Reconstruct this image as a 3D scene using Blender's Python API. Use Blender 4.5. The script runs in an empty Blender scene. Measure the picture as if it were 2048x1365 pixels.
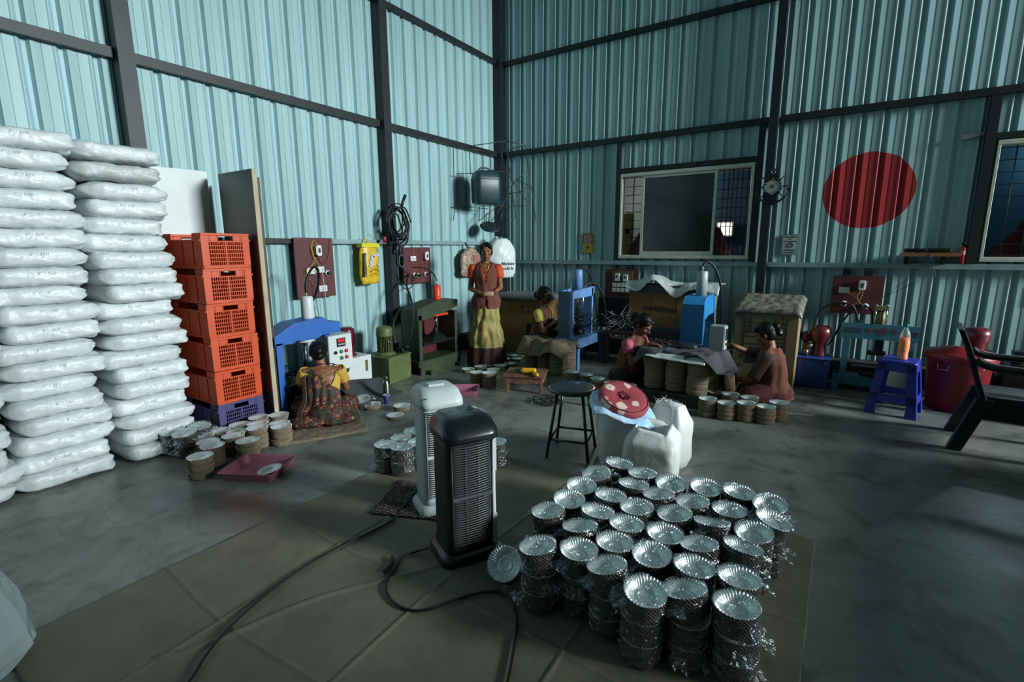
import bpy, bmesh, math, random
from mathutils import Vector, Matrix, Euler, noise
from math import sin, cos, pi, sqrt, radians, atan2

SC = bpy.context.scene
COL = SC.collection
PI = pi

# ---------------------------------------------------------------- camera
CH = 1.5
FPX = 990.8
PITCH, ROLL, YAW = radians(10.555), radians(-0.279), radians(33.468)
cam_d = bpy.data.cameras.new('camera')
cam = bpy.data.objects.new('camera', cam_d)
COL.objects.link(cam)
cam_d.sensor_width = 36.0
cam_d.sensor_fit = 'HORIZONTAL'
cam_d.lens = 36.0 * FPX / 2048.0
cam_d.clip_start = 0.05
_fw = Vector((-sin(YAW), cos(YAW), 0)); _rt = Vector((cos(YAW), sin(YAW), 0)); _up = Vector((0, 0, 1))
CF = _fw * cos(PITCH) - _up * sin(PITCH)
_u2 = _up * cos(PITCH) + _fw * sin(PITCH)
CR = _rt * cos(ROLL) + _u2 * sin(ROLL)
CU = -_rt * sin(ROLL) + _u2 * cos(ROLL)
CAMP = Vector((0, 0, CH))
m = Matrix((CR, CU, -CF)).transposed().to_4x4()
m.translation = CAMP
cam.matrix_world = m
SC.camera = cam

# ---------------------------------------------------------------- light and exposure
SC.view_settings.view_transform = 'Standard'
SC.view_settings.look = 'None'
SC.view_settings.gamma = 1.0
SC.view_settings.use_curve_mapping = False
SC.view_settings.exposure = 0.0
SC.cycles.max_bounces = 6
SC.cycles.diffuse_bounces = 3
SC.cycles.glossy_bounces = 3
SC.cycles.transparent_max_bounces = 16
SC.cycles.transmission_bounces = 4
SC.cycles.sample_clamp_indirect = 4.0
SC.cycles.caustics_reflective = False
SC.cycles.caustics_refractive = False
W = bpy.data.worlds.new('sky'); SC.world = W; W.use_nodes = True
W.node_tree.nodes['Background'].inputs[0].default_value = (0.60, 0.80, 0.86, 1)
W.node_tree.nodes['Background'].inputs[1].default_value = 0.03

def area_light(name, loc, target, sx, sy, power, color):
    d = bpy.data.lights.new(name, 'AREA'); d.shape = 'RECTANGLE'; d.size = sx; d.size_y = sy
    d.energy = power; d.color = color
    o = bpy.data.objects.new(name, d); COL.objects.link(o)
    o.location = loc
    o.rotation_euler = (Vector(target) - Vector(loc)).to_track_quat('-Z', 'Y').to_euler()
    return o
# daylight through the big roller door in the right hand side of the shed
area_light('door_daylight', (13.0, 5.45, 5.0), (-4.0, 3.8, 1.2), 3.0, 2.6, 3500, (0.90, 0.985, 1.0))
# daylight through the open front of the shed, behind the photographer
area_light('front_daylight', (-1.5, -4.6, 3.6), (-3.0, 4.0, 1.2), 5.0, 2.0, 2.5, (0.66, 0.93, 1.0))

XL = -4.743      # left wall plane
YF = 6.8         # far wall plane
def ray(px, py): return CF + CR * ((px - 1024) / FPX) - CU * ((py - 682.5) / FPX)
def FL(px, py, z=0.0):
    d = ray(px, py); return CAMP + d * ((z - CH) / d.z)
def WL(px, py, X=XL):
    d = ray(px, py); return CAMP + d * (X / d.x)
def WR(px, py, Y=YF):
    d = ray(px, py); return CAMP + d * (Y / d.y)

# ---------------------------------------------------------------- materials
def lin(c):
    if isinstance(c, str):
        c = tuple(int(c[i:i + 2], 16) / 255 for i in (0, 2, 4))
    return tuple(((v / 12.92) if v <= 0.04045 else ((v + 0.055) / 1.055) ** 2.4) for v in c)
_mc = {}
def mat(name, col='808080', rough=0.6, metal=0.0, var=None, vscale=6.0, vcol=None, bump=0.0, bscale=40.0, spec=0.5,
        stretch=(1, 1, 1), trans=0.0, alpha=1.0, emit=0.0, coat=0.0):
    if name in _mc: return _mc[name]
    M = bpy.data.materials.new(name); M.use_nodes = True
    nt = M.node_tree; b = nt.nodes['Principled BSDF']
    c = lin(col)
    b.inputs['Base Color'].default_value = (*c, 1)
    b.inputs['Roughness'].default_value = rough
    b.inputs['Metallic'].default_value = metal
    b.inputs['Specular IOR Level'].default_value = spec
    b.inputs['Transmission Weight'].default_value = trans
    b.inputs['Alpha'].default_value = alpha
    b.inputs['Coat Weight'].default_value = coat
    if emit:
        b.inputs['Emission Color'].default_value = (*c, 1); b.inputs['Emission Strength'].default_value = emit
    if var or bump:
        tc = nt.nodes.new('ShaderNodeTexCoord'); mp = nt.nodes.new('ShaderNodeMapping')
        mp.inputs['Scale'].default_value = stretch
        nt.links.new(tc.outputs['Object'], mp.inputs['Vector'])
    if var:
        n = nt.nodes.new('ShaderNodeTexNoise'); n.inputs['Scale'].default_value = vscale; n.inputs['Detail'].default_value = 6
        n.inputs['Roughness'].default_value = 0.65
        nt.links.new(mp.outputs[0], n.inputs['Vector'])
        r = nt.nodes.new('ShaderNodeValToRGB')
        r.color_ramp.elements[0].position = 0.3; r.color_ramp.elements[1].position = 0.7
        c2 = lin(vcol) if vcol else tuple(v * (1 - var) for v in c)
        c1 = tuple(min(1, v * (1 + var * 0.4)) for v in c)
        r.color_ramp.elements[0].color = (*c2, 1); r.color_ramp.elements[1].color = (*c1, 1)
        nt.links.new(n.outputs['Fac'], r.inputs['Fac']); nt.links.new(r.outputs['Color'], b.inputs['Base Color'])
    if bump:
        n2 = nt.nodes.new('ShaderNodeTexNoise'); n2.inputs['Scale'].default_value = bscale; n2.inputs['Detail'].default_value = 5
        nt.links.new(mp.outputs[0], n2.inputs['Vector'])
        bp = nt.nodes.new('ShaderNodeBump'); bp.inputs['Strength'].default_value = bump; bp.inputs['Distance'].default_value = 0.01
        nt.links.new(n2.outputs['Fac'], bp.inputs['Height']); nt.links.new(bp.outputs['Normal'], b.inputs['Normal'])
    _mc[name] = M
    return M

# ---------------------------------------------------------------- mesh builder
class G:
    def __init__(s): s.bm = bmesh.new(); s.mi = 0
    def face(s, vs, smooth=False):
        try:
            f = s.bm.faces.new(vs); f.smooth = smooth; f.material_index = s.mi; return f
        except ValueError: return None
    def box(s, c, d, rot=None):
        c = Vector(c); R = Euler(rot).to_matrix() if rot else Matrix.Identity(3)
        v = [s.bm.verts.new(c + R @ Vector((sx * d[0] / 2, sy * d[1] / 2, sz * d[2] / 2))) for sx in (-1, 1) for sy in (-1, 1) for sz in (-1, 1)]
        for q in ((0, 1, 3, 2), (4, 6, 7, 5), (0, 4, 5, 1), (2, 3, 7, 6), (0, 2, 6, 4), (1, 5, 7, 3)): s.face([v[i] for i in q])
        return s
    def bb(s, x0, x1, y0, y1, z0, z1):
        return s.box(((x0 + x1) / 2, (y0 + y1) / 2, (z0 + z1) / 2), (abs(x1 - x0), abs(y1 - y0), abs(z1 - z0)))
    def loft(s, rings, cap=True, closed=True, smooth=True, capsmooth=False):
        R = [[s.bm.verts.new(p) for p in r] for r in rings]
        n = len(R[0])
        for a, b in zip(R[:-1], R[1:]):
            for i in range(n if closed else n - 1):
                s.face([a[i], a[(i + 1) % n], b[(i + 1) % n], b[i]], smooth)
        if cap and closed:
            s.face(list(reversed(R[0])), capsmooth); s.face(R[-1], capsmooth)
        return R
    def _frame(s, d):
        d = d.normalized(); a = Vector((0, 0, 1)) if abs(d.z) < 0.9 else Vector((1, 0, 0))
        u = d.cross(a).normalized(); return u, d.cross(u).normalized()
    def cyl(s, p0, p1, r0, r1=None, n=20, smooth=True, cap=True):
        r1 = r0 if r1 is None else r1; p0 = Vector(p0); p1 = Vector(p1); u, v = s._frame(p1 - p0)
        s.loft([[p + (u * cos(t) + v * sin(t)) * r for t in [2 * PI * i / n for i in range(n)]] for p, r in ((p0, r0), (p1, r1))], cap=cap, smooth=smooth)
        return s
    def lathe(s, prof, c=(0, 0, 0), n=28, cap=True, smooth=True, M=None):
        c = Vector(c); rings = []
        for r, z in prof:
            rr = []
            for i in range(n):
                t = 2 * PI * i / n; p = Vector((r * cos(t), r * sin(t), z))
                if M: p = M @ p
                rr.append(c + p)
            rings.append(rr)
        s.loft(rings, cap=cap, smooth=smooth); return s
    def tube(s, pts, r, n=8, cap=True, smoothpath=0):
        P = [Vector(p) for p in pts]
        for _ in range(smoothpath):
            Q = [P[0]]
            for a, b in zip(P[:-1], P[1:]): Q += [a * .75 + b * .25, a * .25 + b * .75]
            P = Q + [P[-1]]
        rr = r if isinstance(r, (list, tuple)) else None
        rings = []; u = None
        for i, p in enumerate(P):
            d = (P[min(i + 1, len(P) - 1)] - P[max(i - 1, 0)])
            if d.length < 1e-7: d = Vector((0, 0, 1))
            d.normalize()
            if u is None: u, v = s._frame(d)
            else:
                u = (u - d * u.dot(d));
                u = u.normalized() if u.length > 1e-6 else s._frame(d)[0]
                v = d.cross(u)
            q = rr[min(len(rr) - 1, int(i * len(rr) / len(P)))] if rr else r
            rings.append([p + (u * cos(2 * PI * k / n) + v * sin(2 * PI * k / n)) * q for k in range(n)])
        s.loft(rings, cap=cap); return s
    def cap(s, p0, p1, r0, r1=None, n=14, m=4):
        "tapered capsule with round ends"
        r1 = r0 if r1 is None else r1; p0 = Vector(p0); p1 = Vector(p1)
        ax = p1 - p0
        if ax.length < 1e-6: ax = Vector((0, 0, 1e-4))
        d = ax.normalized(); u, v = s._frame(ax); rings = []
        for k in range(1, m + 1):
            a = -PI / 2 + PI / 2 * k / m; rings.append((p0 + d * (r0 * sin(a)), r0 * cos(a)))
        for k in range(0, m):
            a = PI / 2 * k / m; rings.append((p1 + d * (r1 * sin(a)), r1 * cos(a)))
        s.loft([[p + (u * cos(2 * PI * i / n) + v * sin(2 * PI * i / n)) * r for i in range(n)] for p, r in rings], capsmooth=True)
        return s
    def ell(s, c, r, rot=None, n=18, m=10):
        c = Vector(c); R = Euler(rot).to_matrix() if rot else Matrix.Identity(3); rings = []
        for k in range(1, m):
            a = -PI / 2 + PI * k / m
            rings.append([c + R @ Vector((r[0] * cos(a) * cos(t), r[1] * cos(a) * sin(t), r[2] * sin(a))) for t in [2 * PI * i / n for i in range(n)]])
        s.loft(rings, capsmooth=True); return s
    def prism(s, poly, axis, a, b):
        "poly 2D; axis 'x','y','z' extruded from a to b"
        def P(p, t):
            return Vector((t, p[0], p[1])) if axis == 'x' else Vector((p[0], t, p[1])) if axis == 'y' else Vector((p[0], p[1], t))
        A = [s.bm.verts.new(P(p, a)) for p in poly]; B = [s.bm.verts.new(P(p, b)) for p in poly]; n = len(poly)
        s.face(list(reversed(A))); s.face(B)
        for i in range(n): s.face([A[i], A[(i + 1) % n], B[(i + 1) % n], B[i]])
        return s
    def grid(s, f, nu, nv, smooth=True):
        V = [[s.bm.verts.new(f(i / nu, j / nv)) for j in range(nv + 1)] for i in range(nu + 1)]
        for i in range(nu):
            for j in range(nv): s.face([V[i][j], V[i + 1][j], V[i + 1][j + 1], V[i][j + 1]], smooth)
        return s
    def torus(s, c, R, r, M=None, n=28, k=8):
        c = Vector(c); rings = []
        for i in range(n + 1):
            t = 2 * PI * i / n
            ring = []
            for j in range(k):
                a = 2 * PI * j / k; p = Vector(((R + r * cos(a)) * cos(t), (R + r * cos(a)) * sin(t), r * sin(a)))
                if M: p = M @ p
                ring.append(c + p)
            rings.append(ring)
        s.loft(rings, cap=False); return s
    def obj(s, name, mats, parent=None, loc=None, rot=None, bevel=0, remesh=0, smooth=0, solid=0, subsurf=0, recalc=True):
        if recalc: bmesh.ops.recalc_face_normals(s.bm, faces=s.bm.faces)
        me = bpy.data.meshes.new(name); s.bm.to_mesh(me); s.bm.free()
        for M_ in (mats if isinstance(mats, (list, tuple)) else [mats]): me.materials.append(M_)
        o = bpy.data.objects.new(name, me); COL.objects.link(o)
        if parent: o.parent = parent
        if loc: o.location = loc
        if rot: o.rotation_euler = rot
        if solid:
            d = o.modifiers.new('solid', 'SOLIDIFY'); d.thickness = solid; d.offset = 0
        if remesh:
            d = o.modifiers.new('remesh', 'REMESH'); d.mode = 'VOXEL'; d.voxel_size = remesh; d.use_smooth_shade = True
            if smooth:
                d = o.modifiers.new('smooth', 'SMOOTH'); d.factor = 0.5; d.iterations = smooth
        if bevel:
            d = o.modifiers.new('bevel', 'BEVEL'); d.width = bevel; d.segments = 2; d.limit_method = 'ANGLE'; d.angle_limit = radians(40)
        if subsurf:
            d = o.modifiers.new('sub', 'SUBSURF'); d.levels = subsurf; d.render_levels = subsurf
        return o

def tag(o, label, cat, group=None, kind=None):
    if label: o['label'] = label
    if cat: o['category'] = cat
    if group: o['group'] = group
    if kind: o['kind'] = kind
    return o
def thing(name, label, cat, loc=(0, 0, 0), rz=0.0, group=None):
    o = bpy.data.objects.new(name, None); COL.objects.link(o)
    o.location = loc; o.rotation_euler = (0, 0, rz) if not isinstance(rz, (tuple, list)) else rz
    o.empty_display_size = 0.1
    return tag(o, label, cat, group)
def struct(o): o['kind'] = 'structure'; return o
def kids(o): return [c for c in bpy.data.objects if c.parent == o]
def dup(root, loc, rz=0.0, label=None, group=None, cat=None):
    def cp(o, par):
        c = o.copy(); COL.objects.link(c)
        if par: c.parent = par
        for k in _ch.get(o.name, []): cp(k, c)
        return c
    _ch = {}
    def rec(o):
        _ch[o.name] = list(o.children)
        for k in o.children: rec(k)
    rec(root)
    r = cp(root, None); r.location = loc
    r.rotation_euler = (0, 0, rz) if not isinstance(rz, (tuple, list)) else rz
    if label: r['label'] = label
    if group: r['group'] = group
    if cat: r['category'] = cat
    return r
def text(name, body, size, M_, parent, loc, rot, align='CENTER', ext=0.0006, bold=0.0, shear=0.0, sx=1.0):
    cu = bpy.data.curves.new(name, 'FONT'); cu.body = body; cu.size = size; cu.align_x = align; cu.align_y = 'CENTER'
    cu.extrude = ext; cu.offset = bold; cu.shear = shear; cu.resolution_u = 3
    t = bpy.data.objects.new(name, cu); COL.objects.link(t)
    dg = bpy.context.evaluated_depsgraph_get(); dg.update()
    me = bpy.data.meshes.new_from_object(t.evaluated_get(dg)); bpy.data.objects.remove(t); bpy.data.curves.remove(cu)
    me.materials.clear(); me.materials.append(M_)
    o = bpy.data.objects.new(name, me); COL.objects.link(o); o.parent = parent; o.location = loc; o.rotation_euler = rot
    o.scale = (sx, 1, 1)
    return o
RX = (PI / 2, 0, 0)                 # text on the far wall, facing the room
RL = (PI / 2, 0, PI / 2)            # text on something facing +X

# ---------------------------------------------------------------- structure
def sheet_mat(name, disc=None):
    M = bpy.data.materials.new(name); M.use_nodes = True; nt = M.node_tree; L = nt.links.new; b = nt.nodes['Principled BSDF']
    b.inputs['Roughness'].default_value = 0.52; b.inputs['Specular IOR Level'].default_value = 0.5
    tc = nt.nodes.new('ShaderNodeTexCoord'); mp = nt.nodes.new('ShaderNodeMapping'); mp.inputs['Scale'].default_value = (5, 5, 0.35)
    L(tc.outputs['Object'], mp.inputs['Vector'])
    n = nt.nodes.new('ShaderNodeTexNoise'); n.inputs['Scale'].default_value = 1.1; n.inputs['Detail'].default_value = 8; n.inputs['Roughness'].default_value = 0.7
    L(mp.outputs[0], n.inputs['Vector'])
    r = nt.nodes.new('ShaderNodeValToRGB'); r.color_ramp.elements[0].position = 0.28; r.color_ramp.elements[1].position = 0.72
    r.color_ramp.elements[0].color = (*lin('8cafb1'), 1); r.color_ramp.elements[1].color = (*lin('a9cdd0'), 1)
    L(n.outputs['Fac'], r.inputs['Fac'])
    # small specks and rust stains
    n2 = nt.nodes.new('ShaderNodeTexNoise'); n2.inputs['Scale'].default_value = 26; n2.inputs['Detail'].default_value = 3
    L(tc.outputs['Object'], n2.inputs['Vector'])
    r2 = nt.nodes.new('ShaderNodeValToRGB'); r2.color_ramp.elements[0].position = 0.24; r2.color_ramp.elements[1].position = 0.29
    r2.color_ramp.elements[0].color = (.45, .45, .45, 1); r2.color_ramp.elements[1].color = (1, 1, 1, 1)
    L(n2.outputs['Fac'], r2.inputs['Fac'])
    mx = nt.nodes.new('ShaderNodeMix'); mx.data_type = 'RGBA'; mx.blend_type = 'MULTIPLY'; mx.inputs[0].default_value = 0.6
    L(r.outputs[0], mx.inputs[6]); L(r2.outputs[0], mx.inputs[7])
    out = mx.outputs[2]
    if disc:
        cx, cz, rx, rz = disc
        sp = nt.nodes.new('ShaderNodeSeparateXYZ'); L(tc.outputs['Object'], sp.inputs[0])
        def mth(op, a, bb=None):
            q = nt.nodes.new('ShaderNodeMath'); q.operation = op
            for i, v in enumerate((a, bb)):
                if v is None: continue
                if isinstance(v, (int, float)): q.inputs[i].default_value = v
                else: L(v, q.inputs[i])
            return q.outputs[0]
        dx = mth('DIVIDE', mth('SUBTRACT', sp.outputs[0], cx), rx); dz = mth('DIVIDE', mth('SUBTRACT', sp.outputs[2], cz), rz)
        d = mth('ADD', mth('MULTIPLY', dx, dx), mth('MULTIPLY', dz, dz))
        n3 = nt.nodes.new('ShaderNodeTexNoise'); n3.inputs['Scale'].default_value = 7
        L(tc.outputs['Object'], n3.inputs['Vector'])
        d = mth('ADD', d, mth('MULTIPLY', n3.outputs['Fac'], 0.12))
        msk = mth('LESS_THAN', d, 1.06)
        m2 = nt.nodes.new('ShaderNodeMix'); m2.data_type = 'RGBA'; L(msk, m2.inputs[0]); L(out, m2.inputs[6])
        m2.inputs[7].default_value = (*lin('b03034'), 1); out = m2.outputs[2]
    L(out, b.inputs['Base Color'])
    return M
M_sheet = sheet_mat('painted_sheet')
M_sheet_d = sheet_mat('painted_sheet_with_red_disc', (0.145, 2.105, 0.415, 0.40))
M_steel = mat('dark_steel', '1f2628', 0.5, 0.2, var=0.4, vscale=9)
M_girtl = mat('pale_girt', '8aa5a8', 0.5, 0.1, var=0.25, vscale=7)
M_plinth = mat('dark_plinth', '2b2e2e', 0.9, var=0.5, vscale=5, bump=0.4)
M_roof = mat('roof_sheet', 'a3b5b5', 0.6)

PITCHM = 0.197
def prof(t, dens=1.0):
    """list of (t, protrusion into the room) for one pitch starting at t"""
    return [(t, 0.006), (t + 0.026, -0.027), (t + 0.048, -0.027), (t + 0.062, 0.0), (t + 0.064, 0.006), (t + 0.120, -0.004), (t + 0.124, 0.0), (t + 0.182, 0.0), (t + 0.191, 0.006)]  # raised lips added to the profile so the rib edges catch more light
def sheet_points(a, b, off=0.0):
    pts = []; t = a - ((a - off) % PITCHM) - PITCHM
    while t < b + PITCHM:
        pts += prof(t); t += PITCHM
    def val(x):
        for (p, q), (p2, q2) in zip(pts[:-1], pts[1:]):
            if p <= x <= p2: return q + (q2 - q) * (x - p) / max(1e-6, p2 - p)
        return 0
    out = [(a, val(a))] + [(p, q) for p, q in pts if a < p < b] + [(b, val(b))]
    return out
def make_sheet(name, a, b, z0, z1, place, M_, off=0.0, holes=()):
    g = G(); cuts = sorted({a, b} | {h[0] for h in holes} | {h[1] for h in holes})
    for s0, s1 in zip(cuts[:-1], cuts[1:]):
        zr = [(z0, z1)]
        for h in holes:
            if h[0] <= s0 + 1e-6 and h[1] >= s1 - 1e-6: zr = [(z0, h[2]), (h[3], z1)]
        pts = sheet_points(s0, s1, off)
        for za, zb in zr:
            lo = [g.bm.verts.new(place(t, d, za)) for t, d in pts]; hi = [g.bm.verts.new(place(t, d, zb)) for t, d in pts]
            for i in range(len(pts) - 1): g.face([lo[i], lo[i + 1], hi[i + 1], hi[i]])
    return struct(g.obj(name, M_, solid=0.0012, recalc=False))
ZT = 5.35
W1 = (-2.66, -0.98, 1.36, 2.50)     # x0 x1 z0 z1 sliding window
W2 = (1.13, 2.75, 1.35, 2.50)
make_sheet('wall_left', -5.2, YF, 0.24, ZT, lambda t, d, z: (XL + d, t, z), M_sheet, off=0.02)
make_sheet('wall_far', XL, 7.5, 0.24, ZT + 0.3, lambda t, d, z: (t, YF - d, z), M_sheet_d, off=0.012, holes=(W1, W2))
make_sheet('wall_right', -5.2, 1.6, 0.24, ZT + 0.3, lambda t, d, z: (7.5 - d, t, z), M_sheet)
g = G()
g.bb(7.46, 7.54, 1.6, 6.8, 5.3, ZT + 0.5)
struct(g.obj('wall_right', M_sheet))
make_sheet('wall_back', XL, 7.5, 2.8, ZT, lambda t, d, z: (t, -5.2 + d, z), M_sheet)

g = G(); g.bb(2.55, 2.65, -3.0, 2.15, 0, 2.9); struct(g.obj('wall_added_shade', mat('shade_wall_grey', '4a5254', .8)))  # unseen screen, added only to throw shade on the floor at right
g = G(); g.bb(2.55, 2.65, 2.15, 4.75, 0, 1.15); struct(g.obj('wall_added_shade_low', mat('shade_wall_grey', '4a5254', .8)))  # lower unseen screen, added to keep the door light off the right floor
# floor
def floor_mat():
    M = bpy.data.materials.new('worn_concrete'); M.use_nodes = True; nt = M.node_tree; L = nt.links.new; b = nt.nodes['Principled BSDF']
    tc = nt.nodes.new('ShaderNodeTexCoord')
    def noi(sc, det, ro, dist=0.0):
        n = nt.nodes.new('ShaderNodeTexNoise'); n.inputs['Scale'].default_value = sc; n.inputs['Detail'].default_value = det
        n.inputs['Roughness'].default_value = ro; n.inputs['Distortion'].default_value = dist
        L(tc.outputs['Object'], n.inputs['Vector']); return n
    def ramp(src, stops):
        r = nt.nodes.new('ShaderNodeValToRGB'); e = r.color_ramp.elements
        e[0].position, e[0].color = stops[0][0], (*lin(stops[0][1]), 1); e[1].position, e[1].color = stops[-1][0], (*lin(stops[-1][1]), 1)
        for p, c in stops[1:-1]:
            q = e.new(p); q.color = (*lin(c), 1)
        L(src, r.inputs['Fac']); return r.outputs[0]
    a = ramp(noi(0.9, 9, 0.62, 0.6).outputs['Fac'], [(0.28, '5a605d'), (0.48, '7c827d'), (0.72, '9a9f97')])
    s = ramp(noi(3.2, 10, 0.7, 0.9).outputs['Fac'], [(0.34, '9a9a98'), (0.5, 'e8e8e8'), (0.75, 'ffffff')])
    m1 = nt.nodes.new('ShaderNodeMix'); m1.data_type = 'RGBA'; m1.blend_type = 'MULTIPLY'; m1.inputs[0].default_value = 0.9
    L(a, m1.inputs[6]); L(s, m1.inputs[7])
    # fine cracks
    v = nt.nodes.new('ShaderNodeTexVoronoi'); v.feature = 'DISTANCE_TO_EDGE'; v.inputs['Scale'].default_value = 0.45
    wn = noi(2.4, 6, 0.6); mp = nt.nodes.new('ShaderNodeMix'); mp.data_type = 'RGBA'; mp.blend_type = 'ADD'; mp.inputs[0].default_value = 0.6
    L(tc.outputs['Object'], mp.inputs[6]); L(wn.outputs['Color'], mp.inputs[7]); L(mp.outputs[2], v.inputs['Vector'])
    cr = ramp(v.outputs['Distance'], [(0.0, '555555'), (0.006, 'ffffff'), (0.02, 'ffffff')])
    m2 = nt.nodes.new('ShaderNodeMix'); m2.data_type = 'RGBA'; m2.blend_type = 'MULTIPLY'; m2.inputs[0].default_value = 0.35
    L(m1.outputs[2], m2.inputs[6]); L(cr, m2.inputs[7]); L(m2.outputs[2], b.inputs['Base Color'])
    rr = nt.nodes.new('ShaderNodeMapRange'); rr.inputs[3].default_value = 0.24; rr.inputs[4].default_value = 0.55
    L(noi(2.0, 8, 0.7).outputs['Fac'], rr.inputs[0]); L(rr.outputs[0], b.inputs['Roughness'])
    bp = nt.nodes.new('ShaderNodeBump'); bp.inputs['Strength'].default_value = 0.25; bp.inputs['Distance'].default_value = 0.01
    L(noi(5, 9, 0.7).outputs['Fac'], bp.inputs['Height']); L(bp.outputs[0], b.inputs['Normal'])
    return M
M_floor = floor_mat()
g = G(); g.bb(XL - 0.3, 9.5, -5.4, 11.2, -0.1, 0.0)
struct(g.obj('floor', M_floor))
g = G(); g.grid(lambda u, v: Vector((XL - 0.3 + u * 13, -5.4 + v * 12.6, ZT + 0.12 + 0.35 * u)), 2, 2, smooth=False)
struct(g.obj('ceiling', M_roof, solid=0.02))
# low brick plinth under the sheets
g = G(); g.bb(XL - 0.08, XL + 0.10, -5.2, YF + .1, 0, 0.235)
struct(g.obj('baseboard_left', M_plinth))
g = G(); g.bb(XL + 0.10, 7.5, YF - 0.2, YF + 0.1, 0, 0.235)
struct(g.obj('baseboard_far', M_plinth))
_tn = [0]
def trim(g, M_):
    _tn[0] += 1
    return struct(g.obj('trim_%d' % _tn[0], M_))
# columns: a pair of hollow sections
for (y, wd) in ((1.78, 0.11), (4.36, 0.11)):
    g = G(); g.bb(XL + 0.005, XL + 0.13, y - wd / 2, y + wd / 2, 0.0, ZT); trim(g, M_steel)
g = G(); g.bb(XL + 0.005, XL + 0.14, YF - 0.125, YF - 0.005, 0.0, ZT + .1); trim(g, M_steel)
g = G(); g.bb(-0.86, -0.77, YF - 0.15, YF - 0.03, 0.0, ZT + .1); trim(g, M_steel)
g = G(); g.bb(3.2, 3.31, YF - 0.15, YF - 0.03, 0.0, ZT + .1); trim(g, M_steel)
# girts on the left wall
for (z, h, M_, segs) in ((2.95, 0.075, M_steel, ((-5.2, 1.72), (1.84, 4.30), (4.42, 6.68))), (4.285, 0.06, M_steel, ((-5.2, 1.72), (1.84, 4.30), (4.42, 6.68))),
                         (1.588, 0.05, M_girtl, ((-5.2, 1.72), (1.84, 2.31), (3.10, 4.30), (4.42, 6.68)))):
    for a, b in segs:
        g = G(); g.bb(XL + 0.005, XL + 0.065, a, b, z - h / 2, z + h / 2); trim(g, M_)
g = G(); g.bb(XL + 0.005, XL + 0.065, 2.31, 3.10, 1.563, 1.613); trim(g, M_steel)
# girts on the far wall
for (z, h, M_, segs) in ((2.95, 0.07, M_steel, ((XL + .15, -0.87), (-0.76, 3.2))), (4.255, 0.06, M_steel, ((XL + .15, -0.87), (-0.76, 3.2))),
                         (1.30, 0.055, M_girtl, ((XL + .15, -0.87), (-0.76, 3.2)))):
    for a, b in segs:
        g = G(); g.bb(a, b, YF - 0.065, YF - 0.006, z - h / 2, z + h / 2); trim(g, M_)
# jambs round the windows
g = G(); g.bb(-2.72, -2.67, YF - .06, YF - .006, 1.33, 2.91); trim(g, M_steel)
g = G(); g.bb(-0.97, -0.90, YF - .06, YF - .006, 1.33, 2.91); trim(g, M_steel)
g = G(); g.bb(-2.72, -0.90, YF - .05, YF - .006, 2.51, 2.57); trim(g, M_steel)
g = G(); g.bb(1.03, 1.11, YF - .07, YF - .006, 1.33, 2.91); trim(g, M_steel)
g = G(); g.bb(1.03, 3.2, YF - .05, YF - .006, 2.51, 2.57); trim(g, M_steel)
# eave beams and the roof purlins right at the top
g = G(); g.bb(XL, XL + 0.16, -5.2, YF, ZT - 0.04, ZT + 0.1); trim(g, M_steel)
g = G(); g.bb(XL, 7.5, YF - 0.16, YF, ZT + 0.0, ZT + 0.1); trim(g, M_steel)

M_alu = mat('window_aluminium', 'd2d6c6', 0.45, 0.3, var=0.2, vscale=12)
M_glass = mat('dark_glass', '2a3230', 0.10, 0.0, spec=0.5)
M_grille = mat('grille_steel', '15232e', 0.5, 0.3)
def window(name, x0, x1, z0, z1, panes, bars_v):
    w = thing(name, None, None, ((x0 + x1) / 2, YF, z0)); struct(w)
    cx = (x0 + x1) / 2
    g = G(); t = 0.045; hw = (x1 - x0) / 2; H = z1 - z0
    for a, b, c, d in ((-hw, hw, 0, t), (-hw, hw, H - t, H), (-hw, -hw + t * .6, t, H - t), (hw - t * .8, hw, t, H - t)):
        g.bb(a, b, -0.055, 0.05, c, d)
    g.obj('window_frame', M_alu, w, bevel=0.004)
    for (a, b) in panes:
        g = G()
        for p in ((a - cx, a - cx + 0.035), (b - cx - 0.035, b - cx)): g.bb(p[0], p[1], -0.035, 0.0, t, H - t)
        g.bb(a - cx + .035, b - cx - .035, -0.035, 0, t, t + 0.05); g.bb(a - cx + .035, b - cx - .035, -0.035, 0, H - t - 0.035, H - t)
        s_ = g.obj('sash', M_alu, w, bevel=0.003)
        g = G(); g.bb(a - cx + .035, b - cx - .035, -0.02, -0.014, t + 0.05, H - t - 0.035); g.obj('pane', M_glass, s_)
    if bars_v:
        g = G(); n = int((H - 0.1) / 0.115)
        for i in range(n + 1):
            z = 0.06 + i * 0.115; g.cyl((-hw + 0.03, 0.1, z), (hw - 0.03, 0.1, z), 0.005, n=6)
        for bx in bars_v: g.cyl((bx - cx, 0.1, 0.03), (bx - cx, 0.1, H - 0.03), 0.006, n=6)
        g.obj('grille', M_grille, w)
    return w
window('window_1', *W1, panes=[(-2.36, -1.40)], bars_v=[-2.52, -2.30, -1.35, -1.29, -1.24, -1.19, -1.13, -1.07])
window('window_2', *W2, panes=[], bars_v=[1.3, 1.45, 1.62, 1.8, 1.97, 2.15, 2.32, 2.5])
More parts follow.
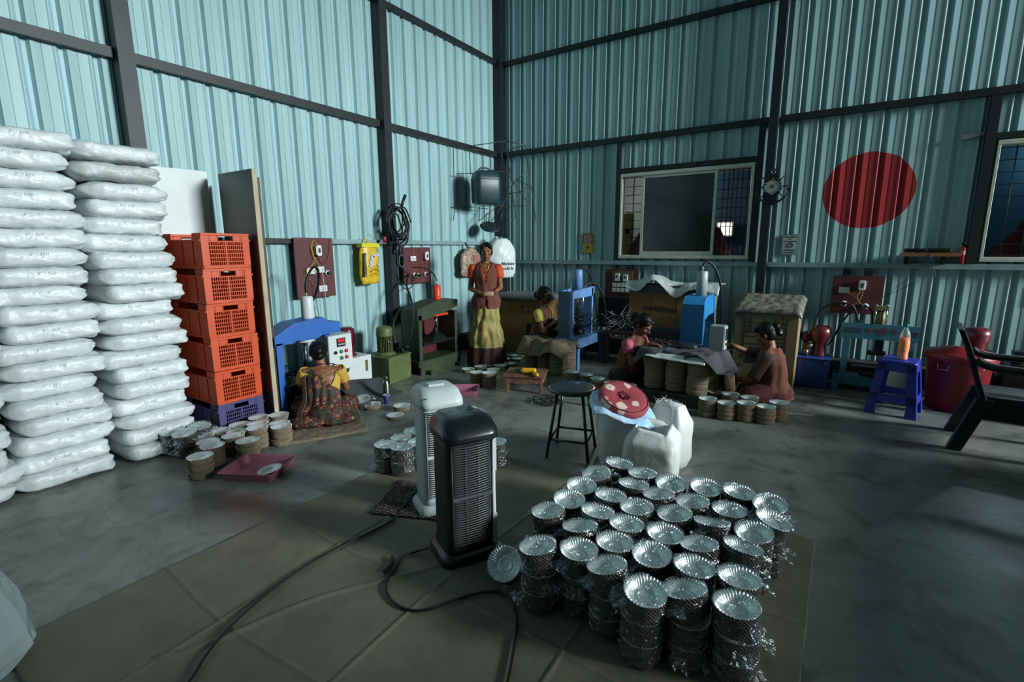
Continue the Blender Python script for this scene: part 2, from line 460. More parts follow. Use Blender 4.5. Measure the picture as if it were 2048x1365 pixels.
# the room behind the far wall, seen through the windows
M_b1 = mat('back_room_wall', '5c6670', 0.8, var=0.3, vscale=2); M_b2 = mat('back_room_blue', '1d5a72', 0.7, var=0.3, vscale=2)
g = G(); g.bb(-5, 7, 10.4, 10.5, 0, 3.2); struct(g.obj('wall_beyond', M_b1))
g = G(); g.bb(-5, 7, YF + .2, 10.5, 3.1, 3.2); struct(g.obj('ceiling_beyond', M_b1))
g = G(); g.bb(-5.1, -5, YF + .2, 10.5, 0, 3.2); struct(g.obj('wall_beyond_left', M_b1))
g = G(); g.bb(7, 7.1, YF + .2, 10.5, 0, 3.2); struct(g.obj('wall_beyond_right', M_b1))
d = bpy.data.lights.new('back_room_lamp', 'POINT'); d.energy = 70; d.color = (1, .9, .72); d.shadow_soft_size = 0.12
o = bpy.data.objects.new('back_room_lamp', d); COL.objects.link(o); o.location = (-3.3, 9.2, 2.6)
d = bpy.data.lights.new('back_room_lamp', 'POINT'); d.energy = 70; d.color = (.7, .88, 1); d.shadow_soft_size = 0.15
o = bpy.data.objects.new('back_room_lamp', d); COL.objects.link(o); o.location = (2.2, 9.0, 2.7)
g = G(); g.bb(-2.05, -0.5, 9.6, 9.7, 0, 2.8); tag(g.obj('partition', mat('blue_panel', '2c4f74', .6)), 'blue partition panel behind the right opening of the sliding window', 'partition')
g = G(); g.bb(1.2, 4.2, 9.0, 9.1, 0, 2.9); tag(g.obj('curtain', M_b2), 'teal curtain wall seen through the barred window at the right edge', 'curtain')
M_yl = mat('yellow_wood', 'a08a4a', .6, var=.3)
t = thing('storage_rack', 'yellow storage rack in the room behind the left opening of the window', 'rack', (-3.75, 8.6, 0))
g = G(); g.bb(-.6, .6, 0, .05, 1.75, 1.84); g.obj('rail', M_yl, t)
for x in (-.55, .1, .52):
    g = G(); g.bb(x - .04, x + .04, 0, .05, 0, 2.1); g.obj('post', M_yl, t)
g = G(); g.bb(-.6, .6, .06, .09, .5, 2.1); g.obj('board', mat('cream_board', 'a39a72', .7), t)
t = thing('bright_window', 'small bright window deep in the room behind the sliding window', 'window', (-1.80, 9.58, 1.80))
g = G(); g.bb(-.14, .14, -.03, 0, -.11, .15); g.obj('frame', M_alu, t)
g = G(); g.bb(-.115, .115, -.04, -.031, -.09, .13); g.obj('lit_pane', mat('lit_pane', 'fff6e6', emit=1.6), t)
t = thing('hanging_lamp', 'glowing lamp in the room behind the left opening of the window', 'lamp', (-3.95, 9.4, 2.42))
g = G(); g.cyl((0, 0, .08), (0, 0, .68), .006, n=6); g.obj('cord', M_steel, t)
g = G(); g.lathe([(.12, 0), (.05, .07), (.02, .09)], cap=False); g.obj('shade', M_alu, t)
g = G(); g.ell((0, 0, 0), (.04, .04, .05)); g.obj('bulb', mat('bulb_glow', 'fff0d0', emit=7), t)
M_dred = mat('dark_red_plastic_sack', '4a1d20', 0.35, var=.4, vscale=8, bump=.8, bscale=14)
for i, (x, y, z, rx, rz, lb) in enumerate(((-2.42, 7.35, 0, .36, 1.85, 'dark red bulging sack behind the left opening of the sliding window'),
                                        (-1.52, 7.5, 0, .27, 1.78, 'dark red crumpled sack behind the right opening of the sliding window'),
                                        (-1.0, 8.3, 0, .34, 1.72, 'dark brown sack at the right end behind the sliding window'),
                                        (1.75, 7.9, 0, .4, 1.9, 'dark maroon sack behind the barred window at the right edge'))):
    g = G(); rings = []
    for k in range(13):
        u = k / 12; z_ = u * rz; q = rx * (0.9 + .18 * sin(u * 9 + i)) * (1 if u < .75 else max(.12, 1 - (u - .75) * 3.2))
        rings.append([Vector((cos(a) * q * (1 + .12 * noise.noise((a * 2, u * 5, i))), sin(a) * q * .8, z_)) for a in [2 * PI * j / 22 for j in range(22)]])
    g.loft(rings)
    tag(g.obj('sack', M_dred, loc=(x, y, z)), lb, 'sack', 'sacks in the room behind the wall')
# ================================================================ floor sheet, sacks, crates, boards
random.seed(7)
M_tarp = mat('brown_ground_sheet', '75715f', 0.6, var=0.35, vscale=3.2, bump=0.7, bscale=7, vcol='5f5c50')
g = G()
x0, x1, y0, y1 = -2.55, 0.02, 0.30, 2.82
def tarp(u, v):
    x = x0 + (x1 - x0) * u; y = y0 + (y1 - y0) * v
    z = 0.006 + 0.006 * noise.noise((x * 1.3, y * 1.3, 3))
    for c in (-2.0, -1.36, -0.72, -0.2):                      # folds along the sheet
        z += 0.007 * math.exp(-((x - c - 0.02 * sin(y * 3)) / 0.007) ** 2)
    for c in (0.85, 1.45, 2.1):
        z += 0.006 * math.exp(-((y - c - 0.02 * sin(x * 4)) / 0.008) ** 2)
    z += 0.008 * math.exp(-((x - y * .5 + 2.3 + .03 * sin(y * 7)) / 0.015) ** 2) * (1 if .6 < y < 1.6 else 0)
    e = 0.01 * noise.noise((x * 5, y * 5, 1))
    return Vector((x + (e if u in (0, 1) else 0), y + (e if v in (0, 1) else 0), max(z, 0.004)))
g.grid(tarp, 360, 340)
tag(g.obj('ground_sheet', M_tarp, solid=0.002), 'large creased brown ground sheet lying on the concrete floor under the heaters', 'ground sheet')

M_bag = mat('white_woven_sack', 'd3dbdc', 0.38, bump=0.9, bscale=16, stretch=(1, .6, 1.4), spec=.5)
M_bag2 = mat('greyish_woven_sack', 'b9bfbb', 0.42, bump=0.6, bscale=22, stretch=(1, .5, 1.6))
M_ink = mat('black_ink', '23282c', 0.7)
M_inkg = mat('faint_marker_ink', 'b2bec2', 0.7)
def bag_builder(seed, L=0.5, D=0.60, H=0.129, pr=0.5, pl=0.5):
    """pillow shaped sack lying flat: long side faces +X, ends at +-Y.  pr/pl: how pointed the two ends are"""
    g = G(); rnd = random.Random(seed); n = 44; K = 44; rings = []
    off = rnd.random() * 50
    for k in range(K + 1):
        t = -1 + 2 * k / K; e = pr if t > 0 else pl; q = abs(t)
        st = 0.76 - 0.22 * e                                   # where the end starts to close
        s = 1.0 if q < st else sqrt(max(0, 1 - ((q - st) / (1 - st)) ** (2.6 - 1.3 * e)))
        sz = max(0.05, s); sx = max(0.35, 1 - (1 - s) * 0.45)
        y = t * L / 2
        sag = 0.006 * noise.noise((t * 2, off, 0))
        r = []
        for i in range(n):
            a = 2 * PI * i / n; ca, sa = cos(a), sin(a); m_ = 2 / 4.6
            X = math.copysign(abs(ca) ** m_, ca) * D / 2 * sx; Z = math.copysign(abs(sa) ** (2 / 3.6), sa) * H / 2 * sz
            w = 0.0075 * noise.noise((X * 9 + off, y * 12, Z * 12 + off)) + 0.0045 * noise.noise((X * 26, y * 34 + off, Z * 30))
            w += 0.004 * noise.noise((X * 14, y * 60 + X * 50 + off, Z * 40)) + 0.005 * abs(noise.noise((y * 22 + off, Z * 18 + y * 14, X * 3)))
            w += max(0, (q - .45)) * 0.022 * sin(a * 7 + off + 3 * noise.noise((t * 4, off, a))) * s
            X += ca * w; Z += sa * w * 0.6 + sag
            r.append(Vector((X - D / 2, y + w * .5, Z)))
        rings.append(r)
    g.loft(rings)
    g.bm.verts.ensure_lookup_table()
    return g
def mark_on(par, body, seed, y, H=0.129, D=0.6):
    rnd = random.Random(seed)
    o = text('marking', body, 0.027, M_inkg, par, (0, 0, 0), (0, 0, 0), ext=0.0, bold=-0.0004, shear=.25)
    for v in o.data.vertices:                                  # bend the writing round the sack
        yy, zz = v.co.x + y, v.co.y + 0.022
        f = max(0.0, 1 - abs(zz / (H / 2)) ** 3.6)
        v.co = Vector((f ** (1 / 4.6) * D / 2 - D / 2 + 0.0055, yy, zz))
    return o
protos = []
for s_ in range(7):
    t = thing('white_sack', '-', 'sack', (0, 0, -9))
    pr, pl = [(1, 0), (.1, .8), (.7, .3), (0, 0.1), (1, 1), (.3, .5), (.9, .1)][s_]
    bag_builder(s_ * 3 + 1, L=.49 + .045 * (max(pr, pl) > .6), pr=pr, pl=pl).obj('sack_body', M_bag, t)
    mark_on(t, '5" / 100', s_, -.02 + .02 * (s_ % 3))
    protos.append(t)
ordn = ['bottom', 'second', 'third', 'fourth', 'fifth', 'sixth', 'seventh', 'eighth', 'ninth', 'tenth', 'eleventh', 'twelfth', 'thirteenth', 'fourteenth', 'fifteenth', 'sixteenth', 'seventeenth', 'eighteenth', 'nineteenth', 'twentieth']
def bag_stack(y, x, n, name, seed, top=None, dh=0.1135):
    rnd = random.Random(seed); used = []
    for i in range(n):
        p = protos[rnd.randrange(7)]
        dx = rnd.uniform(-.03, .03) + 0.02 * sin(i * .7); dy = rnd.uniform(-.034, .034)
        lb = ('white woven sack marked 5" 100, %s up in the %s' % (ordn[i], name)) if i else 'white woven sack on the floor, foot of the %s' % name
        if i == n - 1: lb = 'white woven sack topmost of the %s' % name
        if 'crates' in name and i: lb = 'white sack marked 5" 100, %s up in the right stack' % ordn[i]
        dup(p, (x + dx, y + dy, 0.062 + i * dh), rnd.uniform(-.03, .03), lb, 'white sacks stacked along the left wall')
bag_stack(0.955, -4.08, 19, 'tall middle stack', 3, dh=.1165)
bag_stack(1.475, -4.08, 17, 'right stack by the crates', 11, dh=.1145)
bag_stack(0.435, -4.02, 14, 'stack at the left photo edge', 5)
# the greyer pair on top of the right stack
for i, (z, yy, gm) in enumerate(((2.015, 1.44, 1), (2.14, 1.46, 0))):
    t = thing('grey_sack', ['greyish sack second from top on the right stack, smaller and crumpled', 'topmost off-white sack on the right stack, set back from the edge'][i], 'sack', (-4.06, yy, z), (.0, .0, -.04 + .05 * i))
    bag_builder(40 + i, pr=.3, pl=.4, L=.52, H=.12).obj('sack_body', M_bag2 if gm else M_bag, t)
for p in protos:
    for k in list(p.children): bpy.data.objects.remove(k)
    bpy.data.objects.remove(p)

# crates ----------------------------------------------------------------
M_or = mat('orange_crate_plastic', 'cf4f22', 0.42, var=.12, vscale=9)
M_pu = mat('purple_crate_plastic', '4b4675', 0.45, var=.15, vscale=9)
def crate(loc, rz, M_, label, shade=0):
    t = thing('plastic_crate', label, 'crate', loc, rz, 'stacked plastic crates')
    A, B, H = 0.565, 0.375, 0.272          # x depth, y width, height; origin at front (+X) face centre, base
    g = G()
    # front and back faces with a grid of slots
    for X in (0, -A + 0.012):
        xa, xb = X - 0.012, X
        g.bb(xa, xb, -B / 2, B / 2, 0, 0.022); g.bb(xa - .006, xb + .008, -B / 2, B / 2, H - 0.02, H - 0.002)
        for sy in (-1, 1): g.bb(xa, xb + .003, sy * B / 2, sy * (B / 2 - 0.055), 0.02, H - .01)
        gx0, gx1, gz0, gz1 = -B / 2 + .055, B / 2 - .055, 0.022, 0.205
        ncol, nrow = 16, 6
        for i in range(ncol + 1):
            yy = gx0 + (gx1 - gx0) * i / ncol; w_ = 0.0065 if i != ncol // 2 else 0.014
            g.bb(xa + .001, xb + .001, yy - w_ / 2, yy + w_ / 2, gz0, gz1)
        for j in range(nrow + 1):
            zz = gz0 + (gz1 - gz0) * j / nrow; g.bb(xa + .001, xb, gx0, gx1, zz - .004, zz + .004)
        # top band with hand hole
        g.bb(xa, xb, gx0, -0.06, .205, H - .015); g.bb(xa, xb, 0.06, gx1, .205, H - .015); g.bb(xa, xb, -.06, .06, .205, .212); g.bb(xa, xb, -.06, .06, .247, H - .015)
        for yy in (-.12, -.06, .06, .12): g.bb(xb, xb + .004, yy - .003, yy + .003, .19, H - .01)
    for sy in (-1, 1):                      # long sides: solid with ribs, dipped rim
        ya = sy * (B / 2 - .012); yb = sy * B / 2
        g.bb(-A, 0, min(ya, yb), max(ya, yb), 0, H - .05)
        g.bb(-A, -A + .12, min(ya, yb), max(ya, yb), H - .05, H - .002); g.bb(-.12, 0, min(ya, yb), max(ya, yb), H - .05, H - .002)
        for xx in (-.12, -.28, -.44): g.bb(xx - .004, xx + .004, min(yb, yb + sy * .006), max(yb, yb + sy * .006), .02, H - .05)
        g.bb(-A, .004, min(yb, yb + sy * .01), max(yb, yb + sy * .01), H - .065, H - .05)
    g.obj('crate_body', M_, t, bevel=0.002)
    g = G(); g.bb(-A + .01, -.01, -B / 2 + .01, B / 2 - .01, 0.004, 0.012); g.obj('crate_base', M_, t)
    return t
nm = ['purple plastic crate at the bottom of the crate stack, behind foil plates', 'orange plastic crate resting directly on the purple one', 'orange plastic crate third from bottom in the stack', 'orange plastic crate in the middle, fourth from bottom of the stack', 'orange plastic crate just below the top one', 'open topmost orange plastic crate of the stack']
for i in range(6):
    crate((-4.075 + [0, .01, -.002, .006, .012, .02][i], 2.065 + [0, -.004, .005, -.006, 0, .004][i], 0.002 + i * 0.2715), [0, .015, -.02, .02, -.01, .03][i], M_pu if i == 0 else M_or, nm[i])

# boards -----------------------------------------------------------------
g = G(); g.prism([(1.10, .24), (2.28, .24), (2.285, 2.17), (1.10, 2.15)], 'x', -4.69, -4.665)
tag(g.obj('foam_board', mat('white_foam', 'dfe8e6', .6, var=.08, vscale=3), bevel=.003), 'white foam board standing against the wall behind the sacks', 'board')
g = G(); g.bb(-4.62, -4.02, 2.355, 2.375, 0.0, 2.08)
tag(g.obj('plywood_sheet', mat('brown_ply', '4d3426', .5, var=.4, vscale=3, stretch=(1, 1, .2))), 'brown plywood sheet standing just behind the dark board by the crates', 'board')
t = thing('dark_board', 'tall dark laminated board standing on edge beside the orange crates', 'board', (-4.2, 2.31, 0))
g = G(); g.bb(-.30, .208, -.018, .018, 0, 2.135); g.obj('board_panel', mat('dark_laminate', '2c3a3c', .35, var=.3, vscale=2), t)
g = G(); g.bb(.208, .222, -.019, .019, 0, 2.135); g.obj('board_edge', mat('cream_edge', 'b9b096', .7, var=.3, vscale=14, stretch=(1, 1, .3)), t)['label'] = 'cream raw edge'
g = G(); g.tube([(.2, .02, 1.27), (.23, .035, 1.262), (.25, .045, 1.28), (.245, .05, 1.31)], .0015, n=5); g.obj('loose_wire', M_steel, t)

# ================================================================ foil plates
def foil(name, col, rough, mix=None):
    M = mat(name, col, rough, 0.66, bump=0.12, bscale=90); return M
M_foil = foil('silver_foil', 'eef4f4', 0.34)
M_kraft = mat('brown_paper_plate', '8d7f6b', 0.75, var=.3, vscale=30, stretch=(1, 1, 3))
M_kraft2 = mat('silver_brown_plate_edge', '574b45', 0.45, 0.35, var=.5, vscale=40, stretch=(1, 1, 3), vcol='3a3230')
M_card = mat('beige_card_discs', '877c69', 0.8, var=.25, vscale=16, stretch=(.4, .4, 6), vcol='6a604f')
def film_mat():
    M = bpy.data.materials.new('clear_plastic_film'); M.use_nodes = True; nt = M.node_tree; L = nt.links.new
    out = nt.nodes['Material Output']; nt.nodes.remove(nt.nodes['Principled BSDF'])
    tr = nt.nodes.new('ShaderNodeBsdfTransparent'); tr.inputs[0].default_value = (.95, .97, .97, 1)
    gl = nt.nodes.new('ShaderNodeBsdfGlossy'); gl.inputs['Roughness'].default_value = 0.22; gl.inputs[0].default_value = (.9, .97, 1, 1)
    lw = nt.nodes.new('ShaderNodeLayerWeight'); lw.inputs[0].default_value = 0.35
    mr = nt.nodes.new('ShaderNodeMapRange'); mr.inputs[3].default_value = 0.05; mr.inputs[4].default_value = 0.6
    L(lw.outputs['Facing'], mr.inputs[0])
    tc = nt.nodes.new('ShaderNodeTexCoord'); n = nt.nodes.new('ShaderNodeTexNoise'); n.inputs['Scale'].default_value = 38; n.inputs['Detail'].default_value = 3
    L(tc.outputs['Object'], n.inputs['Vector']); bp = nt.nodes.new('ShaderNodeBump'); bp.inputs['Strength'].default_value = 1.0; bp.inputs['Distance'].default_value = .02
    L(n.outputs['Fac'], bp.inputs['Height']); L(bp.outputs[0], gl.inputs['Normal'])
    mx = nt.nodes.new('ShaderNodeMixShader'); L(mr.outputs[0], mx.inputs[0]); L(tr.outputs[0], mx.inputs[1]); L(gl.outputs[0], mx.inputs[2])
    L(mx.outputs[0], out.inputs[0]); return M
M_film = film_mat()
PRAD = 0.077
def plate_mesh(g, z0, R=PRAD, n=72, seed=0, ph=0):
    prof_ = [(.0, .0), (.012, .0), (.026, .0), (.027, .0012), (.030, .0012), (.031, 0), (.040, .0), (.045, .003), (.053, .012), (.062, .021), (.070, .0258), (R - .001, .0275), (R, .0265), (R - .002, .0255)]
    rings = []
    for r, z in prof_[1:]:
        rr = []
        for i in range(n * 2):
            a = 2 * PI * i / (n * 2); f = max(0, (r - .042) / (R - .042)); w = (1 if i % 4 < 2 else -1) * f
            rr.append(Vector((cos(a) * (r + .0012 * w), sin(a) * (r + .0012 * w), z0 + z + .0026 * w)))
        rings.append(rr)
    s_ = [[g.bm.verts.new(p) for p in r] for r in rings]
    N = n * 2
    for k, (a, b) in enumerate(zip(s_[:-1], s_[1:])):
        for i in range(N): g.face([a[i], a[(i + 1) % N], b[(i + 1) % N], b[i]], k < 5)
    g.face(list(reversed(s_[0])))
def stack_side(g, z0, z1, R=PRAD, bundles=3, seed=0, n=136, taper=.9, per=.0085, flute=.0026):
    rnd = random.Random(seed); z = z0; h = (z1 - z0) / bundles; rings = []
    for b in range(bundles):
        dx, dy = (rnd.uniform(-.004, .004), rnd.uniform(-.004, .004)) if b < bundles - 1 else (0, 0)
        m_ = max(2, int(h / per))
        for k in range(m_):
            for q, (fz, fr) in enumerate(((.05, -.0022), (.75, 0), (.95, -.0004))):
                zz = z + h * (k + fz) / m_; u = (k + fz) / m_
                rr = (R - .0015) * (taper + (1 - taper) * min(1, u * 2.2)) + fr
                rings.append([Vector((dx + cos(a) * (rr + flute * cos(34 * a + zz * 420)), dy + sin(a) * (rr + flute * cos(34 * a + zz * 420)), zz)) for a in [2 * PI * i / n for i in range(n)]])
        z += h
    g.loft(rings, smooth=False, cap=False)
def make_stack(h, bundles, seed, name='plate_stack', label='-', cat='plate stack', taper=.9, M_=None):
    t = thing(name, label, cat, (0, 0, -9))
    g = G(); stack_side(g, 0, h - .004, seed=seed, bundles=bundles, taper=taper); g.obj('plate_edges', M_ or M_kraft, t, recalc=True)
    g = G(); plate_mesh(g, h - .0275, seed=seed); g.obj('top_plate', M_foil, t, recalc=False)
    return t
def film_mesh(g, h, R=PRAD, seed=0, up=.02):
    rnd = random.Random(seed); n = 26; prof_ = [(.80, .001), (1.0, .004), (1.03, h * .3), (.99, h * .5), (1.03, h * .75), (1.025, h + .003), (.86, h + .0045), (.5, h - .001), (.12, h - .004)]
    rings = []
    for k, (q, z) in enumerate(prof_):
        rings.append([Vector((cos(a) * R * q * (1 + rnd.uniform(-.02, .05)), sin(a) * R * q * (1 + rnd.uniform(-.02, .05)), z + rnd.uniform(-.004, .006) * (1 if k > 1 else 0) + (0.0 if k < 4 else .003))) for a in [2 * PI * i / n for i in range(n)]])
    g.loft(rings, smooth=False, cap=False)
    # gathered tail of the bag sticking out at one side
    for a0 in (rnd.uniform(-2.6, -1.0), rnd.uniform(-.7, .6)):
     c = Vector((cos(a0) * R * 1.02, sin(a0) * R * 1.02, h * .75)); d = Vector((cos(a0), sin(a0), 0)); sd = Vector((-sin(a0), cos(a0), 0))
     def tail(u, v):
        return c + d * (.045 * u) + sd * ((v - .5) * .05 * (1 + u * .8)) + Vector((0, 0, -.02 * u + .008 * sin(v * 14 + seed) * u + rnd.uniform(-.004, .004)))
     g.grid(tail, 3, 6, smooth=False)
def make_packet(h, seed, M_=None):
    t = thing('plate_packet', '-', 'plate packet', (0, 0, -9))
    g = G(); stack_side(g, 0, h - .0035, seed=seed, bundles=1, taper=.955, per=.007); g.obj('plate_edges', M_ or M_kraft2, t)
    g = G(); plate_mesh(g, h - .026, seed=seed); g.obj('top_plate', M_foil, t, recalc=False)
    g = G(); film_mesh(g, h, seed=seed); g.obj('plastic_wrap', M_film, t)
    return t
def kill(p):
    for k in list(p.children): bpy.data.objects.remove(k)
    bpy.data.objects.remove(p)

# ---- foreground cluster: columns of wrapped packets
PK = [make_packet(.088, s_) for s_ in range(5)]
pix = [(1235.5, 934), (1198, 953), (1285, 954.5), (1343, 971.5), (1410, 979), (1470.6, 990), (1533.6, 1012), (1160, 978), (1264.5, 976.7), (1222, 1001), (1324, 998.8), (1388.8, 1012.4),
       (1138, 1003), (1101, 1029.5), (1271, 1021), (1455, 1027.8), (1191, 1038), (1353, 1036), (1533.6, 1043), (1170.8, 1067), (1252.6, 1056.7), (1423, 1058), (1506, 1073.8), (1320.7, 1073.8),
       (1090.7, 1102.7), (1158.9, 1104), (1230, 1094), (1400.8, 1101), (1480.8, 1099), (1305, 1116), (1221.9, 1145), (1375, 1140), (1288, 1182.8), (1368.4, 1193), (1469, 1165.7), (1470.6, 1220)]
ZC = 0.262
pos = [FL(x, y, ZC).to_2d() for x, y in pix]
for _ in range(60):                                            # let the columns settle beside each other
    for i in range(len(pos)):
        for j in range(i + 1, len(pos)):
            dd = pos[i] - pos[j]
            if dd.length < .160:
                q = dd.normalized() * ((.160 - dd.length) * .5); pos[i] += q; pos[j] -= q
rows = {}
order = sorted(range(len(pos)), key=lambda i: pix[i][1])
rown = ['rearmost', 'second', 'third', 'fourth', 'fifth', 'front']
for k, i in enumerate(order): rows.setdefault(k * 6 // len(order), []).append(i)
place_lb = {}
for r, ids in rows.items():
    ids.sort(key=lambda i: pix[i][0])
    for c, i in enumerate(ids):
        nth = ['leftmost', 'second from left', 'third from left', 'fourth from left', 'second from right', 'rightmost'][c]
        place_lb[i] = 'wrapped foil plates on top, %s in the %s row of the foreground cluster' % (nth, rown[r])
place_lb[35] = 'nearest wrapped foil plates, on the front right corner column of the foreground cluster'
rnd = random.Random(21)
for i, p in enumerate(pos):
    tl = Vector((rnd.uniform(-.03, .03), rnd.uniform(-.03, .03)))
    for k in range(3):
        s_ = 1 if k < 2 else 1
        tx = (rnd.uniform(-.13, .20), rnd.uniform(-.20, .13)) if k == 2 else (0, 0)
        lb = place_lb[i] if k == 2 else place_lb[i].replace('wrapped foil plates on top,', ['lowest packet beneath the', 'second packet beneath the'][k]).replace('nearest wrapped foil plates, on', ['lowest', 'middle'][k] + ' wrapped plate packet of')
        dup(PK[(i * 3 + k) % 5], (p.x + rnd.uniform(-.003, .003), p.y + rnd.uniform(-.003, .003), 0.0125 + k * .0885 + (.006 if k == 2 else 0)), (tx[0], tx[1], rnd.uniform(0, 6)), lb,
            None if k == 2 else 'lower packets of the foreground cluster', None)
# the packet leaning against the left of the cluster
q = FL(1022, 1140, .05)
dup(PK[2], (q.x - .01, q.y, .058), (.55, -.62, 1.0), 'small packet of foil plates leaning at the left of the foreground cluster')

# ---- wrapped group behind the white heater
q = [((771, 895), .17, 'wrapped foil plate column farthest left behind the white heater'), ((804, 900), .17, 'wrapped foil plate column right beside the white heater'), ((802, 876), .10, 'wrapped foil plates lying behind the two columns by the white heater'),
     ((829, 862), .10, 'wrapped foil plates half hidden by the top of the white heater'), ((838, 889), .17, 'wrapped foil plate column mostly hidden behind the white heater')]
for i, ((x, y), h, lb) in enumerate(q):
    P = FL(x, y, h); nk = 2 if h > .12 else 1
    for k in range(nk): dup(PK[(i + k) % 5], (P.x, P.y, 0.0125 + k * .0885), (.0, .05 * (k == nk - 1), i * 1.3 + k), lb if k == nk - 1 else lb.replace('column', 'packet, the lower of the column'), None)
P = FL(990, 886, .17)
for k in range(2): dup(PK[1 + k], (P.x, P.y, 0.002 + k * .0885), k * 2., ['lower', 'upper'][k] + ' wrapped foil plate packet on the floor right of the black heater')
# ---- plain stacks on the left, near the crates
ST = [make_stack(.145, 3, 1), make_stack(.135, 4, 2), make_stack(.12, 3, 3), make_stack(.155, 4, 4)]
left = [((402.8, 908), .15, 0, 'front most unwrapped plate stack, left of the pink tray'), ((419.6, 888), .15, 3, 'tall plate stack right behind the foremost one left of the pink tray'),
        ((487, 877), .14, 1, 'brown edged plate stack just above the pink tray'), ((461, 869), .14, 0, 'plate stack left of the one above the pink tray, in the crate side cluster'),
        ((516, 857.6), .145, 3, 'second tallest plate stack from the right, next to the jute mat'), ((550, 852), .145, 0, 'rightmost plate stack of the crate side cluster, at the dark board foot'),
        ((531, 847), .13, 2, 'plate stack tucked behind the two rightmost stacks by the dark board'), ((511, 841), .13, 1, 'plate stack in front of the purple crate, right side'),
        ((481, 854.7), .13, 2, 'plate stack in the middle of the crate side cluster'), ((492, 833), .12, 2, 'plate stack touching the front of the purple crate, right of the rearmost'),
        ((468, 833), .12, 1, 'rearmost plate stack below the purple crate'), ((453, 845), .12, 2, 'flat looking plate stack left of the middle of the crate side cluster'),
        ((434, 859), .12, 1, 'plate stack between the sacks and the middle of the crate side cluster'), ((413, 855.5), .12, 2, 'plate stack closest to the right stack of sacks'),
        ((445, 873), .12, 1, 'low plate stack half hidden inside the crate side cluster')]
pp = [FL(x, y, h).to_2d() for (x, y), h, a, b in left]
for _ in range(60):
    for i in range(len(pp)):
        if pp[i].x < -3.93: pp[i].x = -3.93
        for j in range(i + 1, len(pp)):
            dd = pp[i] - pp[j]
            if dd.length < .159:
                q = dd.normalized() * ((.159 - dd.length) * .5); pp[i] += q; pp[j] -= q
for (a, h, v, lb), p in zip(left, pp): dup(ST[v], (p.x, p.y, .001), random.uniform(0, 6), lb, 'plate stacks beside the crates')
for (x, y), lb in (((397, 870), 'crumpled wrapped plate packet nearest the crates at the foot of the sacks'), ((371, 884), 'crumpled wrapped plate packet in the middle at the foot of the sacks'), ((346, 880), 'leftmost wrapped plate packet at the foot of the sacks')):
    P = FL(x, y, .10); dup(PK[int(x) % 5], (min(P.x, -3.6) + .02, P.y, .001), (0, 0, x), lb.replace('crumpled', 'lower') .replace('leftmost', 'lower leftmost'))
    dup(PK[int(x + 1) % 5], (min(P.x, -3.6) + .02, P.y, .092), (.12, -.1, x + 1), lb)
# ---- plates and stacks further back
SB = [make_stack(.165, 3, 5), make_stack(.05, 1, 6), make_stack(.03, 1, 8), make_stack(.15, 4, 9, M_=M_kraft)]
far = [((1428, 798.5), .165, 0, 'plate stack at the left end of the row in front of the cross-legged person'), ((1457, 802), .165, 3, 'second plate stack of the row before the cross-legged person'), ((1488, 805), .165, 0, 'middle plate stack of the row before the cross-legged person'),
       ((1522, 808), .165, 3, 'fourth plate stack of the row before the cross-legged person'), ((1556, 805), .165, 0, 'rightmost plate stack of the row before the cross-legged person'),
       ((1440, 782), .165, 3, 'rear plate stack beside the beige card columns and the person'), ((1461, 790), .15, 0, 'plate stack behind the second of the row before the cross-legged person'), ((1491, 794), .15, 3, 'plate stack behind the middle one of the row, at the knees of the person'),
       ((1224, 766), .165, 0, 'plate stack behind the black round stool, second from right'), ((1258, 767), .165, 3, 'rightmost plate stack behind the black round stool'), ((1196, 757), .165, 0, 'plate stack above the seat of the black round stool'),
       ((1170, 749), .15, 3, 'plate stack right behind the black round stool, towards the blue press'), ((1148, 747), .15, 0, 'plate stack at the foot of the beige card columns near the blue press'),
       ((936, 734.5), .07, 1, 'small plate stack alone at the left, at the hem of the standing person'),
       ((961, 731), .06, 1, 'foil plates second from left at the feet of the standing person'), ((982, 726), .06, 1, 'foil plates third from left at the feet of the standing person'),
       ((1001, 729), .06, 1, 'foil plates behind the low wooden table, left side'), ((986, 737), .06, 1, 'foil plates just left of the low wooden table'),
       ((954.7, 748), .13, 3, 'plate stack in front of the group left of the wooden table'), ((978, 748), .15, 0, 'wrapped-looking plate stack closest to the left leg of the wooden table'),
       ((1026, 709), .04, 2, 'flat foil plates farthest back beside the beige card columns'), ((1009, 716), .04, 2, 'flat foil plates behind the drill, left'), ((1033, 717), .03, 2, 'thin plates behind the drill, near the card columns'),
       ((1047, 713), .03, 2, 'thin plates touching the beige card columns on the left'), ((1019, 727), .05, 1, 'foil plates between the drill and the flat plates'),
       ((803, 811), .05, 1, 'small brown edged plate pile above the lone plate near the white heater'), ((790, 830), .03, 2, 'lone foil plate on the floor left of the white heater'),
       ((744, 806), .06, 1, 'brown edged plate pile right of the seated person in the sari')]
pf = [FL(x, y, h).to_2d() for (x, y), h, a, b in far]
for _ in range(50):
    for i in range(len(pf)):
        for j in range(i + 1, len(pf)):
            dd = pf[i] - pf[j]
            if dd.length < .158:
                q = dd.normalized() * ((.158 - dd.length) * .5); pf[i] += q; pf[j] -= q
for (a, h, v, lb), p in zip(far, pf): dup(SB[v], (p.x, p.y, .001), random.uniform(0, 6), lb, 'plate stacks on the workshop floor')
P = FL(727, 806, .05); dup(PK[0], (P.x, P.y, .01), (.25, -.2, 1), 'tilted wrapped foil plates beside the person in the sari')
PTRAY = FL(541, 942, .03)

